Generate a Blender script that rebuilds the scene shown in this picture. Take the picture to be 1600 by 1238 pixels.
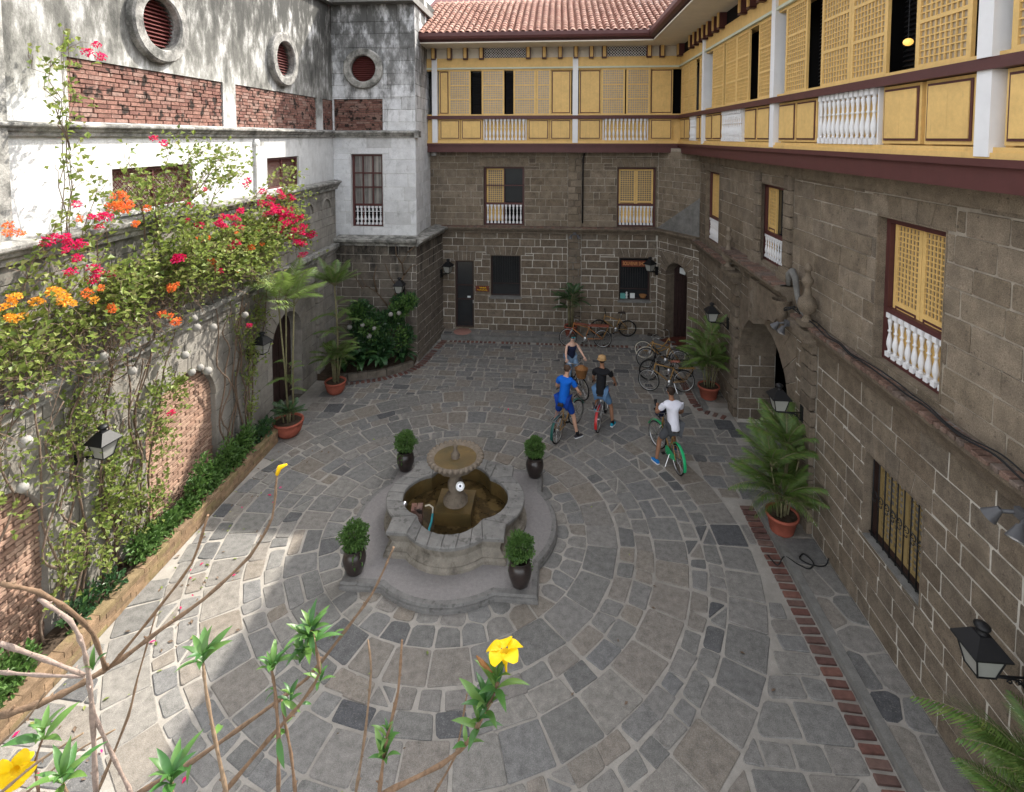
import bpy, math, random
from math import sin, cos, pi, radians, sqrt, atan2, hypot
from mathutils import Matrix, Vector
import numpy as np
for o in list(bpy.data.objects): bpy.data.objects.remove(o)
SC = bpy.context.scene
COL = SC.collection
rnd = random.Random(7)
U = rnd.uniform
# ---------------------------------------------------------------- camera
CAMZ = 7.8
cam = bpy.data.cameras.new('camera'); camo = bpy.data.objects.new('camera', cam); COL.objects.link(camo)
camo.location = (0, 0, CAMZ); camo.rotation_euler = (radians(86.8), 0, radians(4.8))
cam.sensor_width = 36; cam.sensor_fit = 'HORIZONTAL'; cam.lens = 838/1600*36; cam.shift_y = -357/1600
cam.clip_start = .05; cam.clip_end = 500
SC.camera = camo
# ---------------------------------------------------------------- daylight
SUN = Vector((.70, .80, 1.0)).normalized()
world = bpy.data.worlds.new('World'); SC.world = world; world.use_nodes = True
wn = world.node_tree.nodes; wl = world.node_tree.links
sky = wn.new('ShaderNodeTexSky'); sky.sky_type = 'NISHITA'; sky.sun_disc = False
sky.sun_elevation = math.asin(SUN.z); sky.sun_rotation = atan2(SUN.x, SUN.y)
sky.air_density = 1.0; sky.dust_density = 2.5; sky.ozone_density = 1.0
hz = wn.new('ShaderNodeHueSaturation'); hz.inputs['Saturation'].default_value = .2   # hazy, nearly white tropical sky
wl.new(sky.outputs[0], hz.inputs['Color']); wl.new(hz.outputs[0], wn['Background'].inputs[0]); wn['Background'].inputs[1].default_value = .15
sl = bpy.data.lights.new('sun', 'SUN'); sl.energy = 2.0; sl.angle = radians(.6); sl.color = (1, .94, .84)
so = bpy.data.objects.new('sun', sl); COL.objects.link(so); so.location = (20, 24, 40)
so.rotation_euler = (-SUN).to_track_quat('-Z', 'Y').to_euler()
SC.view_settings.view_transform = 'Standard'; SC.view_settings.look = 'None'
SC.view_settings.exposure = 2.2; SC.view_settings.gamma = 1; SC.view_settings.use_curve_mapping = False
# ---------------------------------------------------------------- materials
def mat(name, pal, mott=.25, ms=6., rough=.85, bump=.25, bs=45., spec=.25, stain=None, spots=None, metal=0., trans=0., wet=None, grain=None):
    """procedural surface: per-piece colour from a palette, mottling, fine relief, optional run-down stains and dark spots"""
    m = bpy.data.materials.new(name); m.use_nodes = True
    n = m.node_tree.nodes; l = m.node_tree.links; b = n['Principled BSDF']
    def nd(t, **k):
        x = n.new(t)
        for a, v in k.items(): setattr(x, a, v)
        return x
    geo = nd('ShaderNodeNewGeometry'); oi = nd('ShaderNodeObjectInfo')
    ad = nd('ShaderNodeMath', operation='ADD'); fr = nd('ShaderNodeMath', operation='FRACT')
    l.new(geo.outputs['Random Per Island'], ad.inputs[0]); l.new(oi.outputs['Random'], ad.inputs[1]); l.new(ad.outputs[0], fr.inputs[0])
    rp = nd('ShaderNodeValToRGB'); el = rp.color_ramp.elements
    if not isinstance(pal[0], (list, tuple)): pal = [pal]
    k = len(pal)
    for i, c in enumerate(pal):
        e = el[i] if i < 2 else el.new(1)
        e.position = i/max(1, k-1); e.color = (*c, 1)
    if k == 1: el[1].color = (*pal[0], 1); el[1].position = 1
    l.new(fr.outputs[0], rp.inputs[0])
    n1 = nd('ShaderNodeTexNoise'); n1.inputs['Scale'].default_value = ms; n1.inputs['Detail'].default_value = 8; n1.inputs['Roughness'].default_value = .65
    l.new(geo.outputs['Position'], n1.inputs['Vector'])
    mr = nd('ShaderNodeMapRange'); mr.inputs[1].default_value = .3; mr.inputs[2].default_value = .7
    mr.inputs[3].default_value = 1-mott; mr.inputs[4].default_value = 1+mott
    l.new(n1.outputs[0], mr.inputs[0])
    mx = nd('ShaderNodeMix', data_type='RGBA', blend_type='MULTIPLY'); mx.inputs[0].default_value = 1
    l.new(rp.outputs[0], mx.inputs[6]); l.new(mr.outputs[0], mx.inputs[7])
    col = mx.outputs[2]
    if grain:   # crystals and pores
        q = nd('ShaderNodeTexNoise'); q.inputs['Scale'].default_value = grain[0]; q.inputs['Detail'].default_value = 5; q.inputs['Roughness'].default_value = .8; l.new(geo.outputs['Position'], q.inputs['Vector'])
        r = nd('ShaderNodeMapRange'); r.inputs[1].default_value = .36; r.inputs[2].default_value = .64; r.inputs[3].default_value = 1-grain[1]; r.inputs[4].default_value = 1+grain[1]; l.new(q.outputs[0], r.inputs[0])
        mg = nd('ShaderNodeMix', data_type='RGBA', blend_type='MULTIPLY'); mg.inputs[0].default_value = 1; l.new(col, mg.inputs[6]); l.new(r.outputs[0], mg.inputs[7]); col = mg.outputs[2]
    def over(fac, c, prev):
        q = nd('ShaderNodeMix', data_type='RGBA'); l.new(fac, q.inputs[0]); l.new(prev, q.inputs[6]); q.inputs[7].default_value = (*c, 1)
        return q.outputs[2]
    for st in (stain or []):
        c, sc, lo, hi, amt = st
        mp = nd('ShaderNodeMapping'); mp.inputs['Scale'].default_value = sc; l.new(geo.outputs['Position'], mp.inputs[0])
        q = nd('ShaderNodeTexNoise'); q.inputs['Scale'].default_value = 1; q.inputs['Detail'].default_value = 9; q.inputs['Roughness'].default_value = .7
        l.new(mp.outputs[0], q.inputs['Vector'])
        r = nd('ShaderNodeMapRange'); r.inputs[1].default_value = lo; r.inputs[2].default_value = hi; r.inputs[4].default_value = amt
        l.new(q.outputs[0], r.inputs[0]); col = over(r.outputs[0], c, col)
    if wet:   # weathering that follows height on the wall: (colour, z from, z to, amount)
        for c, za, zb, amt in wet:
            sp = nd('ShaderNodeSeparateXYZ'); l.new(geo.outputs['Position'], sp.inputs[0])
            mp = nd('ShaderNodeMapping'); mp.inputs['Scale'].default_value = (2.3, 2.3, .95); l.new(geo.outputs['Position'], mp.inputs[0])
            q = nd('ShaderNodeTexNoise'); q.inputs['Scale'].default_value = 1; q.inputs['Detail'].default_value = 10; q.inputs['Roughness'].default_value = .72
            l.new(mp.outputs[0], q.inputs['Vector'])
            r = nd('ShaderNodeMapRange'); r.inputs[1].default_value = za; r.inputs[2].default_value = zb; r.inputs[3].default_value = -.25; r.inputs[4].default_value = .55
            l.new(sp.outputs[2], r.inputs[0])
            a = nd('ShaderNodeMath', operation='MULTIPLY_ADD'); l.new(q.outputs[0], a.inputs[0]); a.inputs[1].default_value = 2.6; l.new(r.outputs[0], a.inputs[2])
            r2 = nd('ShaderNodeMapRange'); r2.inputs[1].default_value = 1.42; r2.inputs[2].default_value = 1.85; r2.inputs[4].default_value = amt
            l.new(a.outputs[0], r2.inputs[0]); col = over(r2.outputs[0], c, col)
    if spots:
        c, sc, th, amt = spots
        q = nd('ShaderNodeTexNoise'); q.inputs['Scale'].default_value = sc; q.inputs['Detail'].default_value = 4; l.new(geo.outputs['Position'], q.inputs['Vector'])
        r = nd('ShaderNodeMapRange'); r.inputs[1].default_value = th; r.inputs[2].default_value = th+.07; r.inputs[4].default_value = amt
        l.new(q.outputs[0], r.inputs[0]); col = over(r.outputs[0], c, col)
    l.new(col, b.inputs['Base Color'])
    b.inputs['Roughness'].default_value = rough; b.inputs['Specular IOR Level'].default_value = spec; b.inputs['Metallic'].default_value = metal
    if bump:
        n2 = nd('ShaderNodeTexNoise'); n2.inputs['Scale'].default_value = bs; n2.inputs['Detail'].default_value = 6; n2.inputs['Roughness'].default_value = .7
        l.new(geo.outputs['Position'], n2.inputs['Vector'])
        bp = nd('ShaderNodeBump'); bp.inputs['Strength'].default_value = bump; bp.inputs['Distance'].default_value = .02
        l.new(n2.outputs[0], bp.inputs['Height']); l.new(bp.outputs[0], b.inputs['Normal'])
    if trans:
        t = nd('ShaderNodeBsdfTranslucent'); s = nd('ShaderNodeMixShader'); s.inputs[0].default_value = trans
        l.new(col, t.inputs[0]); l.new(b.outputs[0], s.inputs[1]); l.new(t.outputs[0], s.inputs[2]); l.new(s.outputs[0], n['Material Output'].inputs[0])
    return m
GREY = (.13, .125, .118)
MT = dict(
 paving=mat('paving granite', [(0.135,0.131,0.124),(0.165,0.159,0.147),(0.191,0.179,0.164),(0.157,0.152,0.145),(0.202,0.189,0.170),(0.182,0.156,0.128),(0.169,0.164,0.155),(0.144,0.142,0.140),(0.171,0.165,0.153),(0.070,0.071,0.075),(0.154,0.149,0.141),(0.196,0.171,0.145),(0.161,0.157,0.151)], .3, 9, .8, .35, 70, .3, spots=((.24,.23,.215), 55, .58, .4), grain=(130, .45)),
 mortar=mat('pale cement joints', (0.310,0.288,0.258), .15, 5, .95, .3, 90, stain=[((.15,.14,.125),(.6,.6,.6),.45,.7,.6)], grain=(120, .15)),
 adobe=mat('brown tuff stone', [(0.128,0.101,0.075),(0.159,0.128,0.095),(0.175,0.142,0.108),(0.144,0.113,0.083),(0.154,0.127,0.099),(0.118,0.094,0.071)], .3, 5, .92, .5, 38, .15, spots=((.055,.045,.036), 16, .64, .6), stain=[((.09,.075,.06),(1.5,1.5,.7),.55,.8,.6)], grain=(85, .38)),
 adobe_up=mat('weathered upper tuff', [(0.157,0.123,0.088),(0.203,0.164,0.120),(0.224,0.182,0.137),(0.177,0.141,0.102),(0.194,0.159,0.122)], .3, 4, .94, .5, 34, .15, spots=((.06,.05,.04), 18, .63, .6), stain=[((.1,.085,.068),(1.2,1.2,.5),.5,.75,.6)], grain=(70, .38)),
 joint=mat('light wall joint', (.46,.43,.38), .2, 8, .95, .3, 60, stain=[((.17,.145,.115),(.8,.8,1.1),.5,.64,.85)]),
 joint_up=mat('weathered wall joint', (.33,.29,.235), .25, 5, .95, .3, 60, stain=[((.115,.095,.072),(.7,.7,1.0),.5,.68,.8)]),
 towerstone=mat('stained grey tuff', [(.115,.098,.08),(.14,.12,.1),(.16,.138,.112),(.13,.11,.092)], .3, 5, .92, .5, 36, .15, wet=[((.02,.02,.02), 2.0, 4.6, .9)], grain=(80, .25)),
 garden=mat('pale weathered garden stone', [(0.238,0.223,0.198),(0.274,0.256,0.227),(0.259,0.238,0.209),(0.216,0.202,0.180)], .2, 4, .93, .4, 30, .15, stain=[((.12,.11,.095),(2.2,2.2,.5),.52,.75,.75)], wet=[((.07,.068,.06), 3.4, 6.2, .65)], grain=(60, .16)),
 gardenjoint=mat('dark garden joint', (.1,.09,.075), .2, 6, .95, .2),
 plaster=mat('stained lime plaster', (.55,.55,.54), .14, 3, .92, .5, 28, .15, grain=(34, .12), stain=[((.34,.33,.31),(5,5,1.0),.52,.7,.5)], wet=[((.27,.265,.24), 7.1, 9.0, .92),((.13,.127,.115), 7.4, 9.9, .9),((.045,.045,.042), 7.8, 11.8, .85)]),
 limeblock=mat('whitewashed blocks', [(.6,.605,.615),(.68,.685,.695),(.64,.645,.65),(.5,.5,.5)], .14, 4, .92, .55, 30, .15, stain=[((.22,.22,.215),(3.5,3.5,2.0),.55,.7,.55)], wet=[((.17,.17,.165), 7.4, 10.6, .9),((.08,.08,.076), 8.6, 12.6, .8)], grain=(40, .1)),
 mossledge=mat('mossy grey ledge', [(.3,.29,.27),(.36,.35,.32)], .35, 5, .95, .5, 25, .1, stain=[((.06,.06,.055),(3,3,2.2),.42,.62,.85)], grain=(50, .3)),
 brickred=mat('old red brick', [(0.189,0.099,0.079),(0.234,0.129,0.102),(0.158,0.077,0.063),(0.257,0.172,0.143),(0.211,0.116,0.092),(0.129,0.065,0.054)], .3, 12, .93, .5, 60, .1, spots=((.03,.025,.022), 5.5, .55, .95), stain=[((.5,.4,.33),(5,5,7),.58,.72,.45)], grain=(60, .2)),
 brickjoint=mat('dirty brick joint', (.12,.1,.085), .3, 8, .95, .3, 60),
 brickniche=mat('thin tan niche brick', [(0.317,0.200,0.147),(0.405,0.280,0.210),(0.264,0.165,0.121),(0.370,0.250,0.189)], .25, 10, .93, .4, 60, .1),
 brickgutter=mat('worn gutter brick', [(0.122,0.058,0.048),(0.158,0.078,0.061),(0.101,0.055,0.048),(0.144,0.094,0.078)], .3, 9, .9, .4, 60, .2),
 ledgebrick=mat('dull ledge brick', [(.15,.095,.075),(.18,.115,.09),(.12,.085,.07),(.16,.125,.105)], .35, 9, .92, .5, 50, .1, grain=(60, .3), stain=[((.2,.18,.15),(4,4,4),.55,.7,.5)]),
 greymetal=mat('grey painted metal', (.075,.075,.08), .1, 8, .5, .05, 40, .4),
 concrete=mat('grey concrete', (.17,.165,.155), .25, 5, .9, .35, 60, .2, stain=[((.08,.078,.072),(2,2,2),.5,.7,.6)], grain=(90, .2)),
 planter=mat('mossy planter brick', [(.2,.135,.085),(.25,.17,.105),(.165,.115,.075),(.22,.17,.09)], .3, 8, .95, .5, 40, .1, stain=[((.2,.2,.07),(1.5,1.5,3),.52,.7,.5)], grain=(60, .25)),
 soil=mat('dark soil', (.07,.052,.038), .4, 12, 1, .8, 30, .05),
 yellow=mat('ochre yellow paint', (.68,.45,.165), .09, 3, .55, .1, 20, .3, grain=(14, .06), stain=[((.4,.27,.11),(6,6,.7),.56,.75,.45),((.2,.15,.09),(11,11,2),.64,.78,.4)]),
 yellowdull=mat('old dull yellow paint', (.3,.215,.09), .15, 6, .6, .1, 20, .3),  # duller, darker tone than the gallery yellow
 maroon=mat('maroon paint', (.085,.028,.026), .12, 4, .5, .06, 20, .4),
 white=mat('white paint', (.74,.74,.75), .05, 3, .6, .08, 20, .3, stain=[((.45,.44,.42),(5,5,1),.6,.78,.3)]),
 cream=mat('pale cream boards', (.66,.6,.5), .06, 3, .7, .05, 20),
 palegreen=mat('pale green trim', (.55,.58,.46), .05, 3, .6, 0),
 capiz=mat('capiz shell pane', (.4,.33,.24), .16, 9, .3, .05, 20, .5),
 capizwarm=mat('darker capiz pane', (.2,.16,.11), .2, 9, .35, .05, 20, .5),  # darker tone for shutters in the stone walls
 dark=mat('near black room shade', (.006,.006,.007), .1, 3, .9, 0),  # near-black colour stands in for shade inside rooms, passages and vents
 louvre=mat('black louvre and gap shade', (.012,.012,.014), .1, 3, .3, 0, spec=.6),  # also colours the plain sheets that stand in for shade in gaps
 redslat=mat('dark red slats', (.12,.033,.03), .15, 4, .6, .1, 20),
 tile=mat('terracotta roof tile', [(0.240,0.113,0.081),(0.286,0.148,0.109),(0.206,0.092,0.064),(0.315,0.184,0.142),(0.258,0.128,0.095),(0.183,0.082,0.057)], .3, 9, .85, .3, 50, .2, spots=((.5,.4,.34), 7, .58, .35)),
 iron=mat('black iron', (.009,.009,.01), .15, 10, .5, .08, 60, .3),
 frosted=mat('frosted lantern glass', (.3,.3,.275), .08, 4, .35, 0, spec=.5),
 stonefount=mat('grey fountain stone', [(0.168,0.163,0.154),(0.195,0.187,0.176),(0.145,0.140,0.134)], .25, 7, .88, .45, 80, .2, spots=((.07,.067,.06), 9, .58, .6), grain=(120, .25)),
 basinwall=mat('stained basin wall', [(.2,.18,.15),(.23,.205,.17)], .25, 5, .9, .4, 50, .2, stain=[((.05,.042,.033),(3.5,3.5,2),.5,.7,.85)], grain=(70, .2)),
 bowlstone=mat('tan scalloped stone', (0.172,0.140,0.108), .3, 12, .85, .4, 50, .2, stain=[((.1,.085,.07),(6,6,6),.5,.65,.7)], grain=(90, .25)),
 algae=mat('ochre algae stone', (.12,.075,.022), .4, 6, .6, .3, 40, .4, stain=[((.04,.034,.012),(3,3,3),.45,.65,.8)]),
 platform=mat('pinkish grey slab', (0.201,0.187,0.181), .12, 14, .85, .3, 120, .25, grain=(140, .25)),
 jar=mat('dark glazed jar', (.028,.02,.018), .25, 9, .3, .05, 30, .5),
 terracotta=mat('terracotta pot', (.3,.085,.055), .2, 7, .8, .2, 40, .2),
 bark=mat('brown bark', [(.1,.07,.048),(.13,.09,.06)], .35, 20, .95, .6, 50, .1),
 twig=mat('woody vine stem', [(.16,.115,.085),(.12,.085,.06),(.2,.15,.115)], .35, 30, .95, .5, 60, .1),
 palmstem=mat('ringed palm stem', [(.16,.15,.08),(.2,.18,.1)], .3, 14, .8, .3, 30, .2),
 fgstem=mat('foreground stem', [(.2,.125,.075),(.15,.095,.06),(.24,.17,.11)], .35, 60, .8, .4, 200, .2),
 greystem=mat('bleached grey stem', (.27,.205,.17), .3, 60, .85, .4, 200, .2),
 rubber=mat('black rubber', (.012,.012,.012), .1, 9, .75, 0),
 chrome=mat('dull chrome', (.5,.5,.5), .08, 5, .3, 0, spec=.5, metal=.9),
 cream_tyre=mat('cream tyre wall', (.6,.56,.47), .05, 5, .7, 0),
 bamboo=mat('golden bamboo tube', (.3,.175,.06), .2, 25, .5, .05, 30, .4),
 orange=mat('orange lacquer', (.38,.15,.04), .12, 12, .4, 0, spec=.5),
 redwood=mat('red brown wood', (.22,.06,.035), .25, 16, .5, .05, 30, .4),
 redpaint=mat('red enamel', (.42,.015,.015), .05, 5, .35, 0, spec=.5),
 greenpaint=mat('bright green enamel', (.012,.36,.13), .05, 5, .35, 0, spec=.5),
 tealpaint=mat('dark teal enamel', (.01,.09,.075), .05, 5, .35, 0, spec=.5),
 wicker=mat('brown wicker', (.27,.13,.05), .4, 60, .8, .6, 120, .2),
 leather=mat('dark saddle', (.03,.022,.018), .2, 20, .5, 0),
 skin=mat('skin', (.5,.29,.2), .06, 20, .6, 0), skintan=mat('tanned skin', (.27,.135,.08), .06, 20, .6, 0), skinpale=mat('fair skin', (.6,.38,.29), .05, 20, .6, 0),
 hairb=mat('dark brown hair', (.03,.018,.012), .3, 60, .7, .3, 120), hairl=mat('brown hair', (.07,.04,.025), .3, 60, .7, .3, 120),
 blue=mat('bright blue cloth', (.004,.11,.52), .1, 9, .85, .6, 11), bluedark=mat('deep blue cloth', (.006,.045,.27), .1, 9, .85, .15, 30),
 navy=mat('navy cloth', (.014,.018,.045), .1, 9, .9, .6, 11), black=mat('black cloth', (.01,.01,.012), .1, 9, .9, .15, 30),
 denim=mat('blue denim', (.09,.17,.29), .2, 14, .9, .2, 60), denimlt=mat('faded denim', (.16,.24,.35), .2, 14, .9, .2, 60),
 tee=mat('white cloth', (.72,.72,.8), .05, 9, .9, .2, 30), greycloth=mat('grey cloth', (.075,.078,.085), .1, 9, .9, .15, 30),
 straw=mat('straw', (.42,.26,.12), .25, 60, .9, .4, 90), shoeblue=mat('blue shoe', (.01,.15,.42), .1, 9, .7, 0), shoeteal=mat('teal shoe', (.01,.25,.36), .1, 9, .7, 0), shoedark=mat('dark shoe', (.03,.028,.035), .1, 9, .7, 0),
 sole=mat('white rubber', (.65,.65,.66), .05, 9, .8, 0),
 sign=mat('brown sign board', (.13,.035,.02), .2, 8, .6, .1), signtan=mat('tan lettering', (.52,.24,.09), .1, 8, .7, 0), signyel=mat('yellow lettering', (.75,.5,.02), .05, 8, .6, 0), paper=mat('white paper', (.6,.62,.62), .03, 8, .8, 0),
 glassdark=mat('dark window glass', (.02,.022,.024), .15, 2, .12, 0, spec=.6), glasscurt=mat('curtained glass', (.17,.16,.15), .25, 3, .2, 0, spec=.5, stain=[((.36,.34,.31),(9,9,.2),.5,.6,.7)]),
 ball=mat('paper ball lamp', (.36,.345,.32), .06, 9, .8, .1, 30, trans=.3),
 ring=mat('white lamp ring', (.85,.86,.86), .03, 9, .4, 0), hose=mat('cyan hose', (.05,.36,.42), .1, 9, .5, 0),
 cable=mat('black cable', (.014,.014,.015), .1, 9, .6, 0), silver=mat('silver lamp reflector', (.6,.6,.62), .05, 9, .25, 0, metal=.8),
 door=mat('dark door wood', (.035,.02,.018), .2, 8, .5, .1), redfloor=mat('red oxide floor', (.1,.03,.022), .15, 8, .5, .05),
 pink=mat('pink step slab', (.3,.16,.13), .15, 8, .85, .2), teal=mat('teal box', (.1,.3,.28), .1, 8, .6, 0),
 leaf=mat('shrub leaf', [(.05,.115,.025),(.08,.16,.035),(.11,.2,.05),(.065,.135,.03)], .15, 8, .5, 0, spec=.4, trans=.25),
 leafvine=mat('bougainvillea leaf', [(.17,.23,.045),(.23,.29,.065),(.12,.18,.04),(.28,.33,.09),(.19,.24,.055),(.3,.3,.12)], .15, 8, .5, 0, spec=.4, trans=.42),
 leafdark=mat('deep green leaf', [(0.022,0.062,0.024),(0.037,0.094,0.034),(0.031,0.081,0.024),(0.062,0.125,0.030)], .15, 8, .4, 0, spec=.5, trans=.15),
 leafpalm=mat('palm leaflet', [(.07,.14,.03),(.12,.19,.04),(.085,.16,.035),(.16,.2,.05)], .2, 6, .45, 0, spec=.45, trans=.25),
 leafpalmlit=mat('sun brightened palm leaflet', [(.16,.24,.06),(.21,.29,.08),(.18,.26,.055)], .2, 6, .45, 0, spec=.45, trans=.25),  # sunlight on the tall crown is put into these paler leaf colours
 leaffg=mat('allamanda leaf', [(.035,.11,.025),(.06,.16,.035),(.12,.22,.045),(.045,.13,.03)], .12, 30, .4, 0, spec=.45, trans=.3),
 petal=mat('yellow petal', [(.8,.53,.004),(.85,.6,.01)], .06, 40, .5, 0, trans=.3),
 magenta=mat('magenta bract', [(.62,.008,.09),(.72,.015,.14),(.55,.01,.06),(.7,.03,.2)], .1, 20, .6, 0, trans=.35),
 coral=mat('orange bract', [(.75,.15,.04),(.8,.26,.05),(.7,.12,.06)], .1, 20, .6, 0, trans=.35),
 amber=mat('amber bract', [(.8,.35,.03),(.85,.45,.06)], .1, 20, .6, 0, trans=.35),
)
# ---------------------------------------------------------------- mesh building
class G:
    """collects faces; each face keeps a material slot"""
    def __init__(s, *mats): s.v = []; s.f = []; s.mi = []; s.m = 0; s.mats = mats; s.smooth = []; s.sm = False
    def add(s, vs, fs):
        b = len(s.v); s.v += [tuple(v) for v in vs]
        for f in fs: s.f.append(tuple(b+i for i in f)); s.mi.append(s.m); s.smooth.append(s.sm)
        return s
    def box(s, a, b, c, d, e, f):
        a, d = min(a, d), max(a, d); b, e = min(b, e), max(b, e); c, f = min(c, f), max(c, f)
        return s.add([(a,b,c),(d,b,c),(d,e,c),(a,e,c),(a,b,f),(d,b,f),(d,e,f),(a,e,f)], [(0,3,2,1),(4,5,6,7),(0,1,5,4),(1,2,6,5),(2,3,7,6),(3,0,4,7)])
    def poly(s, pts, h0, h1, inset=.008, up='y', back=True):
        """a slab with a bevelled face: 2-d outline pts, from h0 (hidden side) to h1 (face)"""
        n = len(pts); cx = sum(p[0] for p in pts)/n; cy = sum(p[1] for p in pts)/n
        def sh(d):
            o = []
            for p in pts:
                r = hypot(p[0]-cx, p[1]-cy) or 1; q = max(.3, 1-d/r); o.append((cx+(p[0]-cx)*q, cy+(p[1]-cy)*q))
            return o
        lo, mid, hi = pts, pts, sh(inset); ins = inset*.8*(1 if h1 > h0 else -1)
        def P(p, h): return (p[0], h, p[1]) if up == 'y' else (p[0], p[1], h)
        vs = [P(p, h0) for p in lo]+[P(p, h1-ins) for p in mid]+[P(p, h1) for p in hi]
        fs = [(i, (i+1) % n, n+(i+1) % n, n+i) for i in range(n)]+[(n+i, n+(i+1) % n, 2*n+(i+1) % n, 2*n+i) for i in range(n)]+[tuple(range(2*n, 3*n))]
        area = sum(pts[i][0]*pts[(i+1) % n][1]-pts[(i+1) % n][0]*pts[i][1] for i in range(n))
        flip = (area < 0) != ((up == 'y') == (h1 > h0)) if up == 'y' else (area < 0) != (h1 < h0)
        if flip: fs = [f[::-1] for f in fs]
        return s.add(vs, fs)
    def prism(s, pts, h0, h1, up='z'):
        n = len(pts)
        def P(p, h): return {'z': (p[0], p[1], h), 'y': (p[0], h, p[1]), 'x': (h, p[0], p[1])}[up]
        return s.add([P(p, h0) for p in pts]+[P(p, h1) for p in pts], [(i, (i+1) % n, n+(i+1) % n, n+i) for i in range(n)]+[tuple(range(n))[::-1], tuple(range(n, 2*n))])
    def tube(s, pts, r, n=6, caps=True):
        pts = [Vector(p) for p in pts]; k = len(pts)
        rs = r if isinstance(r, (list, tuple)) else [r]*k
        b = len(s.v); up = None
        for i, p in enumerate(pts):
            d = (pts[min(i+1, k-1)]-pts[max(i-1, 0)])
            d = d.normalized() if d.length > 1e-9 else Vector((0, 0, 1))
            if up is None: up = Vector((0, 0, 1)) if abs(d.z) < .9 else Vector((1, 0, 0))
            x = d.cross(up); x = x.normalized() if x.length > 1e-6 else d.orthogonal().normalized(); y = x.cross(d); up = y
            for j in range(n):
                a = 2*pi*j/n; s.v.append(tuple(p+(x*cos(a)+y*sin(a))*rs[i]))
        for i in range(k-1):
            for j in range(n):
                s.f.append((b+i*n+j, b+i*n+(j+1) % n, b+(i+1)*n+(j+1) % n, b+(i+1)*n+j)); s.mi.append(s.m); s.smooth.append(n > 4)
        if caps:
            for q in (tuple(range(b, b+n))[::-1], tuple(range(b+(k-1)*n, b+k*n))): s.f.append(q); s.mi.append(s.m); s.smooth.append(False)
        return s
    def lathe(s, prof, n=16, c=(0, 0, 0), fn=None, a0=0, a1=2*pi, sm=True, axis='z'):
        full = abs(a1-a0-2*pi) < 1e-6; cols = n if full else n+1; b = len(s.v)
        for i, (r, z) in enumerate(prof):
            for j in range(cols):
                a = a0+(a1-a0)*j/n; q = r*(fn(a, i) if fn else 1)
                t = (q*cos(a), q*sin(a), z) if axis == 'z' else (q*cos(a), z, q*sin(a)) if axis == 'y' else (z, q*cos(a), q*sin(a))
                s.v.append((c[0]+t[0], c[1]+t[1], c[2]+t[2]))
        for i in range(len(prof)-1):
            for j in range(n):
                k = (j+1) % cols
                f = (b+i*cols+j, b+i*cols+k, b+(i+1)*cols+k, b+(i+1)*cols+j)
                s.f.append(f if axis != 'y' else f[::-1]); s.mi.append(s.m); s.smooth.append(sm)
        return s
    def ell(s, c, rx, ry, rz, n=10, m=6):
        b = len(s.v)
        for i in range(m+1):
            t = -pi/2+pi*i/m
            for j in range(n):
                a = 2*pi*j/n; s.v.append((c[0]+rx*cos(t)*cos(a), c[1]+ry*cos(t)*sin(a), c[2]+rz*sin(t)))
        for i in range(m):
            for j in range(n):
                s.f.append((b+i*n+j, b+i*n+(j+1) % n, b+(i+1)*n+(j+1) % n, b+(i+1)*n+j)); s.mi.append(s.m); s.smooth.append(True)
        return s
    def xf(s, M):
        s.v = [tuple(M @ Vector(v)) for v in s.v]; return s
    def put(s, g, M=None):
        b = len(s.v); s.v += [tuple(M @ Vector(v)) for v in g.v] if M else g.v
        s.f += [tuple(b+i for i in f) for f in g.f]; s.mi += [s.m]*len(g.f) if len(g.mats) < 2 and len(s.mats) > 1 else g.mi; s.smooth += g.smooth
        return s
    def center(s):
        a = np.array(s.v); return (a.min(0)+a.max(0))/2
    def mesh(s, name):
        me = bpy.data.meshes.new(name); me.from_pydata(s.v, [], s.f)
        for m in s.mats: me.materials.append(MT[m] if isinstance(m, str) else m)
        me.polygons.foreach_set('material_index', s.mi); me.polygons.foreach_set('use_smooth', s.smooth)
        me.validate(); me.update(); return me
def smooth(pts, k=5):
    P = [Vector(p) for p in pts]; o = []
    for i in range(len(P)-1):
        a, b, c, d = P[max(i-1, 0)], P[i], P[i+1], P[min(i+2, len(P)-1)]
        for j in range(k): t = j/k; o.append(.5*(2*b+(c-a)*t+(2*a-5*b+4*c-d)*t*t+(3*b-a-3*c+d)*t**3))
    return o+[P[-1]]
def link(o, parent=None):
    COL.objects.link(o)
    if parent: o.parent = parent
    return o
def thing(name, label, cat, loc=(0, 0, 0), rz=0, group=None, kind=None):
    o = link(bpy.data.objects.new(name, None)); o.location = loc; o.rotation_euler = (0, 0, rz); o.empty_display_size = .2
    o['label'] = label; o['category'] = cat
    if group: o['group'] = group
    if kind: o['kind'] = kind
    return o
def part(name, g, parent, label=None, stuff=False, origin=True):
    """one mesh object under its parent"""
    if not g.f: return None
    c = (0, 0, 0)
    if origin:
        c = tuple(g.center()); g.v = [(x-c[0], y-c[1], z-c[2]) for x, y, z in g.v]
    o = link(bpy.data.objects.new(name, g.mesh(name)), parent); o.location = c
    if label: o['label'] = label
    if stuff: o['kind'] = 'stuff'
    return o
def tag(o, label, cat, group=None, kind=None):
    o['label'] = label; o['category'] = cat
    if group: o['group'] = group
    if kind: o['kind'] = kind
    return o
def inst(name, me, parent, M):
    o = link(bpy.data.objects.new(name, me), parent); o.matrix_local = M; return o
def T(x, y, z): return Matrix.Translation((x, y, z))
def R(a, ax='Z'): return Matrix.Rotation(a, 4, ax)
def wmat(o):
    m = Matrix.LocRotScale(o.location, o.rotation_euler, o.scale) if True else None
    return (wmat(o.parent) @ m) if o.parent else m
CI = (T(0, 0, CAMZ) @ camo.rotation_euler.to_matrix().to_4x4()).inverted()
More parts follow.
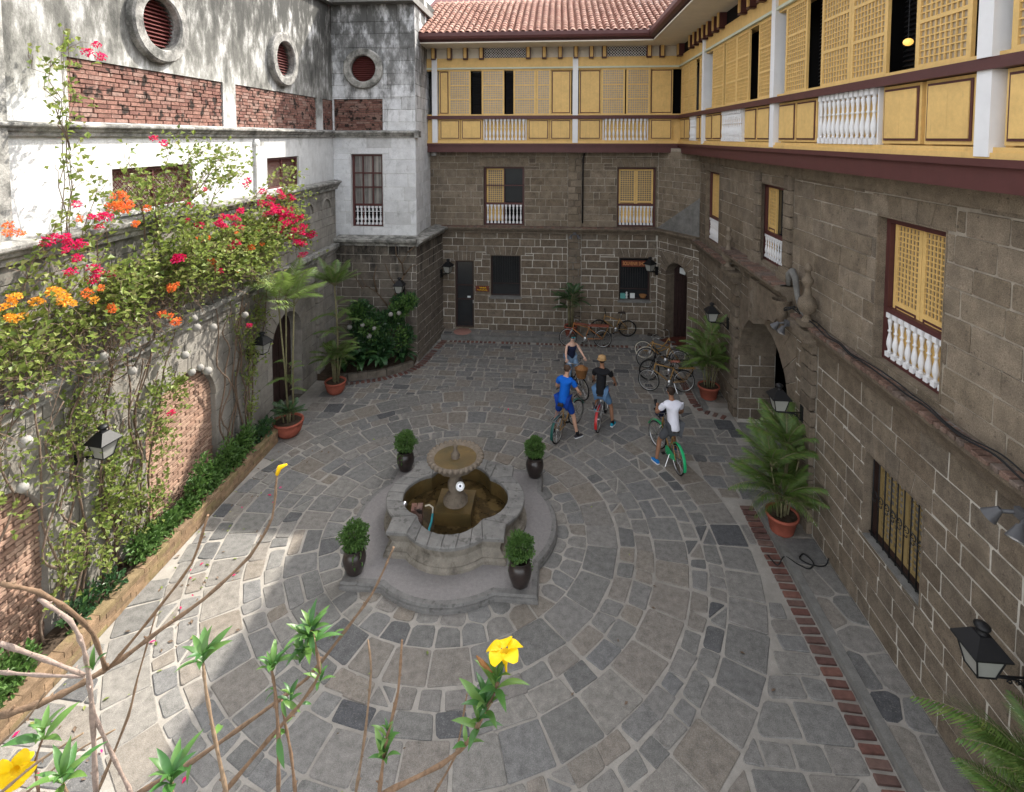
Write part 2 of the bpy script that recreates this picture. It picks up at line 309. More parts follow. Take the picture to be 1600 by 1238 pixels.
def shows(p):
    """how large (pixels per metre) a point shows in the picture; 0 outside the frame"""
    q = CI @ p; d = -q.z
    if d < .2: return 0
    x = 800+838*q.x/d; y = 262-838*q.y/d
    return 838/d if -30 < x < 1630 and -30 < y < 1268 else 0
def pieces(parent, name, gs, limit=300, stuffname=None):
    """alike pieces: the ones that show largest become parts, the rest one part of kind stuff"""
    W = wmat(parent); sc = []
    for i, g in enumerate(gs):
        a = np.array(g.v); lo, hi = a.min(0), a.max(0); s = sorted(hi-lo)
        k = shows(W @ Vector((lo+hi)/2)); sc.append((-(s[1]*s[2])*k*k, i))
    sc.sort(); rest = None
    for n, (k, i) in enumerate(sc):
        if n < limit and k < -20: part(name, gs[i], parent)
        else:
            if rest is None: rest = G(*gs[i].mats)
            rest.put(gs[i])
    if rest: part(stuffname or name, rest, parent, stuff=True)
# ---------------------------------------------------------------- walls of stone
def cut(r, h):
    x0, z0, x1, z1 = r; a, b, c, d = h
    if c <= x0 or a >= x1 or d <= z0 or b >= z1: return [r]
    o = []
    if b > z0: o.append((x0, z0, x1, b))
    if d < z1: o.append((x0, d, x1, z1))
    lo, hi = max(z0, b), min(z1, d)
    if a > x0: o.append((x0, lo, a, hi))
    if c < x1: o.append((c, lo, x1, hi))
    return o
def cuts(rs, holes):
    for h in holes: rs = [q for r in rs for q in cut(r, h)]
    return rs
def courses(z0, z1, ch):
    z = z0; o = []
    while z < z1-.03:
        h = U(*ch)
        if z1-z-h < ch[0]*.6: h = z1-z
        o.append((z, min(z1, z+h))); z += h
    return o
def ashlar(x0, x1, z0, z1, holes, m, ch=(.25, .31), ln=(.38, .78), gap=.012, proud=.006, jit=.006, inset=.011, deep=.02):
    gs = []
    for za, zb in courses(z0, z1, ch):
        x = x0-U(0, ln[1]*.6)
        while x < x1:
            w = U(*ln)
            if U(0, 1) < .12: w *= .55
            a, b = max(x, x0), min(x+w, x1); x += w
            if b-a < .05: continue
            for r in cuts([(a, za, b, zb)], holes):
                if r[2]-r[0] < .04 or r[3]-r[1] < .028: continue
                g2 = gap*.5*U(.7, 1.5)
                q = [(r[0]+g2, r[1]+g2), (r[2]-g2, r[1]+g2), (r[2]-g2, r[3]-g2), (r[0]+g2, r[3]-g2)]
                q = [(p[0]+U(-jit, jit), p[1]+U(-jit, jit)) for p in q]
                c = .014   # worn corners
                q8 = []
                for i in range(4):
                    p, pr, nx = q[i], q[i-1], q[(i+1) % 4]
                    for t in (pr, nx):
                        d = hypot(t[0]-p[0], t[1]-p[1]) or 1; k = min(.3, c*U(.5, 1.8)/d); q8.append((p[0]+(t[0]-p[0])*k, p[1]+(t[1]-p[1])*k))
                gs.append(G(m).poly(q8, deep, -U(0, proud), inset))
    return gs
def archstones(cx, w, zs, rise, rect, m, n=11, gap=.012, y1=.4, proud=.012, pointed=False):
    """wedge stones from an arch out to the rectangle it stands in"""
    a = w/2; x0, z1, x1 = rect; gs = []
    def inn(t): return (cx+a*cos(t), zs+rise*sin(t))
    def out(t):
        dx, dz = cos(t), sin(t); k = 1e9
        if dx > 1e-6: k = min(k, (x1-cx)/dx)
        if dx < -1e-6: k = min(k, (x0-cx)/dx)
        if dz > 1e-6: k = min(k, (z1-zs)/dz)
        return (cx+dx*k, zs+dz*k)
    for i in range(n):
        t0, t1 = pi*i/n, pi*(i+1)/n; e = gap/(2*a)
        t0 += e; t1 -= e
        pts = [inn(t1+(t0-t1)*k/3) for k in range(4)]+[out(t0)]
        for c in ((x1, z1), (x0, z1)):
            ac = atan2(c[1]-zs, c[0]-cx)
            if t0 < ac < t1: pts.append(c)
        pts.append(out(t1))
        # ring cut: keep the stones about .35 deep, fill the rest behind with a second stone
        gs.append(G(m).poly(pts, y1, -U(.002, proud), .008))
    return gs
def backing(parent, rect, holes, y0, y1, m, name='mortar_bed'):
    g = G(m)
    for r in cuts([rect], holes): g.box(r[0], y0, r[1], r[2], y1, r[3])
    part(name, g, parent, stuff=False)
def reveal(parent, h, y0, y1, m, t=.03, sill=None):
    """the stone lining of an opening"""
    a, b, c, d = h; g = G(m)
    g.box(a-.004, y0, b, a+t, y1, d).box(c-t, y0, b, c+.004, y1, d).box(a+t, y0, d-t, c-t, y1, d+.004)
    if sill: g.m = 1; g.mats = (m, sill)
    g.box(a+t, y0, b-.004, c-t, y1, b+t)
    part('reveal', g, parent)
def bal_mesh(h, r=.042):
    """a turned baluster with square ends"""
    e = h*.11
    pr = [(.55,0),(.8,.02),(.5,.05),(.62,.09),(1,.2),(1.05,.28),(.8,.4),(.5,.52),(.42,.58),(.75,.6),(.75,.63),(.45,.65),(.5,.75),(.8,.88),(.85,.93),(.5,.96),(.8,.98),(.6,1)]
    g = G('white'); k = h-2*e
    g.lathe([(r*a, e+k*z) for a, z in pr], 8)
    g.box(-r, -r, 0, r, r, e).box(-r, -r, h-e, r, r, h)
    return g.mesh('baluster')
BAL = {}
def balusters(parent, x0, x1, y, z0, z1, n):
    h = round(z1-z0, 2); me = BAL.get(h) or BAL.setdefault(h, bal_mesh(h, .042 if h > .6 else .036))
    for i in range(n): inst('baluster', me, parent, T(x0+(x1-x0)*(i+.5)/n, y, z0))
def shutter_geo(w, h, rows=3, cell=.085, t=.045, low=0., pane='capiz', fm='yellow', two=False, lowbox=False):
    """sliding capiz shutter: stiles and rails, a lattice of small squares, shell panes"""
    g = G(fm, pane, 'maroon'); s = min(.07, w*.14)
    def leaf(xa, xb):
        g.box(xa, -t, 0, xa+s, 0, h).box(xb-s, -t, 0, xb, 0, h)
        base = max(low, s); zz = [base+(h-s-base)*i/rows for i in range(rows+1)]
        g.box(xa+s, -t, 0, xb-s, 0, base).box(xa+s, -t, h-s, xb-s, 0, h)
        if lowbox: g.m = 2; [g.box(*q) for q in ((xa+s, -t-.008, low-.1, xb-s, -t-.001, low-.07), (xa+s, -t-.008, 0.02, xa+s+.025, -t-.001, low-.1), (xb-s-.025, -t-.008, .02, xb-s, -t-.001, low-.1))]; g.m = 0
        for i in range(rows):
            za = zz[i]+(s*.35 if i else 0); zb = zz[i+1]-(s*.35 if i < rows-1 else 0)
            if i: g.box(xa+s, -t, zz[i]-s*.35, xb-s, 0, zz[i]+s*.35)
            nx = max(2, round((xb-xa-2*s)/cell)); nz = max(2, round((zb-za)/cell)); b = .0085
            for k in range(1, nx): x = xa+s+(xb-xa-2*s)*k/nx; g.box(x-b, -t+.006, za, x+b, -t+.026, zb)
            for k in range(1, nz): z = za+(zb-za)*k/nz; g.box(xa+s, -t+.008, z-b, xb-s, -t+.028, z+b)
        g.m = 1; g.box(xa+s, -t+.029, base, xb-s, -.004, h-s); g.m = 0
    if two: leaf(0, w/2-.004); leaf(w/2+.004, w)
    else: leaf(0, w)
    return g
def shutter(parent, x0, x1, y, z0, z1, **k):
    g = shutter_geo(x1-x0, z1-z0, **k); g.xf(T(x0, y, z0)); return part('shutter', g, parent)
def win_frame(parent, h, y, m='maroon', t=.06, bars=(), rail=None, d=.08, name='window'):
    """window part: the frame mesh; returns it so that panes, shutters and balusters go under it"""
    a, b, c, e = h; g = G(m)
    g.box(a, y, b, a+t, y+d, e).box(c-t, y, b, c, y+d, e).box(a+t, y, e-t, c-t, y+d, e).box(a+t, y, b, c-t, y+d, b+t*.8)
    if rail: g.box(a+t, y-.01, rail-.04, c-t, y+d, rail+.04)
    for k, v in bars:
        if k == 'v': g.box(v-t*.3, y+.01, b+t*.8, v+t*.3, y+d-.01, e-t)
        else: g.box(a+t, y+.012, v-t*.3, c-t, y+d-.012, v+t*.3)
    o = link(bpy.data.objects.new(name, g.mesh(name)), parent)
    return o
def room(parent, h, y, m='dark', pad=.25):
    a, b, c, e = h; g = G(m).box(a-pad, y, b-pad, c+pad, y+.03, e+pad); return part('room_backdrop', g, parent)  # flat backdrop; its default near black stands in for the room's shade
def ledge(parent, x0, x1, z, d, m, y=0, h=.26, name='ledge', ends=True):
    """moulded string course: profile run along the wall"""
    pf = [(.02, -h), (-d*.35, -h), (-d*.4, -h*.72), (-d*.62, -h*.6), (-d*.75, -h*.35), (-d*.95, -h*.3), (-d, -h*.22), (-d, -.02), (-d+.015, 0), (.02, .03)]
    g = G(m); g.prism([(y+a, z+b) for a, b in pf], x0, x1, up='x')
    return part(name, g, parent)
# ================================================================ GROUND
ground = thing('courtyard_ground', 'courtyard floor of grey stones laid in pale cement rings round the fountain', 'paving', kind='structure')
part('cement_bed', G('mortar').box(-40, -10, -.3, 40, 60, -.012), ground)
FX, FY = -2.0, 10.27
def voronoi(seeds, clip, gap, rnd_cut=.2):
    P = np.array([(a, b) for a, b, r in seeds]); Rr = np.array([r for a, b, r in seeds]); out = []
    for i, (x, y, r) in enumerate(seeds):
        d = ((P-P[i])**2).sum(1); idx = np.argsort(d)[1:26]
        e = r*2.2+.1; poly = [(max(clip[0], x-e), max(clip[1], y-e)), (min(clip[2], x+e), max(clip[1], y-e)), (min(clip[2], x+e), min(clip[3], y+e)), (max(clip[0], x-e), min(clip[3], y+e))]
        for j in idx:
            dx, dy = P[j]-P[i]; L = sqrt(d[j]) or 1e-6; nx, ny = dx/L, dy/L
            off = (L*L+r*r-Rr[j]**2)/(2*L); off = min(max(off, L*.2), L*.8)
            off -= gap*U(.6, 1.5); new = []
            for k in range(len(poly)):
                p, q = poly[k], poly[(k+1) % len(poly)]
                dp = (p[0]-x)*nx+(p[1]-y)*ny-off; dq = (q[0]-x)*nx+(q[1]-y)*ny-off
                if dp <= 0: new.append(p)
                if dp*dq < 0: t = dp/(dp-dq); new.append((p[0]+(q[0]-p[0])*t, p[1]+(q[1]-p[1])*t))
            poly = new
            if len(poly) < 3: break
        if len(poly) < 3: continue
        q = []
        for k in range(len(poly)):
            p, a, b = poly[k], poly[k-1], poly[(k+1) % len(poly)]
            for t in (a, b):
                L = hypot(t[0]-p[0], t[1]-p[1]) or 1; c = min(.42, U(.012, .05)*(1 if r > .25 else 1.5)/L); q.append((p[0]+(t[0]-p[0])*c+U(-.004, .004), p[1]+(t[1]-p[1])*c+U(-.004, .004)))
        w = max(a for a, b in q)-min(a for a, b in q); h = max(b for a, b in q)-min(b for a, b in q)
        if min(w, h) > .06: out.append(q)
    return out
def clip(poly, px, py, nx, ny):
    """keep the side of the line through (px, py) that lies against the normal"""
    o = []
    for k in range(len(poly)):
        p, q = poly[k], poly[(k+1) % len(poly)]; dp = (p[0]-px)*nx+(p[1]-py)*ny; dq = (q[0]-px)*nx+(q[1]-py)*ny
        if dp <= 0: o.append(p)
        if dp*dq < 0: t = dp/(dp-dq); o.append((p[0]+(q[0]-p[0])*t, p[1]+(q[1]-p[1])*t))
    return o
def stone(poly, gap, rough=.006, rc=(.015, .05)):
    """inset a convex cell by the joint, wear its corners and edges"""
    n = len(poly); A = sum(poly[i][0]*poly[(i+1) % n][1]-poly[(i+1) % n][0]*poly[i][1] for i in range(n))
    if A < 0: poly = poly[::-1]
    q = list(poly)
    for i in range(n):
        p, r = poly[i], poly[(i+1) % n]; dx, dy = r[0]-p[0], r[1]-p[1]; L = hypot(dx, dy)
        if L < 1e-4: continue
        nx, ny = dy/L, -dx/L; g = gap*U(.55, 1.5); q = clip(q, p[0]-nx*g, p[1]-ny*g, nx, ny)
        if len(q) < 3: return None
    q = [q[i] for i in range(len(q)) if hypot(q[i][0]-q[i-1][0], q[i][1]-q[i-1][1]) > .02]
    if len(q) < 3: return None
    o = []
    for k in range(len(q)):
        p, a, b = q[k], q[k-1], q[(k+1) % len(q)]; La, Lb = hypot(a[0]-p[0], a[1]-p[1]), hypot(b[0]-p[0], b[1]-p[1])
        c = U(*rc); ca, cb = min(.4, c*U(.7, 1.3)/La), min(.4, c*U(.7, 1.3)/Lb)
        A_, B_ = (p[0]+(a[0]-p[0])*ca, p[1]+(a[1]-p[1])*ca), (p[0]+(b[0]-p[0])*cb, p[1]+(b[1]-p[1])*cb)
        m = ((A_[0]+B_[0]+p[0]*1.1)/3.1, (A_[1]+B_[1]+p[1]*1.1)/3.1)
        for t in (A_, m, B_): o.append((t[0]+U(-rough, rough)*.6, t[1]+U(-rough, rough)*.6))
        if Lb > .22: w = U(.35, .65); e = (p[0]+(b[0]-p[0])*w, p[1]+(b[1]-p[1])*w); o.append((e[0]+U(-rough, rough), e[1]+U(-rough, rough)))
    w = max(a for a, b in o)-min(a for a, b in o); h = max(b for a, b in o)-min(b for a, b in o)
    return o if min(w, h) > .06 else None
cells = []; RI, RO = 2.62, 5.72
sd = []
for r, s in ((1.72, .19), (2.06, .18), (2.42, .18)):
    a = U(0, 1); end = a+2*pi
    while a < end-.02: da = 2*s*U(.75, 1.3)/r; sd.append((FX+(r+U(-.05, .05))*cos(a+da/2), FY+(r+U(-.05, .05))*sin(a+da/2), s)); a += da
for c in voronoi(sd, (FX-RI, FY-RI, FX+RI, FY+RI), .018):
    x, y = sum(p[0] for p in c)/len(c), sum(p[1] for p in c)/len(c); r = hypot(x-FX, y-FY) or 1; nx, ny = (x-FX)/r, (y-FY)/r
    c = clip(c, FX+nx*(RI-.02), FY+ny*(RI-.02), nx, ny)
    if len(c) > 2 and not (abs(x-FX) < 1.55 and abs(y-FY) < 1.55): cells.append(c)
def pol(r, a): return (FX+r*cos(a), FY+r*sin(a))
def ringcell(r0, r1, a0, a1, j):
    s0, s1 = U(-j, j)/r0, U(-j, j)/r1
    return [pol(r0+U(-j, j)*.5, a0+s0), pol(r1+U(-j, j)*.5, a0+s1), pol(r1+U(-j, j)*.5, a1+U(-j, j)/r1), pol(r0+U(-j, j)*.5, a1+U(-j, j)/r0)]
def ok(c): x, y = sum(p[0] for p in c)/len(c), sum(p[1] for p in c)/len(c); return -7.1 < x < (4.9 if 11.6 < y < 14.8 else 3.87) and 4.4 < y < 20.0
def court(c):
    cy = sum(p[1] for p in c)/len(c); xl = 4.94 if 11.6 < cy < 14.8 else 3.885
    for e in ((-7.17, 0, -1, 0), (xl, 0, 1, 0), (0, 4.4, 0, -1), (0, 19.84, 0, 1)):
        c = clip(c, *e)
        if len(c) < 3: return None
    return c
raw = []
for r0, r1, big in ((2.62, 3.22, 1), (3.22, 3.54, 0), (3.54, 3.88, 0), (3.88, 4.5, 1), (4.5, 4.8, 0), (4.8, 5.1, 0), (5.1, 5.72, 1)):
    rm, w = (r0+r1)/2, r1-r0; a = U(0, 6); end = a+2*pi
    while a < end-1e-3:
        da = w*(U(.82, 1.2) if big else U(.8, 1.75))/rm
        if end-a < da*1.6: da = end-a
        if big and U(0, 1) < .07:
            m = rm+U(-.05, .05); raw += [ringcell(r0, m, a, a+da, .02), ringcell(m, r1, a, a+da, .02)]
        elif not big and U(0, 1) < .1:
            c = ringcell(r0, r1, a, a+da, .02); raw += [[c[0], c[1], c[2]], [c[0], c[2], c[3]]]
        else: raw.append(ringcell(r0, r1, a, a+da, .018 if big else .045))
        a += da
y = 4.4; k = 0
while y < 19.84:
    h = (.3, .52, .34, .4, .56)[k % 5]*U(.9, 1.1)*(.82 if y > 15 else 1); k += 1; x = -7.2-U(0, .4)
    while x < 5.0:
        w = h*U(.8, 1.7) if h < .42 else h*U(.85, 1.35); j = .025
        c = [(x+U(-j, j), y+U(-j, j)), (x+w+U(-j, j), y+U(-j, j)), (x+w+U(-j, j), y+h+U(-j, j)), (x+U(-j, j), y+h+U(-j, j))]; x += w
        q = [c] if U(0, 1) > .13 else [[c[0], c[1], c[2]], [c[0], c[2], c[3]]] if U(0, 1) < .35 else [[c[0], c[1], ((c[1][0]+c[2][0])/2, y+h*.5), ((c[0][0]+c[3][0])/2, y+h*.5)], [((c[0][0]+c[3][0])/2, y+h*.5), ((c[1][0]+c[2][0])/2, y+h*.5), c[2], c[3]]]
        for c in q:
            cx, cy = sum(p[0] for p in c)/len(c), sum(p[1] for p in c)/len(c); r = hypot(cx-FX, cy-FY)
            if r < RO-.1: continue
            nx, ny = (FX-cx)/r, (FY-cy)/r; c = clip(c, FX-nx*RO, FY-ny*RO, nx, ny)
            if len(c) > 2: raw.append(c)
    y += h
for c in raw:
    if ok(c):
        c = court(c)
        if c: c = stone(c, .017)
        if c: cells.append(c)
pieces(ground, 'paving_stone', [G('paving').poly(c, -.03, U(-.002, .006), .012, up='z') for c in cells], 300, 'small_paving_stone')
# brick gutter, kerb and raised walk along the right wing
def gutter(parent, pts, w=.27):
    gs = []
    for (ax, ay), (bx, by) in zip(pts, pts[1:]):
        L = hypot(bx-ax, by-ay); n = max(1, int(L/.165)); t = atan2(by-ay, bx-ax)
        for i in range(n):
            s = (i+.5)/n; c = (ax+(bx-ax)*s, ay+(by-ay)*s)
            if U(0, 1) < .04: continue
            g = G('brickgutter').poly([(-.05, -w/2), (.05, -w/2), (.052, w/2), (-.05, w/2)], -.02, U(.012, .035), .007, up='z')
            g.xf(T(c[0], c[1], 0) @ R(t+U(-.06, .06)) @ R(U(-.03, .03), 'X')); gs.append(g)
    return gs
gb = gutter(ground, [(4.03, 5.2), (4.03, 11.35)])+gutter(ground, [(4.03, 17.4), (4.05, 15.7), (4.2, 15.3), (4.75, 14.95)], .22)+gutter(ground, [(-4.28, 20.0), (-4.62, 17.75), (-4.9, 17.1)], .24)+gutter(ground, [(-4.9, 17.1), (-5.6, 16.5), (-6.7, 16.05)], .2)+gutter(ground, [(-4.1, 19.9), (3.2, 19.9)], .12)
pieces(ground, 'gutter_brick', gb, 200)
walk = thing('raised_walk', 'raised stone footway with a worn kerb along the foot of the right wing', 'pavement', kind='structure')
part('kerb', G('concrete').box(4.2, 4.4, -.05, 4.34, 11.5, .125), walk)
part('cement_bed', G('mortar').box(4.34, 4.4, -.05, 4.94, 11.5, .108).box(4.34, 15.3, -.05, 4.94, 18.95, .108), walk)
part('kerb', G('concrete').box(4.2, 15.3, -.05, 4.34, 18.9, .125), walk)
sd = []
yy = 4.5
while yy < 18.8:
    h = U(.35, .75); k = rnd.choice([1, 2, 2])
    for q in range(k): sd.append((4.35+.6*(q+.5)/k+U(-.05, .05), yy+h/2+U(-.08, .08), .5*h*U(.7, 1)))
    yy += h
pieces(walk, 'walk_stone', [G('paving').poly(c, .05, U(.112, .122), .012, up='z') for c in voronoi(sd, (4.35, 4.4, 4.95, 18.9), .014) if not 11.3 < c[0][1] < 15.5], 100)
step = thing('back_step', 'low paved step running along the foot of the back wall', 'step', kind='structure')
part('kerb', G('concrete').box(-4.45, 20.05, -.05, 3.3, 20.25, .165), step); part('cement_bed', G('mortar').box(-4.45, 20.25, -.05, 4.2, 21.5, .155), step)
part('kerb', G('concrete').prism([(3.3, 20.05), (4.3, 18.9), (5.2, 19.2), (4.6, 21), (3.3, 21)], -.05, .16), step)
sd = [(x+U(-.1, .1), y_, .2) for y_ in (20.38, 20.63) for x in np.arange(-4.3, 3.6, .52)]
pieces(step, 'step_stone', [G('paving').poly(c, .1, .168, .01, up='z') for c in voronoi(sd, (-4.4, 20.26, 3.4, 20.8), .012)], 60)
tag(part('door_slab', G('pink').lathe([(0, 0), (.34, 0), (.36, .02), (.33, .045), (0, .05)], 20), None), 'round pinkish slab before the narrow dark glazed door', 'door step').location = (-3.68, 20.5, .17)
# ================================================================ BACK WALL
def wallthing(name, label, A, B):
    t = atan2(B[1]-A[1], B[0]-A[0]); o = thing(name, label, 'wall', (A[0], A[1], 0), t); return o, hypot(B[0]-A[0], B[1]-A[1])
BX = -4.55
bw, L = wallthing('back_wall', 'two storey brown stone back wall with pale joints below the yellow gallery', (BX, 20.8), (3.85, 20.8))
X = lambda x: x-BX
HB = dict(ul=(X(-2.88), 4.33, X(-1.25), 6.68), ur=(X(2.29), 4.33, X(3.8), 6.68), door=(X(-4.03), .2, X(-3.25), 2.94), wl=(X(-2.61), 1.5, X(-1.39), 3.18), wr=(X(2.4), 1.48, X(3.62), 3.18))
hl = list(HB.values()); vs = []; ex = []
for k, top, n in (('ul', .33, 6), ('ur', .33, 6), ('door', .36, 5), ('wl', .34, 6), ('wr', .34, 6)):   # flat arches of splayed stones
    a, b, c, d = HB[k]; e = .16 if k != 'door' else .05; z1 = d+top
    a, c = max(a, .02), min(c, L-.02); ea, ec = min(e, a-.01), min(e, L-c-.01)
    ex.append((a-ea, d, c+ec, z1))
    for i in range(n):
        p0, p1 = a+(c-a)*i/n+.007, a+(c-a)*(i+1)/n-.007; q0, q1 = a-ea+(c-a+ea+ec)*i/n+.007, a-ea+(c-a+ea+ec)*(i+1)/n-.007
        if i == 0: p0 = a-ea+.007
        if i == n-1: p1 = c+ec-.007
        vs.append(G('adobe' if d < 4 else 'adobe_up').poly([(p0, d+.006), (p1, d+.006), (q1, z1-.006), (q0, z1-.006)], .02, -U(.002, .014), .009))
pl = (X(.42), 0, X(.95), 9)
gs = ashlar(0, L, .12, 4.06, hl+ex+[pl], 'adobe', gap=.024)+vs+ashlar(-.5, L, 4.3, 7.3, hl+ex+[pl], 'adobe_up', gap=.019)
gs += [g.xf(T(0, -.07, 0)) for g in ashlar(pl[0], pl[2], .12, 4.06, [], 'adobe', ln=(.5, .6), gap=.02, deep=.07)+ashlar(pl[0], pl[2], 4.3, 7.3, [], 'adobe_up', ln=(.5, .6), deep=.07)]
pieces(bw, 'stone_block', gs)
backing(bw, (-.3, 0, L+.12, 4.2), hl, .008, .5, 'joint', 'lower_mortar_bed'); backing(bw, (-.9, 4.2, L+.12, 7.4), hl, .008, .5, 'joint_up', 'upper_mortar_bed')
ledge(bw, 0, pl[0]-.05, 4.32, .24, 'adobe'); ledge(bw, pl[2]+.05, L+.05, 4.32, .24, 'adobe'); ledge(bw, pl[0]-.05, pl[2]+.05, 4.32, .32, 'adobe')
lb = []
x = 0.02
while x < L-.1:
    w = U(.1, .17); lb.append(G('ledgebrick').poly([(x, -.25), (x+w-.014, -.25), (x+w-.014, -.02), (x, -.02)], 4.3, 4.345+U(0, .01), .006, up='z')); x += w
pieces(bw, 'ledge_brick', lb, 70)
for k in ('ul', 'ur', 'wl', 'wr', 'door'): reveal(bw, HB[k], .0, .4, 'adobe', .025, sill='concrete' if k[0] == 'w' else None); room(bw, HB[k], .46)
# upper windows
a, b, c, d = HB['ul']; w = win_frame(bw, (a+.03, b+.03, c-.03, d-.03), .14, rail=5.2, bars=[('v', (a+c)/2), ('h', 5.92)]); w['label'] = 'window with one yellow shutter open and one glass leaf'
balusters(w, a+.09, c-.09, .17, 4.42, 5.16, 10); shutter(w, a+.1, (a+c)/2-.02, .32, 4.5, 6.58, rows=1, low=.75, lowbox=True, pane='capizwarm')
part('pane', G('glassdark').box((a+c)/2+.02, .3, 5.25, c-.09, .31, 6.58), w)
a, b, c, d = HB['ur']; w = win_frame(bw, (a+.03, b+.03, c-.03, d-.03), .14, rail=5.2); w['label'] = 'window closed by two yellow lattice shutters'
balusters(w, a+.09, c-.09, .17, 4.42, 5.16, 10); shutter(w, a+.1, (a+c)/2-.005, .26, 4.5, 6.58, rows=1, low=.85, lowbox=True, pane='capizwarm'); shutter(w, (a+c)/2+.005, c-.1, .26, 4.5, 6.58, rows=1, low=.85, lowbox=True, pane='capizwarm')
# ground floor openings
a, b, c, d = HB['door']; dr = win_frame(bw, (a, b, c, d), .1, t=.085, bars=[('h', b+1.72), ('h', b+1.15)], name='door', m='door'); dr['label'] = 'narrow glazed door in a dark wood frame'
part('pane', G('glassdark').box(a+.08, .15, b+.05, c-.08, .16, d-.05), dr); part('handle', G('chrome').box(c-.07, .07, b+1.0, c-.035, .1, b+1.12), dr); part('notice', G('paper').box(c-.3, .13, b+1.2, c-.17, .145, b+1.27), dr)
for k in ('wl', 'wr'):
    a, b, c, d = HB[k]; w = win_frame(bw, (a+.025, b+.025, c-.025, d-.03), .16, m='door', t=.05, bars=[('h', b+.5)] if k == 'wl' else [('h', b+.42)]); w['label'] = 'barred shop window beside the narrow door' if k == 'wl' else 'barred shop window showing goods under the shop sign'
    for i in range(12): part('bar', G('iron').box(a+.1+(c-a-.2)*i/11-.008, .13, b+.5, a+.1+(c-a-.2)*i/11+.008, .15, d-.06 if k == 'wl' else d-.45), w)
    part('pane', G('glassdark').box(a+.06, .24, b+.06, c-.06, .25, d-.06), w)
    part('sill', G('concrete').box(a-.03, -.05, b-.07, c+.03, .16, b+.005), w)
a, b, c, d = HB['wr']
def goods(name, g, label, cat, x, z):
    o = part(name, g, None); o.location = (BX+x, 20.8+.1, z); tag(o, label, cat)
goods('box', G('teal').box(-.1, -.04, 0, .1, .04, .2), 'small teal box at the left of the shop window sill', 'box', a+.18, b+.16)
goods('picture_card', G('paper', 'teal').box(-.09, -.01, 0, .09, .01, .2).add([(-.05, -.012, .05), (.05, -.012, .05), (.05, -.012, .15), (-.05, -.012, .15)], [(0, 1, 2, 3)]), 'pale green card standing in the middle of the shop window sill', 'card', a+.55, b+.17)
goods('basket', G('wicker').lathe([(.09, -.07), (.15, .05), (.135, .05), (.08, -.05), (0, -.05)], 12), 'dark wicker basket at the right of the shop window sill', 'basket', a+.95, b+.16)
goods('white_figurine', G('paper').lathe([(.04, -.1), (.03, -.02), (.055, .04), (.03, .09), (.045, .13), (0, .17)], 8), 'white figurine beside the teal box in the shop window', 'figurine', a+.33, b+.2)
# signs
def text(parent, s, size, loc, m, name='lettering', ext=.006):
    c = bpy.data.curves.new(name, 'FONT'); c.body = s; c.size = size; c.align_x = 'CENTER'; c.align_y = 'CENTER'; c.extrude = ext; c.offset = size*.012
    o = link(bpy.data.objects.new(name, c), parent); o.location = loc; o.rotation_euler = (pi/2, 0, 0); c.materials.append(MT[m])
    dg = bpy.context.evaluated_depsgraph_get(); me = bpy.data.meshes.new_from_object(o.evaluated_get(dg)); bpy.data.objects.remove(o)
    o = link(bpy.data.objects.new(name, me), parent); o.location = loc; o.rotation_euler = (pi/2, 0, 0); return o
sg = thing('shop_sign', 'brown wooden board with tan letters hung in the top of the shop window', 'sign', (3.02, 20.8, 2.92))
part('board', G('sign').poly([(-.5, -.12), (.5, -.12), (.5, .12), (-.5, .12)], .1, .06, .01), sg); o = text(sg, 'SOUVENIR SHOP', .155, (0, .055, 0), 'signtan'); o.scale = (.78, 1.25, 1)
sg = thing('door_sign', 'small brown plate with two short lines of yellow script by the narrow door', 'sign', (-2.93, 20.8, 1.82))
part('board', G('sign').poly([(-.27, -.11), (.27, -.11), (.27, .11), (-.27, .11)], .0, -.035, .01), sg)
g = G('signyel')
for zz, x0, x1 in ((.045, -.1, .16), (-.045, -.19, .2)):
    pts = [(x0+(x1-x0)*i/26, -.042, zz+.022*sin(i*1.7)+.01*sin(i*.9)) for i in range(27)]; g.tube(pts, .0085, 4)
part('script_lettering', g, sg)
# ================================================================ CORNER WALL with the arched door
CA, CB = (3.86, 20.8), (4.95, 19.0)
cw, L = wallthing('corner_wall', 'short slanted stone wall with an arched doorway joining back wall and right wing', CA, CB)
ac, aw = 1.02, 1.12; ah = (ac-aw/2, 0, ac+aw/2, 3.2); ar = (ac-aw/2-.26, 3.5, ac+aw/2+.26)
gs = ashlar(0, L, .12, 4.06, [(ah[0], 0, ah[2], 2.62), (ar[0], 2.62, ar[2], ar[1])], 'adobe', gap=.022)+archstones(ac, aw, 2.62, .56, ar, 'adobe', 11, y1=.5)+ashlar(0, L, 4.3, 7.3, [], 'adobe_up', gap=.014)
pieces(cw, 'stone_block', gs, 150); backing(cw, (0, 0, L, 4.2), [(ah[0], 0, ah[2], 3.2)], .008, .5, 'joint', 'lower_mortar_bed'); backing(cw, (0, 4.2, L, 7.4), [], .008, .5, 'joint_up', 'upper_mortar_bed')
ledge(cw, -.05, L+.05, 4.32, .22, 'adobe')
part('cement_patch', G('concrete').prism([(-.02, 4.34), (L+.02, 4.34), (L+.02, 5.7)], -.03, -.01, up='y'), cw)
part('reveal', G('adobe').box(ah[0]-.01, .005, .1, ah[0]+.015, .6, 2.62).box(ah[2]-.015, .005, .1, ah[2]+.01, .6, 2.62), cw)
part('passage', G('dark', 'redfloor').box(ah[0]-.4, 1.7, 0, ah[2]+.4, 1.73, 3.6), cw); part('passage_floor', G('redfloor').box(ah[0], -.25, .1, ah[2], 1.7, .175), cw)  # near-black far sheet stands in for the passage's shade
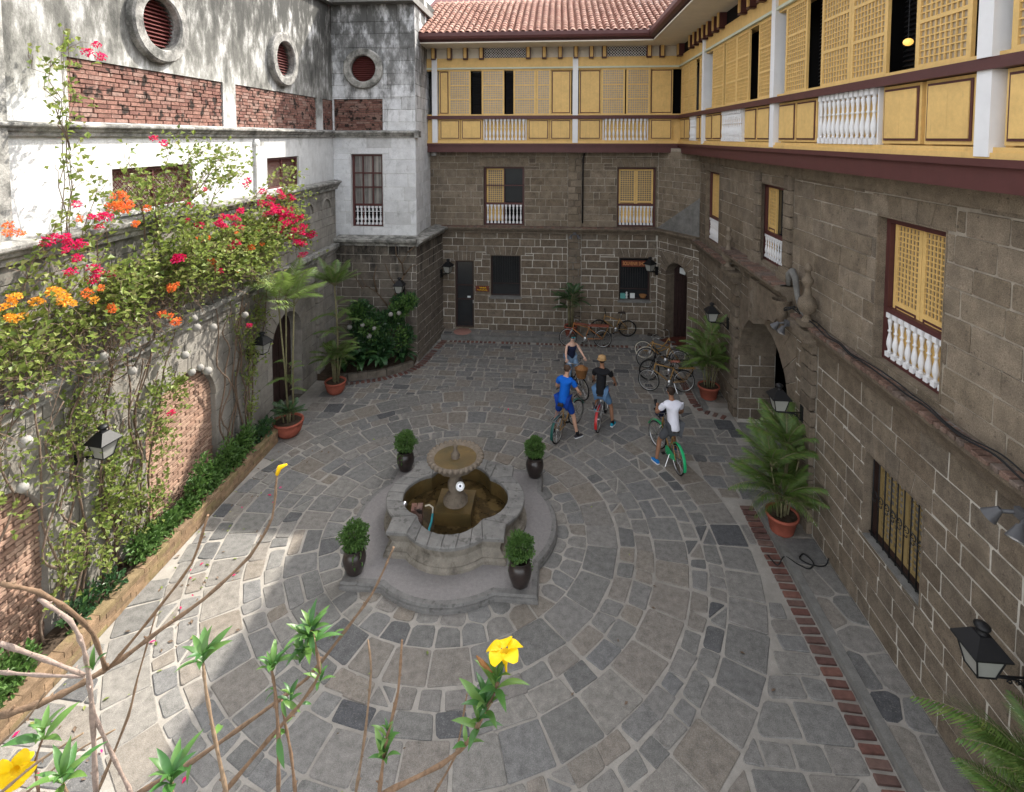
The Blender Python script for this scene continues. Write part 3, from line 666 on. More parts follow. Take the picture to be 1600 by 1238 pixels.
part('passage_shade_side', G('dark').box(ah[0]-.42, .5, 0, ah[0]-.4, 1.72, 3.6).box(ah[2]+.4, .5, 0, ah[2]+.42, 1.72, 3.6).box(ah[0]-.4, .5, 3.3, ah[2]+.4, 1.72, 3.32), cw)  # sides and top carry the passage's shade in their colour
for s, a in ((-1, 1.25), (1, 1.1)):
    g = G('door'); w_ = aw/2
    for i in range(4): g.box(w_*i/4+.004, -.025, .02, w_*(i+1)/4-.004, .025, 2.6+[.2, .36, .45, .5][i])
    if s > 0: g.xf(Matrix.Scale(-1, 4, (1, 0, 0)))
    g.xf(T(ac+s*aw/2*.98, .42, .17) @ R(s*-a*.9)); part('door_leaf', g, cw)
o = part('door_notice', G('paper').box(-.14, -.01, -.11, .14, .01, .11), cw); o.location = (ac+.02, .3, 2.86); o.rotation_euler = (0, .05, 0)
# ================================================================ RIGHT WING WALL (local x runs from the far corner towards the camera)
RX = 4.95
rw, L = wallthing('right_wing_wall', 'tall brown stone wall of the right wing with pale joints, windows and an arched carriage entrance', (RX, 19.0), (RX, 2.5))
S = lambda y: 19.0-y
HR = dict(w1=(S(18.3), 4.4, S(16.8), 6.74), w2=(S(13.6), 4.8, S(12.12), 6.72), w3=(S(8.7), 4.35, S(7.2), 6.62), lo=(S(8.8), 1.4, S(7.4), 2.82), sm=(S(18.1), 2.1, S(17.35), 3.1))
hr = list(HR.values())
ec, ew, es, er = S(13.17), 3.1, 1.9, 1.45
eh = (ec-ew/2, 0, ec+ew/2, es); erect = (ec-ew/2-.03, es+er+.3, ec+ew/2+.3)
pil = [(S(15.25), S(14.75)), (S(10.9), S(10.4))]
hp = [(a, 0, b, 4.0) for a, b in pil]; up2 = [(S(13.75), S(13.4)), (S(12.0), S(11.62))]; hq = [(a, 4.3, b, 7.4) for a, b in up2]
fl = []; fx = []
for k, top in (('w1', .32), ('w3', .32), ('lo', .34), ('sm', .28)):
    a, b, c, d = HR[k]; n = 5; fx.append((a-.14, d, c+.14, d+top))
    for i in range(n):
        f = lambda t, e: a-e+(c-a+2*e)*t
        fl.append(G('adobe' if d < 4 else 'adobe_up').poly([(f(i/n, 0 if i else .14)+.006, d+.005), (f((i+1)/n, 0 if i < n-1 else .14)-.006, d+.005), (f((i+1)/n, .14)-.006, d+top-.006), (f(i/n, .14)+.006, d+top-.006)], .02, -U(.002, .012), .009))
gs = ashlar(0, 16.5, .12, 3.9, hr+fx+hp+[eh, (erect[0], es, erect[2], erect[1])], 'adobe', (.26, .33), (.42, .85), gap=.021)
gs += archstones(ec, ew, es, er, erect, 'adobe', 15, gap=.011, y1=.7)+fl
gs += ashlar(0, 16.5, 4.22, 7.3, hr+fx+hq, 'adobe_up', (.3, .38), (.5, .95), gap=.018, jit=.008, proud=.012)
for a, b in pil: gs += [g.xf(T(0, -.1, 0)) for g in ashlar(a, b, .12, 3.85, [], 'adobe', ln=(.5, .6), gap=.02, deep=.1)]
for a, b in up2: gs += [g.xf(T(0, -.07, 0)) for g in ashlar(a, b, 4.75, 7.0, [], 'adobe_up', ln=(.5, .6), deep=.07)]
pieces(rw, 'stone_block', gs)
hb = hr+[(ec-ew/2, 0, ec+ew/2, es+er)]
backing(rw, (0, 0, 16.5, 4.1), hb, .008, .62, 'joint', 'lower_mortar_bed'); backing(rw, (0, 4.1, 16.5, 7.4), hb, .008, .62, 'joint_up', 'upper_mortar_bed')
part('upper_frieze', G('adobe_up').box(0, -.05, 6.98, 16.5, .01, 7.25), rw)
# ledges: the carriage entrance carries a higher, prouder one
ya, yb = S(15.3), S(11.45)
ledge(rw, 0, ya, 4.24, .24, 'adobe', h=.34); ledge(rw, yb+.35, 16.5, 4.24, .24, 'adobe', h=.34); ledge(rw, ya, yb, 4.72, .42, 'adobe', h=.34)
gs = [g.xf(T(0, -.012, 0)) for g in ashlar(ya+.52, ec-.2, 3.9, 4.38, [], 'adobe', (.24, .26), (.5, .8), gap=.014, deep=.03)]
for g in gs: part('upper_block', g, rw)
ck = []
for (x0, x1, z, d) in ((.05, ya-.05, 4.22, .24), (ya, yb, 4.7, .43), (yb+.4, 16.4, 4.22, .24)):
    x = x0
    while x < x1-.1:
        w = U(.095, .15); dz = U(0, .014)
        ck.append(G('ledgebrick').poly([(x, -d-.02+U(-.015, .015)), (x+w-.024, -d-.02+U(-.02, .02)), (x+w-.024, -.06), (x, -.06)], z, z+.042+dz*1.6, .007, up='z')); x += w
pieces(rw, 'ledge_brick', ck, 130)
part('ledge_top', G('concrete').box(0, -.1, 4.2, ya, .0, 4.262).box(ya, -.3, 4.7, yb, 0, 4.735).box(yb+.4, -.1, 4.2, 16.4, 0, 4.262), rw)
# keystone, scalloped apron and end bracket of the entrance
part('keystone', G('adobe').box(ec-.18, -.26, es+er+.02, ec+.18, .02, 4.4).box(ec-.15, -.285, es+er+.08, ec-.11, -.25, 4.3).box(ec+.11, -.285, es+er+.08, ec+.15, -.25, 4.3).ell((ec, -.26, 3.95), .08, .04, .2).ell((ec-.03, -.26, 3.62), .06, .035, .1), rw)
sc = [(ec+.2, 4.38), (yb, 4.38)]+[(yb-.02, 3.98), (yb-.2, 3.86), (yb-.32, 3.93), (yb-.5, 3.76), (yb-.8, 3.73), (yb-.9, 3.66), (ec+.34, 3.62), (ec+.2, 3.68)]
part('scalloped_apron', G('adobe').prism(sc, -.22, .0, up='y'), rw)
part('bracket', G('adobe').lathe([(.06, 3.85), (.1, 4.0), (.14, 4.1), (.12, 4.18), (.19, 4.32), (.2, 4.4)], 8, (yb-.1, -.22, 0)), rw)
for (a, b) in pil: part('pilaster_cap', G('adobe').box(a-.06, -.22, 3.86, b+.06, .02, 3.94).box(a-.1, -.28, 3.94, b+.1, .02, 4.06).box(a-.14, -.32, 4.06, b+.14, .02, 4.18), rw)
for (a, b) in up2: part('pilaster_base', G('adobe_up').box(a-.06, -.16, 4.74, b+.06, 0, 4.9).box(a-.03, -.12, 4.9, b+.03, 0, 5.0), rw)
part('scroll', G('concrete').tube([(yb+.05, -.16, 4.75), (yb+.08, -.16, 4.98), (yb+.22, -.16, 5.08), (yb+.36, -.16, 4.98), (yb+.42, -.16, 4.8), (yb+.5, -.16, 4.6), (yb+.68, -.16, 4.42), (yb+.85, -.16, 4.36)], [.05, .075, .075, .068, .06, .055, .055, .045], 8), rw)
for k in HR: reveal(rw, HR[k], 0, .5, 'adobe' if k in ('lo', 'sm') else 'adobe_up', .025, sill='concrete' if k == 'lo' else None); room(rw, HR[k], .58)
# windows
a, b, c, d = HR['w3']; w = win_frame(rw, (a+.03, b+.03, c-.03, d-.03), .13, rail=5.16, t=.09); w['label'] = 'near upper window with yellow lattice shutters above white balusters'
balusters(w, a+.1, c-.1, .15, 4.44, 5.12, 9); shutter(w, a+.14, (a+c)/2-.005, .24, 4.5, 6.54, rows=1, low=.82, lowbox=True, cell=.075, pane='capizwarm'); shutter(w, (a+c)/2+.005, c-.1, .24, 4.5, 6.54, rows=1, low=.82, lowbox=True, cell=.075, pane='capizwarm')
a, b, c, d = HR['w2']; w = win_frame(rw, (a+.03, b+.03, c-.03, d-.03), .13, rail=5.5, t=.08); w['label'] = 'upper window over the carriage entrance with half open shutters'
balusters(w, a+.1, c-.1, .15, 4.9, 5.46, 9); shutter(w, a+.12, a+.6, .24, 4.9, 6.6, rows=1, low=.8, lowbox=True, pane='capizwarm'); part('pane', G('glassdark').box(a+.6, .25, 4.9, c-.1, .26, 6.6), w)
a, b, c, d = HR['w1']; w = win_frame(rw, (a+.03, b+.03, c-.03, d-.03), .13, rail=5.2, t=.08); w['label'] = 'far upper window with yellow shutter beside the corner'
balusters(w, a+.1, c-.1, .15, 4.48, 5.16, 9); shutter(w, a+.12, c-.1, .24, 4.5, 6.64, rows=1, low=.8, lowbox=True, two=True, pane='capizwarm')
a, b, c, d = HR['lo']; w = win_frame(rw, (a+.02, b+.02, c-.02, d-.02), .14, m='door', t=.05); w['label'] = 'ground floor window with a wrought iron grille over yellow shutters'
shutter(w, a+.06, c-.06, .26, b+.05, d-.05, rows=2, cell=.1, two=True, pane='glasscurt', fm='yellowdull')
for i in range(9):
    x = a+.09+(c-a-.18)*i/8; part('grille_bar', G('iron').tube([(x, .1, b+.03), (x, .1, d-.03)], .011, 6), w)
g = G('iron').box(a+.03, .09, b+.06, c-.03, .11, b+.08).box(a+.03, .09, d-.1, c-.03, .11, d-.08)
for i in range(8):
    x = a+.09+(c-a-.18)*(i+.5)/8
    for sg_ in (-1, 1): g.tube([(x+.075*sin(t)*sg_*(1-t/7), .085, (b+d)/2+.02+sg_*.045-sg_*.06*cos(t)*(1-t/9)) for t in np.linspace(0, 5, 9)], .008, 4)
part('grille_scrolls', g, w)
a, b, c, d = HR['sm']; w = win_frame(rw, (a+.02, b+.02, c-.02, d-.02), .2, m='door', bars=[('v', (a+c)/2)])
# carriage passage
part('passage', G('joint').box(ec-ew/2-.06, .02, .1, ec-ew/2-.012, .96, 1.92).box(ec+ew/2+.012, .02, .1, ec+ew/2+.06, .96, 1.92), rw)
jam = []
for j in range(6):
    for u0, u1 in (((.0, .55), (.55, .95)) if j % 2 else ((.0, .33), (.33, .95))):
        for sx in (-1, 1):
            g = G('adobe').poly([(u0+.008, .12+j*.3+.008), (u1-.008, .12+j*.3+.008), (u1-.008, .42+j*.3-.008), (u0+.008, .42+j*.3-.008)], .03, -U(0, .006), .01); g.xf(T(ec+sx*ew/2, 0, 0) @ R(pi/2 if sx < 0 else -pi/2) @ T(0 if sx < 0 else -.95, 0, 0)); jam.append(g)
pieces(rw, 'jamb_stone', jam, 40)
part('passage_vault', G('adobe').lathe([(ew/2, .3), (ew/2, .96)], 14, (ec, 0, es), a0=0, a1=pi, axis='y', fn=lambda t, i: 1/sqrt(cos(t)**2+(sin(t)*ew/2/er)**2)), rw)
part('passage_shade_end', G('dark').box(ec-ew, 3.2, 0, ec+ew*1.6, 3.25, 3.9).box(ec-ew-.05, .96, 0, ec-ew, 3.2, 3.9).box(ec+ew*1.6, .96, 0, ec+ew*1.6+.05, 3.2, 3.9).box(ec-ew, .96, 3.85, ec+ew*1.6, 3.2, 3.9).box(ec-ew, .96, 0, ec-ew/2-.03, .98, 3.9).box(ec+ew/2+.03, .96, 0, ec+ew*1.6, .98, 3.9), rw); part('passage_floor', G('concrete').box(ec-ew/2+.005, -.01, -.04, ec+ew/2-.005, 3.2, .03), rw)  # near-black sheets stand in for the shade deep in the passage
# ================================================================ YELLOW GALLERIES
def gallery(name, label, A, rz, Ln, bays, posts, vents):
    """timber upper storey; local x along it, outside at -y"""
    t = thing(name, label, 'gallery', (A[0], A[1], 0), rz)
    part('floor_beam', G('maroon').box(-.1, -.04, 7.24, Ln, .5, 7.5).box(-.1, -.09, 7.5, Ln, .5, 7.58), t)
    part('bottom_rail', G('yellow').box(-.1, -.05, 7.58, Ln, .4, 7.645).box(-.1, -.02, 7.645, Ln, .4, 7.7), t)
    part('sill_rail', G('maroon').box(-.1, -.1, 8.5, Ln, .02, 8.565).box(-.1, -.06, 8.565, Ln, .3, 8.63), t)
    part('backing_boards', G('yellow').box(-.1, .1, 7.7, Ln, .14, 8.5), t)
    part('lintel', G('yellow').box(-.1, -.02, 10.44, Ln, .3, 10.79), t); part('trim', G('palegreen').box(-.1, -.07, 10.38, Ln, .2, 10.44), t)
    part('frieze', G('cream').box(-.1, .04, 10.79, Ln, .3, 11.25), t); part('room_backdrop', G('dark').box(-3.5, .75, 7.6, Ln, .8, 11.2).box(-3.5, .3, 10.5, Ln, .75, 10.55).box(-3.5, .3, 8.55, Ln, .75, 8.6), t)  # near-black sheets stand in for shade in the room behind
    part('track', G('yellow').box(-.1, .0, 8.63, Ln, .26, 8.68).box(-.1, 0, 10.33, Ln, .26, 10.38), t)
    for x in posts: part('post', G('white').box(x-.1, -.075, 8.63, x+.1, .3, 10.79).box(x-.1, -.065, 7.6, x+.1, .1, 8.5), t)
    def panel(x0, x1, z0, z1, y=0):
        g = G('yellow', 'maroon'); e = .03
        g.box(x0-.04, y+.01, z0-.04, x1+.04, y+.1, z1+.04); g.m = 1; g.box(x0, y-.004, z0, x1, y+.02, z1); g.m = 0
        k = 2 if x1-x0 > .3 else 1
        for i in range(k): g.box(x0+e+(x1-x0-2*e)*i/k+.0015, y-.016, z0+e, x0+e+(x1-x0-2*e)*(i+1)/k-.0015, y+.002, z1-e)
        part('panel', g, t)
    for kind, x0, x1 in bays:
        if kind == 'p': panel(x0+.04, x1-.04, 7.76, 8.45)
        elif kind == 'b': balusters(t, x0+.04, x1-.04, -.0, 7.7, 8.5, round((x1-x0)/.15)); [part('baluster_frame', G('white').box(xx, .0, 7.7, xx+.03, .08, 8.5), t) for xx in (x0, x1-.03)]
        elif kind == 'P': panel(x0+.02, x1-.02, 8.72, 10.3, .1)
        elif kind in 'sS': shutter(t, x0, x1, .05 if kind == 's' else .05, 8.64, 10.37, two=(kind == 'S'))
        elif kind in 'dD':
            g = G('louvre')
            if kind == 'd' or x1-x0 > .45:
                n = 24
                for i in range(n): z = 8.7+1.6*i/n; g.add([(x0, .2, z), (x1, .2, z), (x1, .26, z+.05), (x0, .26, z+.05), (x0, .205, z-.008), (x1, .205, z-.008)], [(0, 1, 2, 3), (4, 5, 1, 0)])
            g.box(x0, .28, 8.65, x1, .3, 10.36); part('dark_gap_louvre', g, t)  # black sheet puts the gap's shade into colour
        elif kind == 'v':
            part('vent_panel', G('cream').box(x0, -.005, 10.82, x1, .05, 11.2), t)
        elif kind == 'l':
            g = G('white'); n = round((x1-x0)/.1)
            for sg_ in (-1, 1):
                for i in range(-4, n+1):
                    xa = x0+i*(x1-x0)/n; xb = xa+.4; za, zb = (10.81, 11.21) if sg_ > 0 else (11.21, 10.81)
                    ta, tb = max(0, (x0-xa)/.4), min(1, (x1-xa)/.4)
                    if tb-ta < .1: continue
                    y_ = -.012 if sg_ > 0 else -.001
                    g.add([(xa+.4*ta, y_, za+(zb-za)*ta-.012), (xa+.4*tb, y_, za+(zb-za)*tb-.012), (xa+.4*tb, y_, za+(zb-za)*tb+.012), (xa+.4*ta, y_, za+(zb-za)*ta+.012), (xa+.4*ta, y_+.01, za+(zb-za)*ta-.012), (xa+.4*tb, y_+.01, za+(zb-za)*tb-.012), (xa+.4*tb, y_+.01, za+(zb-za)*tb+.012), (xa+.4*ta, y_+.01, za+(zb-za)*ta+.012)], [(0, 1, 2, 3), (4, 5, 6, 7), (0, 1, 5, 4), (3, 2, 6, 7)])
            part('lattice_vent', g, t); part('vent_shade', G('dark').box(x0, .02, 10.81, x1, .038, 11.21), t)
    for x in vents:
        g = G('yellow', 'maroon'); g.box(x-.055, -.2, 10.78, x+.055, .05, 11.2); g.m = 1; g.box(x-.085, -.17, 10.74, x-.057, .04, 11.2).box(x+.057, -.17, 10.74, x+.085, .04, 11.2).box(x-.085, -.19, 10.73, x+.085, .04, 10.765); part('bracket', g, t)
    return t
B0 = -4.98
q = lambda *k: [(a, x0-B0, x1-B0) for a, x0, x1 in k]
bays = q(('p',-4.49,-3.69),('p',-3.66,-2.85),('b',-2.79,-1.16),('p',-1.11,-.3),('p',-.26,.53),('p',.8,1.63),('b',1.7,3.36),('p',3.43,4.24),
 ('P',-4.5,-4.14),('s',-4.13,-3.28),('d',-3.25,-2.9),('s',-2.86,-2.0),('d',-1.96,-1.69),('s',-1.65,-.8),('s',-.79,-.24),('P',-.22,.5),('P',.83,1.61),('s',1.63,2.5),('s',2.55,3.42),('P',3.45,4.24),('l',-2.75,-1.18),('l',1.83,3.26))
gb_ = gallery('back_gallery', 'ochre yellow timber gallery with capiz shutters over the back wall', (B0, 20.3), 0, 4.5-B0+.6, bays, [-4.66-B0, .67-B0], [x-B0 for x in (-4.68,-4.07,-3.46,-2.85,-1.09,-.49,.1,.68,1.25,1.72,3.34,3.81)])
r = lambda *k: [(a, 20.3-y0, 20.3-y1) for a, y0, y1 in k]
bays = r(('p',20.2,19.5),('p',19.45,18.75),('b',18.7,17.95),('p',17.9,17.45),('p',17.42,17.08),
 ('s',20.15,19.86),('S',19.83,18.13),('d',18.1,17.68),('s',17.65,17.05),
 ('p',16.83,16.12),('p',16.08,15.23),('b',15.17,13.55),('p',13.4,12.62),('p',12.58,11.82),
 ('s',16.2,15.14),('D',15.1,15.0),('S',14.97,13.19),('d',13.15,12.62),('s',12.6,11.71),
 ('p',11.4,10.62),('p',10.58,9.8),('b',9.72,7.97),('p',7.88,7.1),('p',7.02,6.22),
 ('s',11.16,10.24),('D',10.2,9.72),('S',9.7,7.85),('d',7.82,7.28),('s',7.25,6.33),('P',6.32,6.18),
 ('p',5.83,5.0),('p',4.95,4.2),('s',5.8,4.8),('s',4.8,3.9),
 ('l',18.4,19.9),('l',13.5,15.0),('l',8.3,9.8))
gr_ = gallery('right_gallery', 'ochre yellow timber gallery with sliding capiz shutters running along the right wing', (4.5, 20.3), -pi/2, 17.5, bays, [20.3-y for y in (16.95, 11.6, 6.03)], [20.3-y for y in (20.0,19.9-.02,18.3,17.75,17.2,16.7,16.2,15.6,15.1,13.4,12.8,12.2,11.6,11.0,10.4,9.9,8.2,7.6,7.0,6.4,5.8)])
lampt = thing('ceiling_lamp', 'small lit amber lamp glowing behind the dark louvres of the right gallery', 'lamp', (5.0, 7.55, 9.6))
em = bpy.data.materials.new('amber lamp glow'); em.use_nodes = True; eb = em.node_tree.nodes['Principled BSDF']; eb.inputs['Base Color'].default_value = (.8, .5, .15, 1); eb.inputs['Emission Color'].default_value = (1, .55, .12, 1); eb.inputs['Emission Strength'].default_value = .25
o = part('bulb', G(em).ell((0, 0, 0), .06, .06, .05), lampt); o.location = (-.42, -.03, -.55); part('cord', G('cable').tube([(-.42, -.03, -.5), (-.42, -.03, .2)], .006, 4), lampt)
# ================================================================ TILED ROOF over both wings
EV = 1.25; ex_, ey_ = 4.5-EV, 20.3-EV; SL = radians(27)
rf = thing('tiled_roof', 'terracotta barrel tile roof with maroon gutters over both wings', 'roof', (0, 0, 0))
k = 9.0
def P3(x, d, z0=11.5): return z0+d*math.tan(SL)
dz = k*math.tan(SL)
g = G('redslat').add([(-5.5, ey_, 11.42), (ex_, ey_, 11.42), (ex_+k, ey_+k, 11.42+dz), (-5.5, ey_+k, 11.42+dz)], [(0, 1, 2, 3)]); g.add([(ex_, ey_, 11.42), (ex_, 1.5, 11.42), (ex_+k, 1.5, 11.42+dz), (ex_+k, ey_+k, 11.42+dz)], [(0, 1, 2, 3)]); part('roof_deck', g, rf)
part('soffit', G('cream').box(-5.3, ey_+.05, 11.16, 4.6, 20.4, 11.2).box(ex_+.05, 1.5, 11.16, 4.6, ey_+.05, 11.2), rf)
def gut(pts):
    g = G('maroon'); n = 7; b = []
    pr = [(-.1, .12), (-.13, .1), (-.13, -.02), (-.09, -.1), (0, -.14), (.1, -.14), (.1, .12)]
    return pr
gg = G('maroon'); pr = gut(0)
gg.add([(x_, ey_+a, 11.4+b) for x_ in (-5.3, ) for a, b in pr]+[(ex_+a, ey_+a, 11.4+b) for a, b in pr]+[(ex_+a, 1.5, 11.4+b) for a, b in pr], [(i, i+1, 7+i+1, 7+i) for i in range(6)]+[(7+i, 7+i+1, 14+i+1, 14+i) for i in range(6)])
part('gutter', gg, rf)
part('fascia', G('maroon').box(-5.3, ey_+.1, 11.17, ex_+.1, ey_+.16, 11.45).box(ex_+.1, 1.5, 11.17, ex_+.16, ey_+.16, 11.45), rf)
tm = G('tile'); nseg = 6; rr0, rr1, ln = .105, .088, .36
vs = []
for zi, (rr, yy_) in enumerate(((rr0, 0), (rr1, ln))):
    for rad in (rr, rr-.016):
        for i in range(nseg+1): a = pi*i/nseg; vs.append((rad*cos(a), yy_, rad*sin(a)*.95))
n1 = nseg+1; fs = []
for i in range(nseg): fs += [(i, i+1, 2*n1+i+1, 2*n1+i), (i, n1+i, n1+i+1, i+1)]
tm.add(vs, fs); tme = tm.mesh('roof_tile')
cols = []; pitch = .245; rows = 15; step_ = .3
for cidx in range(54):
    x = -5.12+cidx*pitch
    for r_ in range(rows):
        d = r_*step_
        if x > ex_+d-.05: continue
        if x < -5.3+.0: continue
        M = T(x+U(-.008, .008), ey_-.08+d*cos(SL), 11.47+d*sin(SL)+U(0, .012)) @ R(SL-.05, 'X') @ R(U(-.03, .03))
        cols.append((r_, M))
cols.sort(key=lambda c: c[0]); rest = G('tile')
for i, (r_, M) in enumerate(cols):
    if i < 300: inst('roof_tile', tme, rf, M)
    else: rest.put(tm, M)
part('upper_roof_tile', rest, rf, stuff=True)
ch = G('tile')    # channel tiles between the rows
for cidx in range(54):
    x = -5.0+cidx*pitch
    if x < ex_: ch.add([(x-.07, ey_-.05, 11.53), (x, ey_-.05, 11.45), (x+.07, ey_-.05, 11.53), (x-.07, ey_+4.4, 11.53+4.4*math.tan(SL)), (x, ey_+4.4, 11.45+4.4*math.tan(SL)), (x+.07, ey_+4.4, 11.53+4.4*math.tan(SL))], [(0, 1, 4, 3), (1, 2, 5, 4)])
part('channel_tile', ch, rf, stuff=True)
# downpipes in front of the back wall
dp = thing('downpipe', 'thin dark drainpipe running down the pilaster of the back wall', 'pipe', (1.05, 20.72, 0)); part('pipe', G('iron').tube([(0, 0, 7.2), (-.05, .0, 7.0), (-.06, 0, 4.5)], .03, 6), dp)
# ================================================================ LEFT: garden wall with brick niches
GX = -7.68; GY0 = 3.0
gw, L = wallthing('garden_wall', 'long pale grey garden wall with arched brick niches under the bougainvillea', (GX, GY0), (GX, 18.0)); L = 15.0
Sg = lambda y: y-GY0
NI = [(Sg(5.15), Sg(7.2)), (Sg(9.15), Sg(11.25))]; dw = (Sg(13.65), Sg(15.35))
hol = []; st = []; back = []
for a, b in NI:
    c = (a+b)/2; w_ = b-a; rect = (a-.3, 3.2, b+.3); hol += [(a, 0, b, 2.0), (rect[0], 2.0, rect[2], rect[1])]
    st += archstones(c, w_, 2.0, .9, rect, 'garden', 11, y1=.22); back.append((a, 0, b, 2.9))
a, b = dw; rect = (a-.28, 3.15, b+.28); hol += [(a, 0, b, 2.0), (rect[0], 2.0, rect[2], rect[1])]; st += archstones((a+b)/2, b-a, 2.0, .8, rect, 'garden', 11, y1=.5); back.append((a, 0, b, 2.8))
pls = [(Sg(7.75), Sg(8.2)), (Sg(11.9), Sg(12.35)), (Sg(16.3), Sg(16.75))]
hp = [(x, 0, y_, 3.8) for x, y_ in pls]
gs = ashlar(0, L, 0, 3.85, hol+hp, 'garden', (.32, .42), (.6, 1.05), gap=.01)+st+ashlar(0, L, 4.15, 6.05, [], 'garden', (.28, .36), (.5, .9), gap=.011)
for x, y_ in pls: gs += [g.xf(T(0, -.09, 0)) for g in ashlar(x, y_, 0, 3.85, [], 'garden', (.32, .42), ln=(.5, .6), deep=.1)]
pieces(gw, 'stone_block', gs)
backing(gw, (0, -.3, L, 6.1), back, .008, .4, 'gardenjoint', 'mortar_bed')
ledge(gw, 0, L, 4.12, .2, 'mossledge', h=.3); ledge(gw, 0, L, 6.32, .24, 'mossledge', h=.3)
gs = []
for i in range(64):
    x = .1+i*.232
    gs.append(G('mossledge').poly([(x, -.2), (x+.21, -.2), (x+.21, -.02), (x, -.02)], 4.1, 4.165+U(0, .012), .008, up='z'))
pieces(gw, 'ledge_brick', gs, 60)
bk = []
for a, b in NI:     # thin long bricks fill the niches
    z = .1; row = 0
    while z < 2.93:
        x = a+.005-(row % 2)*.14
        while x < b:
            x0, x1 = max(x, a+.003), min(x+.27, b-.003); x += .28
            if x1-x0 < .04: continue
            zc = z+.03
            if zc > 2.0:
                hw = (b-a)/2*sqrt(max(0, 1-((zc-2.0)/.9)**2)); c = (a+b)/2; x0, x1 = max(x0, c-hw), min(x1, c+hw)
                if x1-x0 < .03: continue
            bk.append(G('brickniche').poly([(x0+.006, z), (x1-.006, z+U(-.004, .004)), (x1-.006, z+.06+U(-.004, .004)), (x0+.006, z+.06)], .2, .13-U(0, .025), .009))
        z += .08; row += 1
    part('niche_joint_bed', G('brickjoint').box(a-.05, .175, 0, b+.05, .25, 3.0), gw)
    g = G('garden').box(a-.01, .004, 0, a+.014, .24, 2.0).box(b-.014, .004, 0, b+.01, .24, 2.0); part('reveal', g, gw)
pieces(gw, 'brick', bk, 290)
a, b = dw; dr = part('door', G('door').box(a, .35, 0, (a+b)/2-.01, .4, 2.8).box((a+b)/2+.01, .35, 0, b, .4, 2.8).box(a+.12, .33, .2, (a+b)/2-.12, .36, 1.0).box(a+.12, .33, 1.15, (a+b)/2-.12, .36, 2.0).box((a+b)/2+.12, .33, .2, b-.12, .36, 1.0).box((a+b)/2+.12, .33, 1.15, b-.12, .36, 2.0), gw, label='dark arched double door')
part('reveal', G('garden').box(a-.01, .004, 0, a+.014, .5, 2.0).box(b-.014, .004, 0, b+.01, .5, 2.0), gw)
# blind arcade on the parapet
for y_ in (14.6, 15.9, 17.2): part('blind_arch', G('garden').lathe([(.3, -.05), (.36, -.05), (.36, .02), (.3, .02)], 10, (Sg(y_), 0, 5.45), a0=0, a1=pi, axis='y'), gw)
# ---------------------------------------------------------------- raised planter
pt = thing('planter', 'long low planter of mossy tan bricks along the foot of the garden wall', 'planter', (-7.1, 4.5, 0))
gs = []
for row in range(4):
    y = -(row % 2)*.12
    while y < 8.3:
        y0, y1 = max(0, y), min(8.3, y+.3); y += .304
        if y1-y0 < .05: continue
        z0 = row*.085; o_ = U(0, .012)
        gs.append(G('planter').box(-.19+o_, y0, z0+.003, o_, y1-.004, z0+.083))
gs += [G('planter').box(-.58+i*.13, 8.31, 0, -.46+i*.13, 8.4, .33) for i in range(4)]
pieces(pt, 'planter_brick', gs, 150); part('soil', G('soil').box(-.58, 0, .05, -.19, 8.3, .27), pt)
# ================================================================ WHITEWASHED BUILDING above and behind the garden wall
def ringpanel(g, r, c, rad, n=24, y=0):
    """plaster rectangle with a round hole"""
    a, b, d, e = r; pts = []
    for i in range(n):
        t = 2*pi*(i+.5)/n; dx, dz = cos(t), sin(t); k = min([((d if dx > 0 else a)-c[0])/dx if abs(dx) > 1e-6 else 1e9, ((e if dz > 0 else b)-c[1])/dz if abs(dz) > 1e-6 else 1e9])
        pts.append((t, (c[0]+rad*dx, y, c[1]+rad*dz), (c[0]+k*dx, y, c[1]+k*dz)))
    for i in range(n):
        t0, p0, q0 = pts[i]; t1, p1, q1 = pts[(i+1) % n]
        if t1 < t0: t1 += 2*pi
        ex = []
        for x_, z_ in ((d, e), (a, e), (a, b), (d, b)):
            t = atan2(z_-c[1], x_-c[0]) % (2*pi)
            for tt in (t, t+2*pi):
                if t0 < tt < t1: ex.append((x_, y, z_))
        vs = [p1, p0, q0]+ex+[q1]; g.add(vs, [tuple(range(len(vs)))])
def oculus(parent, cx, cz, ri, ro, label=None):
    o = link(bpy.data.objects.new('oculus_window', G('mossledge').lathe([(ri, .02), (ri, -.13), (ri+.03, -.16), (ro-.04, -.16), (ro, -.12), (ro, .02)], 32, (0, 0, 0), axis='y', sm=False).mesh('oculus_ring')), parent); o.location = (cx, 0, cz)
    if label: o['label'] = label
    part('reveal', G('plaster').lathe([(ri-.001, .01), (ri-.001, .12)], 32, axis='y'), o); part('shade', G('redslat').box(-ri*1.25, .125, -ri*1.25, ri*1.25, .14, ri*1.25), o)
    n = int(2*ri/.075)
    for i in range(n):
        z = -ri+2*ri*(i+.5)/n; w = sqrt(max(.0, ri*ri-z*z))-.005
        if w > .05: part('slat', G('redslat').add([(-w, .1, z+.03), (w, .1, z+.03), (w, .03, z-.018), (-w, .03, z-.018), (-w, .11, z+.022), (w, .11, z+.022), (w, .04, z-.026), (-w, .04, z-.026)], [(0, 1, 2, 3), (7, 6, 5, 4), (3, 2, 6, 7)]), o)
    return o
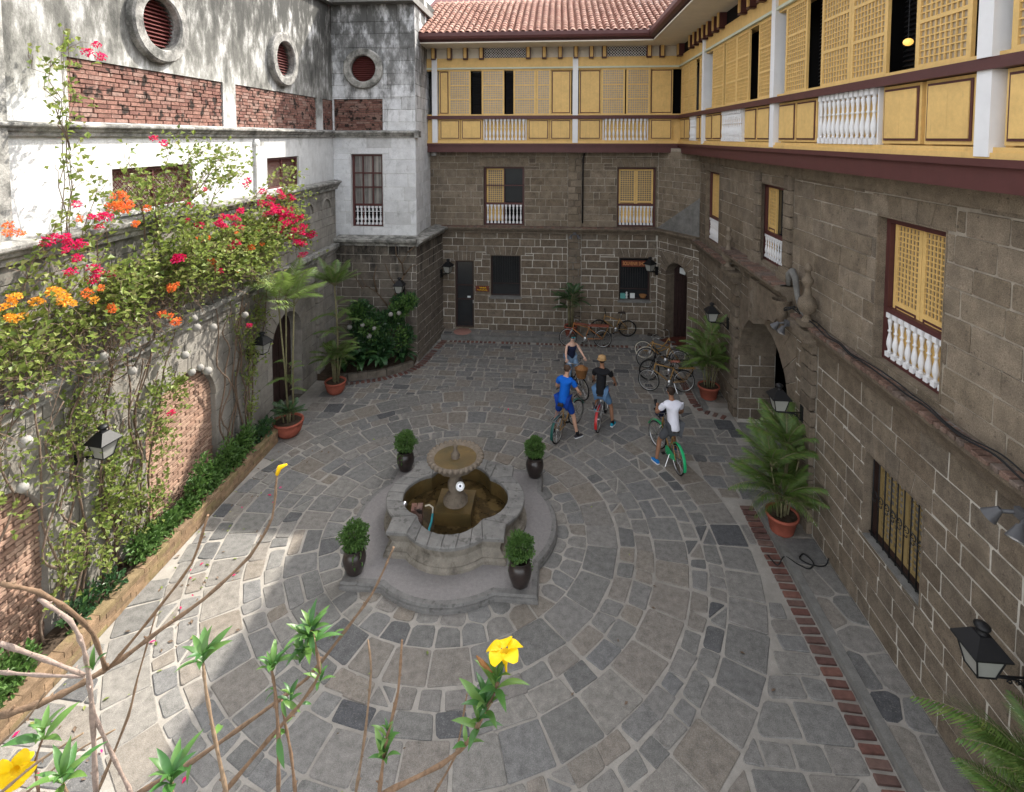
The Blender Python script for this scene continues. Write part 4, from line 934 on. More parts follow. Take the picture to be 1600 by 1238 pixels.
def bricks(x0, x1, z0, z1, y=.045, h=.078, w=.27, m='brickred'):
    gs = []; z = z0; row = 0
    n = round((z1-z0)/h); h = (z1-z0)/n
    for row in range(n):
        x = x0-U(0, w)
        while x < x1:
            ww = w*U(.8, 1.15); a, b = max(x, x0), min(x+ww, x1); x += ww
            if b-a < .03: continue
            z = z0+row*h; e = .006; q = [(a+e*U(.5, 1.4), z+e), (b-e*U(.5, 1.4), z+e), (b-e, z+h-e*U(.6, 1.6)), (a+e, z+h-e)]
            gs.append(G(m).poly([(p[0]+U(-.004, .004), p[1]+U(-.003, .003)) for p in q], y+.05, y-U(0, .022), .008))
    return gs
WX = -7.85; WY0 = 1.0
wb, L = wallthing('whitewashed_building', 'tall stained whitewashed building with oval louvred windows and bare brick panels at the left', (WX, WY0), (WX, 18.4)); L = 17.4
wb['category'] = 'building'
Sw = lambda y: y-WY0
OC = [(Sw(10.05), 10.02, .5, .76), (Sw(14.85), 10.02, .5, .76)]
WN = [(Sw(8.85), 6.45, Sw(10.95), 7.24), (Sw(13.95), 6.37, Sw(15.75), 7.24)]
BP = [(Sw(8.06), 8.06, Sw(12.1), 9.1), (Sw(12.6), 8.06, Sw(17.05), 9.1), (Sw(17.5), 8.06, Sw(18.36), 9.1)]
rr = [(c[0]-.95, c[1]-.9, c[0]+.95, c[1]+.9) for c in OC]
g = G('plaster')
for r_ in cuts([(0, 3.9, L, 13.2)], WN+BP+rr): g.box(r_[0], 0, r_[1], r_[2], .35, r_[3])
for c, r_ in zip(OC, rr): ringpanel(g, r_, c[:2], c[2])
part('plaster_wall', g, wb, origin=False)
part('joint_bed', G('brickjoint').box(0, .07, 8.0, L, .1, 9.15), wb)
allb = []
for b_ in BP: allb += bricks(b_[0], b_[2], b_[1], b_[3])
pieces(wb, 'brick', allb, 300)
for c, lb_ in zip(OC, ('near oval louvred window with a grey stone ring', 'far oval louvred window with a grey stone ring')): oculus(wb, *c, label=lb_)
ledge(wb, 0, L-.02, 8.02, .2, 'mossledge', h=.2, name='cornice')
for h in WN:
    w = win_frame(wb, (h[0], h[1], h[2], h[3]), .06, m='maroon', t=.07, bars=[('v', (h[0]+h[2])/2)]); room(wb, h, .24, 'cream', 0)
    g = G('redslat'); n = 15 if h is WN[0] else 13
    x0, z0, x1, z1 = h[0]+.07, h[1]+.05, h[2]-.07, h[3]-.07; hh = z1-z0
    for sgn in (1, -1):
        x = x0-hh
        while x < x1:
            ta, tb = max(0, (x0-x)/hh), min(1, (x1-x)/hh)
            if tb-ta > .05:
                za, zb = (z0+hh*ta, z0+hh*tb) if sgn > 0 else (z1-hh*ta, z1-hh*tb)
                g.tube([(x+hh*ta, .1+.012*sgn, za), (x+hh*tb, .1+.012*sgn, zb)], .011, 4)
            x += .098
    part('lattice', g, w)
    part('sill', G('plaster').box(h[0]-.08, -.06, h[1]-.07, h[2]+.08, .1, h[1]-.002), wb)
part('pilaster', G('plaster').box(Sw(13.32), -.07, 6.3, Sw(13.48), .01, 7.62).ell((Sw(13.4), -.03, 7.65), .14, .06, .12).box(Sw(13.28), -.08, 6.3, Sw(13.52), .01, 6.5), wb)
part('buttress', G('mossledge').box(Sw(1.5), -.14, 6.33, Sw(6.95), .01, 13.2), wb)
part('eave', G('concrete').box(0, -.22, 12.35, L, .4, 12.55).box(0, -.3, 12.55, L, .5, 12.62), wb)
# ---------------------------------------------------------------- square tower at the far left
tw, L = wallthing('white_tower', 'square whitewashed block tower with a round louvred window in the far left corner', (-7.86, 18.3), (-4.9, 18.3)); tw['category'] = 'tower'
Q = lambda x: x+7.86
WT = (Q(-7.24), 4.64, Q(-6.07), 7.24); OT = (Q(-6.7), 10.18, .45, .7); BT = (Q(-7.8), 8.05, Q(-6.06), 9.14)
rt = (OT[0]-.68, OT[1]-.68, OT[0]+.68, OT[1]+.68)
gs = ashlar(0, L, 4.32, 12.4, [WT, BT, rt], 'limeblock', (.4, .5), (.7, 1.15), gap=.006, proud=.008, jit=.004, inset=.016)
t = atan2(.1, -.0)
side = ashlar(0, 7.5, 4.32, 12.4, [], 'limeblock', (.4, .5), (.7, 1.15), gap=.006, proud=.008, jit=.004, inset=.016)
MS = T(L, 0, 0) @ R(pi/2+.035)
for g_ in side: g_.xf(MS)
pieces(tw, 'stone_block', gs+side, 260)
g = G('plaster')
for r_ in cuts([(0, 3.9, L-.01, 13)], [WT, BT, rt]): g.box(r_[0], .006, r_[1], r_[2], .35, r_[3])
g2 = G('limeblock'); ringpanel(g2, rt, OT[:2], OT[2], y=-.004); part('round_surround', g2, tw); g.put(G('plaster').box(0.01, .006, 3.9, 7.5, .3, 13).xf(MS)); part('plaster_core', g, tw, origin=False)
part('joint_bed', G('brickjoint').box(BT[0]-.02, .07, 8, BT[2]+.05, .1, 9.2), tw); pieces(tw, 'brick', bricks(BT[0], BT[2], BT[1], BT[3]), 150)
oculus(tw, *OT, label='round louvred window with a wide grey stone ring')
ledge(tw, -.0, L+.12, 8.02, .22, 'mossledge', h=.22, name='cornice')
part('cornice_return', G('mossledge').box(L, -.2, 7.8, L+.14, .25, 8.02), tw)
w = win_frame(tw, (WT[0]+.02, WT[1]+.02, WT[2]-.02, WT[3]-.02), .12, t=.075, rail=5.42, bars=[('v', WT[0]+.4), ('v', WT[0]+.76), ('h', 6.05), ('h', 6.55)]); w['label'] = 'maroon sash window with white curtains above a white baluster rail'
part('pane', G('glasscurt').box(WT[0]+.05, .19, 5.4, WT[2]-.05, .2, 7.2), w); balusters(w, WT[0]+.12, WT[2]-.08, .13, 4.72, 5.38, 7); part('cross_bar', G('white').box(WT[0]+.1, .12, 4.9, WT[2]-.1, .14, 4.92).box(WT[0]+.1, .12, 5.18, WT[2]-.1, .14, 5.2), w); room(tw, WT, .34)
reveal(tw, WT, .0, .34, 'plaster', .018)
part('eave', G('concrete').box(-.1, -.42, 12.38, L-.02, .4, 12.55).box(-.1, -.5, 12.55, L-.02, .5, 12.62).box(L-.02, -.4, 12.38, L+.06, 7, 12.6), tw)
part('corner_block', G('plaster').ell((0, 0, 0), .14, .12, .09), tw).location = (L+.08, 2.42, 7.16)
# ---------------------------------------------------------------- its stone base
tb, L = wallthing('tower_base', 'dark stained stone base under the white tower with slanted side facing the court', (-7.68, 18.0), (-4.83, 18.0))
gs = ashlar(-.15, L, .0, 4.04, [], 'towerstone', (.27, .34), (.45, .8), gap=.016)
SA = atan2(2.8, .33); MS = T(L, 0, 0) @ R(SA)
sd_ = ashlar(0, 2.82, .0, 4.04, [], 'towerstone', (.27, .34), (.4, .75), gap=.018)
for g_ in sd_: g_.xf(MS)
pieces(tb, 'stone_block', gs+sd_, 300)
part('mortar_bed', G('joint').box(-.3, .012, -.2, L-.005, .5, 4.2).put(G('joint').box(.005, .008, -.2, 2.9, .4, 4.2).xf(MS)), tb)
pf = [(.3, -.26), (-.1, -.26), (-.12, -.2), (-.2, -.12), (-.26, -.1), (-.28, -.02), (-.26, 0), (.3, .05)]
g = G('mossledge').prism([(a, 4.32+b) for a, b in pf], 0, L+.05, up='x'); g.put(G('mossledge').prism([(a, 4.318+b) for a, b in pf], -.1, 2.85, up='x').xf(MS)); part('ledge', g, tb)
part('foot_course', G('towerstone').box(0, -.06, 0, 2.85, .01, .22).xf(MS), tb)
# ---------------------------------------------------------------- planted bed in front of it
bed = thing('corner_bed', 'low stone edged planting bed at the foot of the tower base', 'planting bed', (0, 0, 0))
pl_ = [(-4.86, 17.5), (-5.55, 16.78), (-6.65, 16.32), (-7.1, 16.28), (-7.66, 16.28), (-7.66, 17.98), (-4.86, 17.98)]
part('soil', G('soil').prism(pl_, -.05, .2), bed)
g = G('towerstone')
for (ax, ay), (bx, by) in zip(pl_[:4], pl_[1:4]):
    Ln = hypot(bx-ax, by-ay); t = atan2(by-ay, bx-ax); n = max(2, int(Ln/.24))
    for i in range(n): g.put(G('towerstone').poly([(-.5*Ln/n+.006, -.07), (.5*Ln/n-.006, -.07), (.5*Ln/n-.006, .07), (-.5*Ln/n+.006, .07)], -.02, .22+U(0, .02), .012, up='z').xf(T(ax+(bx-ax)*(i+.5)/n, ay+(by-ay)*(i+.5)/n, 0) @ R(t)))
part('edging', g, bed)
# ================================================================ FOUNTAIN
ft = thing('fountain', 'grey stone fountain with four lobed basin and a scalloped bowl on a pedestal', 'fountain', (FX, FY, 0))
NA = 12
def quat(c, e, Rr):
    s = Rr-c; rad = (e*e+s*s)/(2*s); x0 = Rr-rad; ph = math.asin(min(1, e/rad)); ph = ph if x0 <= c else pi-ph
    o = []
    for k in range(4):
        for i in range(NA+1): t = -ph+2*ph*i/NA; p = (x0+rad*cos(t), rad*sin(t)); o.append((p[0]*cos(k*pi/2)-p[1]*sin(k*pi/2), p[0]*sin(k*pi/2)+p[1]*cos(k*pi/2)))
        p = (c, c); o.append((p[0]*cos(k*pi/2)-p[1]*sin(k*pi/2), p[0]*sin(k*pi/2)+p[1]*cos(k*pi/2)))
    return o
def loft(g, rings):
    n = len(rings[0][0]); b = len(g.v)
    for pts, z in rings: g.v += [(x, y, z) for x, y in pts]
    for i in range(len(rings)-1):
        for j in range(n): g.f.append((b+i*n+j, b+i*n+(j+1) % n, b+(i+1)*n+(j+1) % n, b+(i+1)*n+j)); g.mi.append(g.m); g.smooth.append(False)
    return g
g = G('platform', 'stonefount'); g.m = 1; P_ = lambda o: quat(1.72+o, .98+o*.3, 2.05+o)
loft(g, [(P_(0), -.02), (P_(0), .05), (P_(-.03), .075), (P_(-.01), .1), (P_(-.03), .14), (P_(-.12), .145)]); g.m = 0; g.add([(x, y, .145) for x, y in P_(-.12)], [tuple(range(4*(NA+2)))]); part('platform', g, ft, origin=False)
Ob = lambda o: quat(1.03+o, .68+o*.3, 1.33+o)
Ib = lambda o: quat(.64+o, .63+o, 1.07+o)
g = G('basinwall'); loft(g, [(Ob(.1), .14), (Ob(.1), .2), (Ob(.06), .235), (Ob(.07), .27), (Ob(.02), .3), (Ob(-.03), .37), (Ob(-.01), .44), (Ob(.0), .5), (Ob(.04), .525), (Ob(.04), .55)]); g2 = G('algae'); loft(g2, [(Ib(0), .56), (Ib(.01), .1)]); part('basin', g, ft, origin=False); part('basin_lining', g2, ft, origin=False)
O0, I0 = Ob(.06), Ib(-.015); st = []; n4 = NA+2; N = 4*n4
for k in range(4):
    idx = [(k*n4+i, k*n4+i+2) for i in range(0, NA, 2)]+[(k*n4+NA, k*n4+NA+2)]
    for a, b in idx:
        pts = [O0[i % N] for i in range(a, b+1)]+[I0[i % N] for i in range(b, a-1, -1)]
        cx, cy = sum(p[0] for p in pts)/len(pts), sum(p[1] for p in pts)/len(pts)
        pts = [(cx+(x-cx)*.985, cy+(y-cy)*.985) for x, y in pts]
        st.append(G('stonefount').poly(pts, .545, .612+U(0, .006), .02, up='z'))
pieces(ft, 'rim_stone', st, 60)
part('water', G(mat('murky shallow water', (.045, .03, .012), .5, 4, .12, .06, 12, .5, spots=((.12, .08, .032), 3.5, .52, .75))).lathe([(0, .24), (1.12, .24)], 32), ft)
part('pedestal', G('algae').box(-.36, -.36, .1, .36, .36, .5).box(-.39, -.39, .1, .39, .39, .17), ft)
part('stem', G('bowlstone').lathe([(.25, .5), (.25, .55), (.19, .59), (.2, .63), (.12, .66), (.1, .7), (.15, .78), (.15, .9), (.1, 1.0), (.09, 1.08), (.13, 1.14), (.2, 1.18)], 20, fn=lambda a, i: 1+(.06*cos(a*8) if 5 <= i <= 8 else 0)), ft)
part('bowl', G('bowlstone').lathe([(.12, 1.12), (.26, 1.16), (.4, 1.25), (.47, 1.34), (.52, 1.4), (.53, 1.43), (.5, 1.45), (.45, 1.44), (.42, 1.4), (.3, 1.35), (.1, 1.33), (0, 1.33)], 96, fn=lambda a, i: 1+(.02*cos(a*16) if 2 <= i <= 3 else 0)), ft)
sm_ = G('bowlstone').ell((0, 0, 0), .062, .05, .052, 8, 6).mesh('scallop')
for i in range(32): inst('scallop', sm_, ft, R(2*pi*i/32) @ T(.515, 0, 1.425) @ Matrix.Scale(U(.95, 1.05), 4))
part('bowl_water', G('algae').lathe([(0, 1.405), (.45, 1.405)], 28), ft)
part('finial', G('bowlstone').lathe([(.1, 1.33), (.12, 1.38), (.07, 1.42), (.09, 1.47), (.05, 1.52), (.03, 1.6), (.045, 1.63), (.02, 1.67), (0, 1.72)], 12, fn=lambda a, i: 1+.1*cos(6*a)), ft)
bs = thing('brick_stack', 'small stack of loose red bricks inside the fountain basin', 'bricks', (FX-.72, FY-.28, .22), .15)
for i in range(10):
    p = part('brick', G('brickred').box(-.11, -.05, 0, .11, .05, .065), bs); a_ = (i//2) % 2; p.location = ((0 if a_ else -.056+.112*(i % 2)), (-.056+.112*(i % 2) if a_ else 0), .07*(i//2)); p.rotation_euler = (0, 0, U(-.1, .1)+(0 if a_ else pi/2))
tag(part('hose', G('hose', 'cream_tyre').tube([(-.38, -.74, .3), (-.4, -.6, .34), (-.39, -.45, .37), (-.4, -.3, .42)], .022, 6).tube([(-.38, -.76, .3), (-.2, -.8, .29), (-.02, -.8, .29)], .022, 6), None, origin=False), 'cyan hose lying across the murky fountain basin', 'hose').location = (FX, FY, 0)
tag(part('pipe', G('cream_tyre').tube([(-.4, -.3, .42), (-.42, -.2, .48), (-.5, -.16, .5), (-.58, -.2, .5)], .016, 6), None, origin=False), 'bent cream pipe joining the hose to the brick stack', 'pipe').location = (FX, FY, 0)
sl_ = thing('fountain_lamp', 'round white ringed lamp fixed to the fountain stem under the bowl', 'lamp', (FX+.14, FY-.25, .98)); sl_.rotation_euler = (-.5, 0, .2)
part('ring', G('ring').lathe([(.045, -.012), (.085, -.012), (.085, .012), (.045, .012), (.045, -.012)], 20, axis='y'), sl_); part('bracket', G('iron').box(-.02, .0, -.02, .02, .2, .02), sl_); part('lens', G('silver').lathe([(0, .01), (.045, .01)], 16, axis='y'), sl_)
s2 = thing('basin_spot_lamp', 'small silver spot lamp beside the bricks on the fountain basin edge', 'lamp', (FX-1.0, FY-.22, .5)); part('housing', G('silver').lathe([(0, -.07), (.035, -.06), (.05, .03), (.055, .05)], 12, axis='y'), s2); part('stand', G('iron').tube([(0, 0, 0), (0, 0, -.25)], .01, 5), s2)
# ================================================================ LANTERNS
def lantern(label, wall, out, z, s=1.0, arm=.5):
    """wrought iron wall lantern; wall = point on the wall, out = direction away from it"""
    t = thing('wall_lantern', label, 'lantern', (wall[0], wall[1], z), atan2(out[1], out[0]), 'iron lanterns on the court walls')
    g = G('iron').box(-.01, -.07*s, -.5*s, .025, .07*s, -.12*s).tube([(0, 0, -.3*s), (arm, 0, -.3*s)], .014*s, 6)
    g.tube([(.02, 0, -.46*s)]+[(.06*s+.11*s*k/6, 0, (-.47+.14*(k/6)**.6)*s) for k in range(7)]+[(arm*.75, 0, -.31*s)], .012*s, 5)
    for c, r in ((.13*s, .045*s), (.24*s, .035*s)): g.tube([(c+r*cos(a)*(1-a/9), 0, -.37*s+r*sin(a)*(1-a/9)) for a in np.linspace(0, 6, 10)], .009*s, 5)
    part('bracket', g, t)
    a, b, h = .105*s, .17*s, .3*s; c = arm; g = G('iron').lathe([(0, -.32*s), (.03*s, -.3*s), (.045*s, -.27*s), (.02*s, -.25*s)], 10, (c, 0, 0))
    g.box(c-a, -a, -.25*s, c+a, a, -.225*s)
    for sx in (-1, 1):
        for sy in (-1, 1): g.tube([(c+sx*a, sy*a, -.24*s), (c+sx*b, sy*b, h-.24*s)], .012*s, 4)
    for k in range(4):
        p, q = [(b, b), (-b, b), (-b, -b), (b, -b)][k], [(-b, b), (-b, -b), (b, -b), (b, b)][k]; g.tube([(c+p[0], p[1], h-.24*s), (c+q[0], q[1], h-.24*s)], .013*s, 4)
    part('frame', g, t)
    for k in range(4):
        vs = [(a*.97, -a*.97, -.225*s), (a*.97, a*.97, -.225*s), (b*.97, b*.97, h-.25*s), (b*.97, -b*.97, h-.25*s)]
        part('pane', G('frosted').add(vs, [(0, 1, 2, 3)]).xf(T(c, 0, 0) @ R(k*pi/2)), t)
    z0 = h-.235*s; e = b*1.28
    g = G('iron').add([(c+x*e, y*e, z0) for x, y in ((-1,-1),(1,-1),(1,1),(-1,1))]+[(c+x*e, y*e, z0+.02*s) for x, y in ((-1,-1),(1,-1),(1,1),(-1,1))]+[(c+x*.075*s, y*.075*s, z0+.19*s) for x, y in ((-1,-1),(1,-1),(1,1),(-1,1))], [(3,2,1,0)]+[(i, (i+1) % 4, 4+(i+1) % 4, 4+i) for i in range(4)]+[(4+i, 4+(i+1) % 4, 8+(i+1) % 4, 8+i) for i in range(4)]+[(8,9,10,11)])
    part('roof', g, t); part('chimney', G('iron').lathe([(.07*s, z0+.17*s), (.055*s, z0+.22*s), (.05*s, z0+.25*s), (.085*s, z0+.26*s), (.09*s, z0+.285*s), (.06*s, z0+.31*s), (.03*s, z0+.325*s), (0, z0+.33*s)], 14, (c, 0, 0)), t)
    return t
lantern('large black lantern low on the right wall beside the foreground palm', (4.95, 5.72), (-1, 0), 2.42, .84, .5)
lantern('black lantern on the right wall pilaster above the nearer potted palm', (4.85, 10.75), (-1, 0), 2.62, .84, .45)
lantern('black lantern on the right wall above the farther potted palm', (4.85, 15.4), (-1, 0), 2.8, .84, .45)
lantern('black lantern at the shop window corner of the back wall', (3.84, 20.75), (-.75, -.66), 2.95, .85, .4)
lantern('black lantern on the stone side wall left of the narrow glazed door', (-4.5, 20.45), (1, -.3), 2.75, .85, .3)
lantern('black lantern half hidden by the leafy bush on the tower base', (-5.3, 17.95), (0, -1), 2.75, .85, .42)
lantern('black lantern on the garden wall among the vines beside the brick niche', (-7.68, 7.75), (1, -.15), 2.95, .82, .55)
lantern('black lantern on the garden wall beside the dark arched door', (-7.68, 12.45), (1, -.2), 2.72, .84, .5)
# ---------------------------------------------------------------- spot lamps, urns, cables
def spots(label, p, out, z, arms=2):
    t = thing('spot_lamps', label, 'spot lamp', (p[0], p[1], z), atan2(out[1], out[0]))
    part('base', G('greymetal').box(-.02, -.06, -.05, .04, .06, .05), t)
    for k in range(arms):
        d = Vector((.8, (k-.5)*1.5, -.35)).normalized(); a = d*.2
        part('arm', G('greymetal').tube([(0, (k-.5)*.08, 0), tuple(a)], .02, 6), t)
        M = Vector((0, 0, 1)).rotation_difference(Vector((.5, (k-.5)*.6, -.75)).normalized()).to_matrix().to_4x4()
        g = G('greymetal', 'silver').lathe([(.03, -.04), (.05, .02), (.085, .11)], 12); g.m = 1; g.lathe([(.083, .105), (.05, .06), (0, .05)], 12); part('lamp_head', g.xf(T(*a) @ M), t)
spots('pair of grey spot lamps on the near right wall just below its brick ledge', (4.7, 5.62), (-1, 0), 4.0)
spots('pair of small spot lamps on the broken ledge beside the stone urn', (4.6, 10.95), (-1, 0), 4.1)
spots('pair of small spot lamps under the ledge on the back wall pilaster', (.68, 20.5), (0, -1), 4.12)
def urn(label, x, y, z, s):
    t = thing('stone_urn', label, 'urn', (x, y, z)); f = lambda a, i: 1+(.05*cos(8*a) if 3 <= i <= 6 else 0)
    part('foot', G('adobe').box(-.13*s, -.13*s, 0, .13*s, .13*s, .08*s), t)
    part('body', G('adobe').lathe([(.1*s, .08*s), (.055*s, .16*s), (.06*s, .2*s), (.13*s, .26*s), (.165*s, .38*s), (.14*s, .47*s), (.07*s, .54*s), (.05*s, .68*s), (.075*s, .74*s), (.1*s, .78*s), (.1*s, .83*s), (.05*s, .9*s), (.045*s, .98*s), (.07*s, 1.0*s), (.06*s, 1.06*s), (.02*s, 1.12*s), (0, 1.13*s)], 16, fn=f), t)
urn('stone urn finial on the pilaster cap at the near end of the carriage entrance', 4.72, 10.4, 4.26, 1.05)
urn('stone urn finial on the pilaster cap at the far end of the carriage entrance', 4.68, 14.95, 4.2, 1.05)
cb = thing('ledge_cable', 'black cable sagging along the brick ledge of the right wall', 'cable', (4.72, 10.6, 4.33))
pts = [(U(-.05, .03), -i*.35, .02+.02*sin(i*2.1)) for i in range(16)]; part('cable_run', G('cable').tube(smooth(pts), .013, 5), cb, origin=False); part('cable_run', G('cable').tube(smooth([(x+.05+.03*sin(i), y, z+.01) for i, (x, y, z) in enumerate(pts)]), .01, 5), cb, origin=False)
part('cable_coil', G('cable').tube([(-.08+.12*cos(t*1.3), .25+.1*sin(t), .03+.05*sin(t*2.2)+.04) for t in np.linspace(0, 9, 26)], .011, 5), cb, origin=False)
cb = thing('floor_cable', 'thin black cable looping on the footway beside the nearer potted palm', 'cable', (4.45, 9.75, .13))
part('cable_run', G('cable').tube(smooth([(-.5, .2, -.1), (-.42, -.05, -.09), (-.25, .08, -.02), (-.1, -.1, .0), (.05, -.2, 0), (.2, -.05, 0), (.12, .15, .0), (0, .02, 0), (.15, -.12, .01), (.38, -.1, 0), (.46, -.05, .1)]), .012, 5), cb, origin=False)
dp = thing('wall_conduit', 'thin dark conduit running down the near right wall past the big lantern', 'pipe', (4.93, 5.42, 0)); part('pipe', G('iron').tube([(0, 0, 4.2), (0, .02, 2.5), (0, .03, .3)], .018, 6), dp)
# ---------------------------------------------------------------- paper ball lamps
bg = G('ball').lathe([(.085*cos(t)*(1+.03*(i % 2)), .085*sin(t)) for i, t in enumerate(np.linspace(-pi/2+.2, pi/2-.2, 15))], 14); bme = bg.mesh('ball_lamp')
BL = [(-7.2,11.68,3.69),(-7.2,9.94,4.2),(-7.2,10.01,3.99),(-7.2,10.52,3.81),(-7.2,8.91,4.08),(-7.2,9.65,3.57),(-7.2,7.81,4.31),(-7.2,8.37,3.82),(-7.2,9.83,3.15),(-7.2,10.08,3.14),(-7.2,10.3,2.97),(-7.2,6.44,3.06),(-7.2,6.51,3.66),(-6.81,16.9,1.54),(-6.33,16.8,1.66),(-5.94,16.8,1.56),(-5.13,16.9,2.06),(-5.41,16.9,2.01),(-6.11,16.8,1.3)]
BN = ['rightmost ball lamp by the upper edge of the arched door', 'upper ball lamp of the close pair above the brick niche', 'lower ball lamp of the close pair above the brick niche', 'ball lamp hanging just right of the close pair', 'ball lamp up among the leaves left of the brick niche', 'ball lamp at the left shoulder of the brick niche', 'highest ball lamp, half hidden by orange flowers', 'ball lamp above the wall lantern', 'left ball lamp of three before the top of the niche', 'middle ball lamp of three before the top of the niche', 'right ball lamp of three before the top of the niche', 'lowest ball lamp at the far left of the vines', 'ball lamp at the far left above the lowest one',
 'left ball lamp in the dark corner bush', 'second ball lamp from the left in the dark corner bush', 'middle ball lamp in the dark corner bush', 'upper right ball lamp in the dark corner bush', 'ball lamp next to the upper right one in the bush', 'lowest ball lamp in the dark corner bush']
for i, p in enumerate(BL):
    t = thing('ball_lamp', 'white paper '+BN[i], 'ball lamp', p, 0, 'ball lamps in the corner bush' if p[1] > 15 else 'ball lamps hung in the vines')
    inst('globe', bme, t, Matrix.Scale(U(.8, 1.0), 4)); part('cord', G('cable').tube([(0, 0, .08), (U(-.03, .0), U(-.03, .03), .3)], .005, 4), t)
# ================================================================ BICYCLES
def bike(label, loc, ang, frame='bamboo', fender=None, wall='rubber', saddle='leather', lean=0, steer=0, basket=False, bench=False, rack=False, sport=False, step=False, guard=None, group=None, grip='leather'):
    t = thing('bicycle', label, 'bicycle', loc, ang, group); t.rotation_euler = (lean, 0, ang)
    RX_, FXx, wr = -.52, .56, .335
    if bench: RX_ = -.72
    A = lambda *p: tuple(p)
    bb, st, sd = (-.08, 0, .3), (-.22, 0, .74), (-.26, 0, .93)
    if sport: sd = (-.28, 0, .98)
    hb, ht = (.39, 0, .66), (.33, 0, .9)
    g = G(frame); r = .021 if frame == 'bamboo' else .018
    if step: g.tube([ht, (.24, 0, .72), (.06, 0, .48), (-.1, 0, .42)], r, 6)
    else: g.tube([(.345, 0, .84), (-.2, 0, .72 if not sport else .66)], r, 6)
    g.tube([hb, (.2, 0, .52 if not step else .46), bb], r, 6).tube([bb, st], r, 6).tube([hb, ht], r*1.15, 6)
    for s_ in (-1, 1): g.tube([(bb[0], s_*.035, bb[2]), (RX_, s_*.06, .335)], r*.6, 5).tube([(st[0], s_*.03, st[2]-.05), (RX_, s_*.06, .335)], r*.55, 5)
    part('frame', g, t)
    fk = link(bpy.data.objects.new('fork', G('chrome' if not sport else 'iron').tube([(.39, 0, .66), (.4, .0, .63)], .02, 5).tube([(.395, .05, .66), (.47, .055, .5), (FXx, .055, .335)], .014, 5).tube([(.395, -.05, .66), (.47, -.055, .5), (FXx, -.055, .335)], .014, 5).tube([(.395, .05, .66), (.395, -.05, .66)], .014, 5).mesh('fork')), t)
    if steer: fk.matrix_local = T(.4, 0, 0) @ R(steer) @ T(-.4, 0, 0)
    for name, wx, par in (('wheel', RX_, t), ('wheel', FXx, fk)):
        tr = .02 if not sport else .028
        w = link(bpy.data.objects.new('wheel', G('chrome' if wall == 'rubber' and not sport else wall if wall != 'rubber' else 'rubber').lathe([(wr-.045, -.014), (wr-.03, -.016), (wr-.03, .016), (wr-.045, .014), (wr-.045, -.014)], 28, axis='y').mesh('rim')), t)
        if par is fk and steer: w.matrix_local = T(.4, 0, 0) @ R(steer) @ T(wx-.4, 0, .335)
        else: w.location = (wx, 0, .335)
        part('tyre', G('rubber').lathe([(wr-.02+tr*cos(a)*.9, tr*sin(a)) for a in np.linspace(0, 2*pi, 9)], 28, axis='y'), w)
        if wall == 'cream_tyre': part('tyre_wall', G('cream_tyre').lathe([(wr-.035, -.02), (wr-.012, -.021)], 28, axis='y').lathe([(wr-.035, .02), (wr-.012, .021)], 28, axis='y'), w)
        sp = G('chrome').lathe([(.022, -.035), (.022, .035)], 8, axis='y')
        for k in range(14): a = 2*pi*k/14; sp.tube([(.02*cos(a+.6), .03*(-1)**k, .02*sin(a+.6)), ((wr-.04)*cos(a), 0, (wr-.04)*sin(a))], .0022, 3, caps=False)
        part('spokes', sp, w)
        if fender:
            a0, a1 = (.15*pi, 1.02*pi) if par is t else (.1*pi, .85*pi)
            if par is t and fender not in ('cream_tyre',): a1 = 1.08*pi
            f = part('fender', G(fender).lathe([(wr+.028, -.035), (wr+.04, 0), (wr+.028, .035)], 16, axis='y', a0=a0, a1=a1), w)
    g = G('chrome' if not sport else 'iron')
    if sport: hbz = .98; pts = [(.34, -.31, hbz), (.34, 0, hbz), (.34, .31, hbz)]
    else: pts = [(.1, -.3, 1.03), (.2, -.29, 1.05), (.3, -.2, 1.06), (.33, -.05, 1.0), (.33, .05, 1.0), (.3, .2, 1.06), (.2, .29, 1.05), (.1, .3, 1.03)]
    g.tube([ht, (.33, 0, 1.0)], .016, 6).tube(pts, .012, 6); hbm = part('handlebar', g, t, origin=False)
    for s_ in (-1, 1): part('grip', G(grip).tube([(pts[0][0]-.005, s_*.3, pts[0][2]), (pts[0][0]+(.1 if not sport else 0), s_*(.295 if not sport else .2), pts[0][2]+(.02 if not sport else 0))], .018, 6), hbm)
    if steer:
        hbm.matrix_local = T(.4, 0, 0) @ R(steer) @ T(-.4, 0, 0)
    part('seat_post', G('chrome').tube([st, (sd[0], 0, sd[2]-.03)], .013, 6), t)
    if bench:
        part('bench_seat', G('redwood').box(-.95, -.1, .78, -.2, .1, .84), t); part('long_rail', G('redwood').tube([(.3, .04, .86), (0, .05, .84), (-.25, .05, .8)], .02, 6).tube([(.3, -.04, .86), (0, -.05, .84), (-.25, -.05, .8)], .02, 6), t)
        part('rack', G('bamboo').tube([(-.92, .08, .77), (-.72, .06, .34)], .012, 5).tube([(-.92, -.08, .77), (-.72, -.06, .34)], .012, 5), t)
    else:
        part('saddle', G(saddle).add([(x, y, z) for x, w_, zt in ((-.14, .075, 0), (-.1, .085, .012), (0, .05, .005), (.1, .022, 0), (.14, .012, -.012)) for y, z in ((-w_, zt-.03), (-w_*.8, zt+.015), (0, zt+.025), (w_*.8, zt+.015), (w_, zt-.03))], [(i*5+j, i*5+j+1, i*5+j+6, i*5+j+5) for i in range(4) for j in range(4)]+[(0, 1, 2, 3, 4), (24, 23, 22, 21, 20)]).xf(T(*sd)), t)
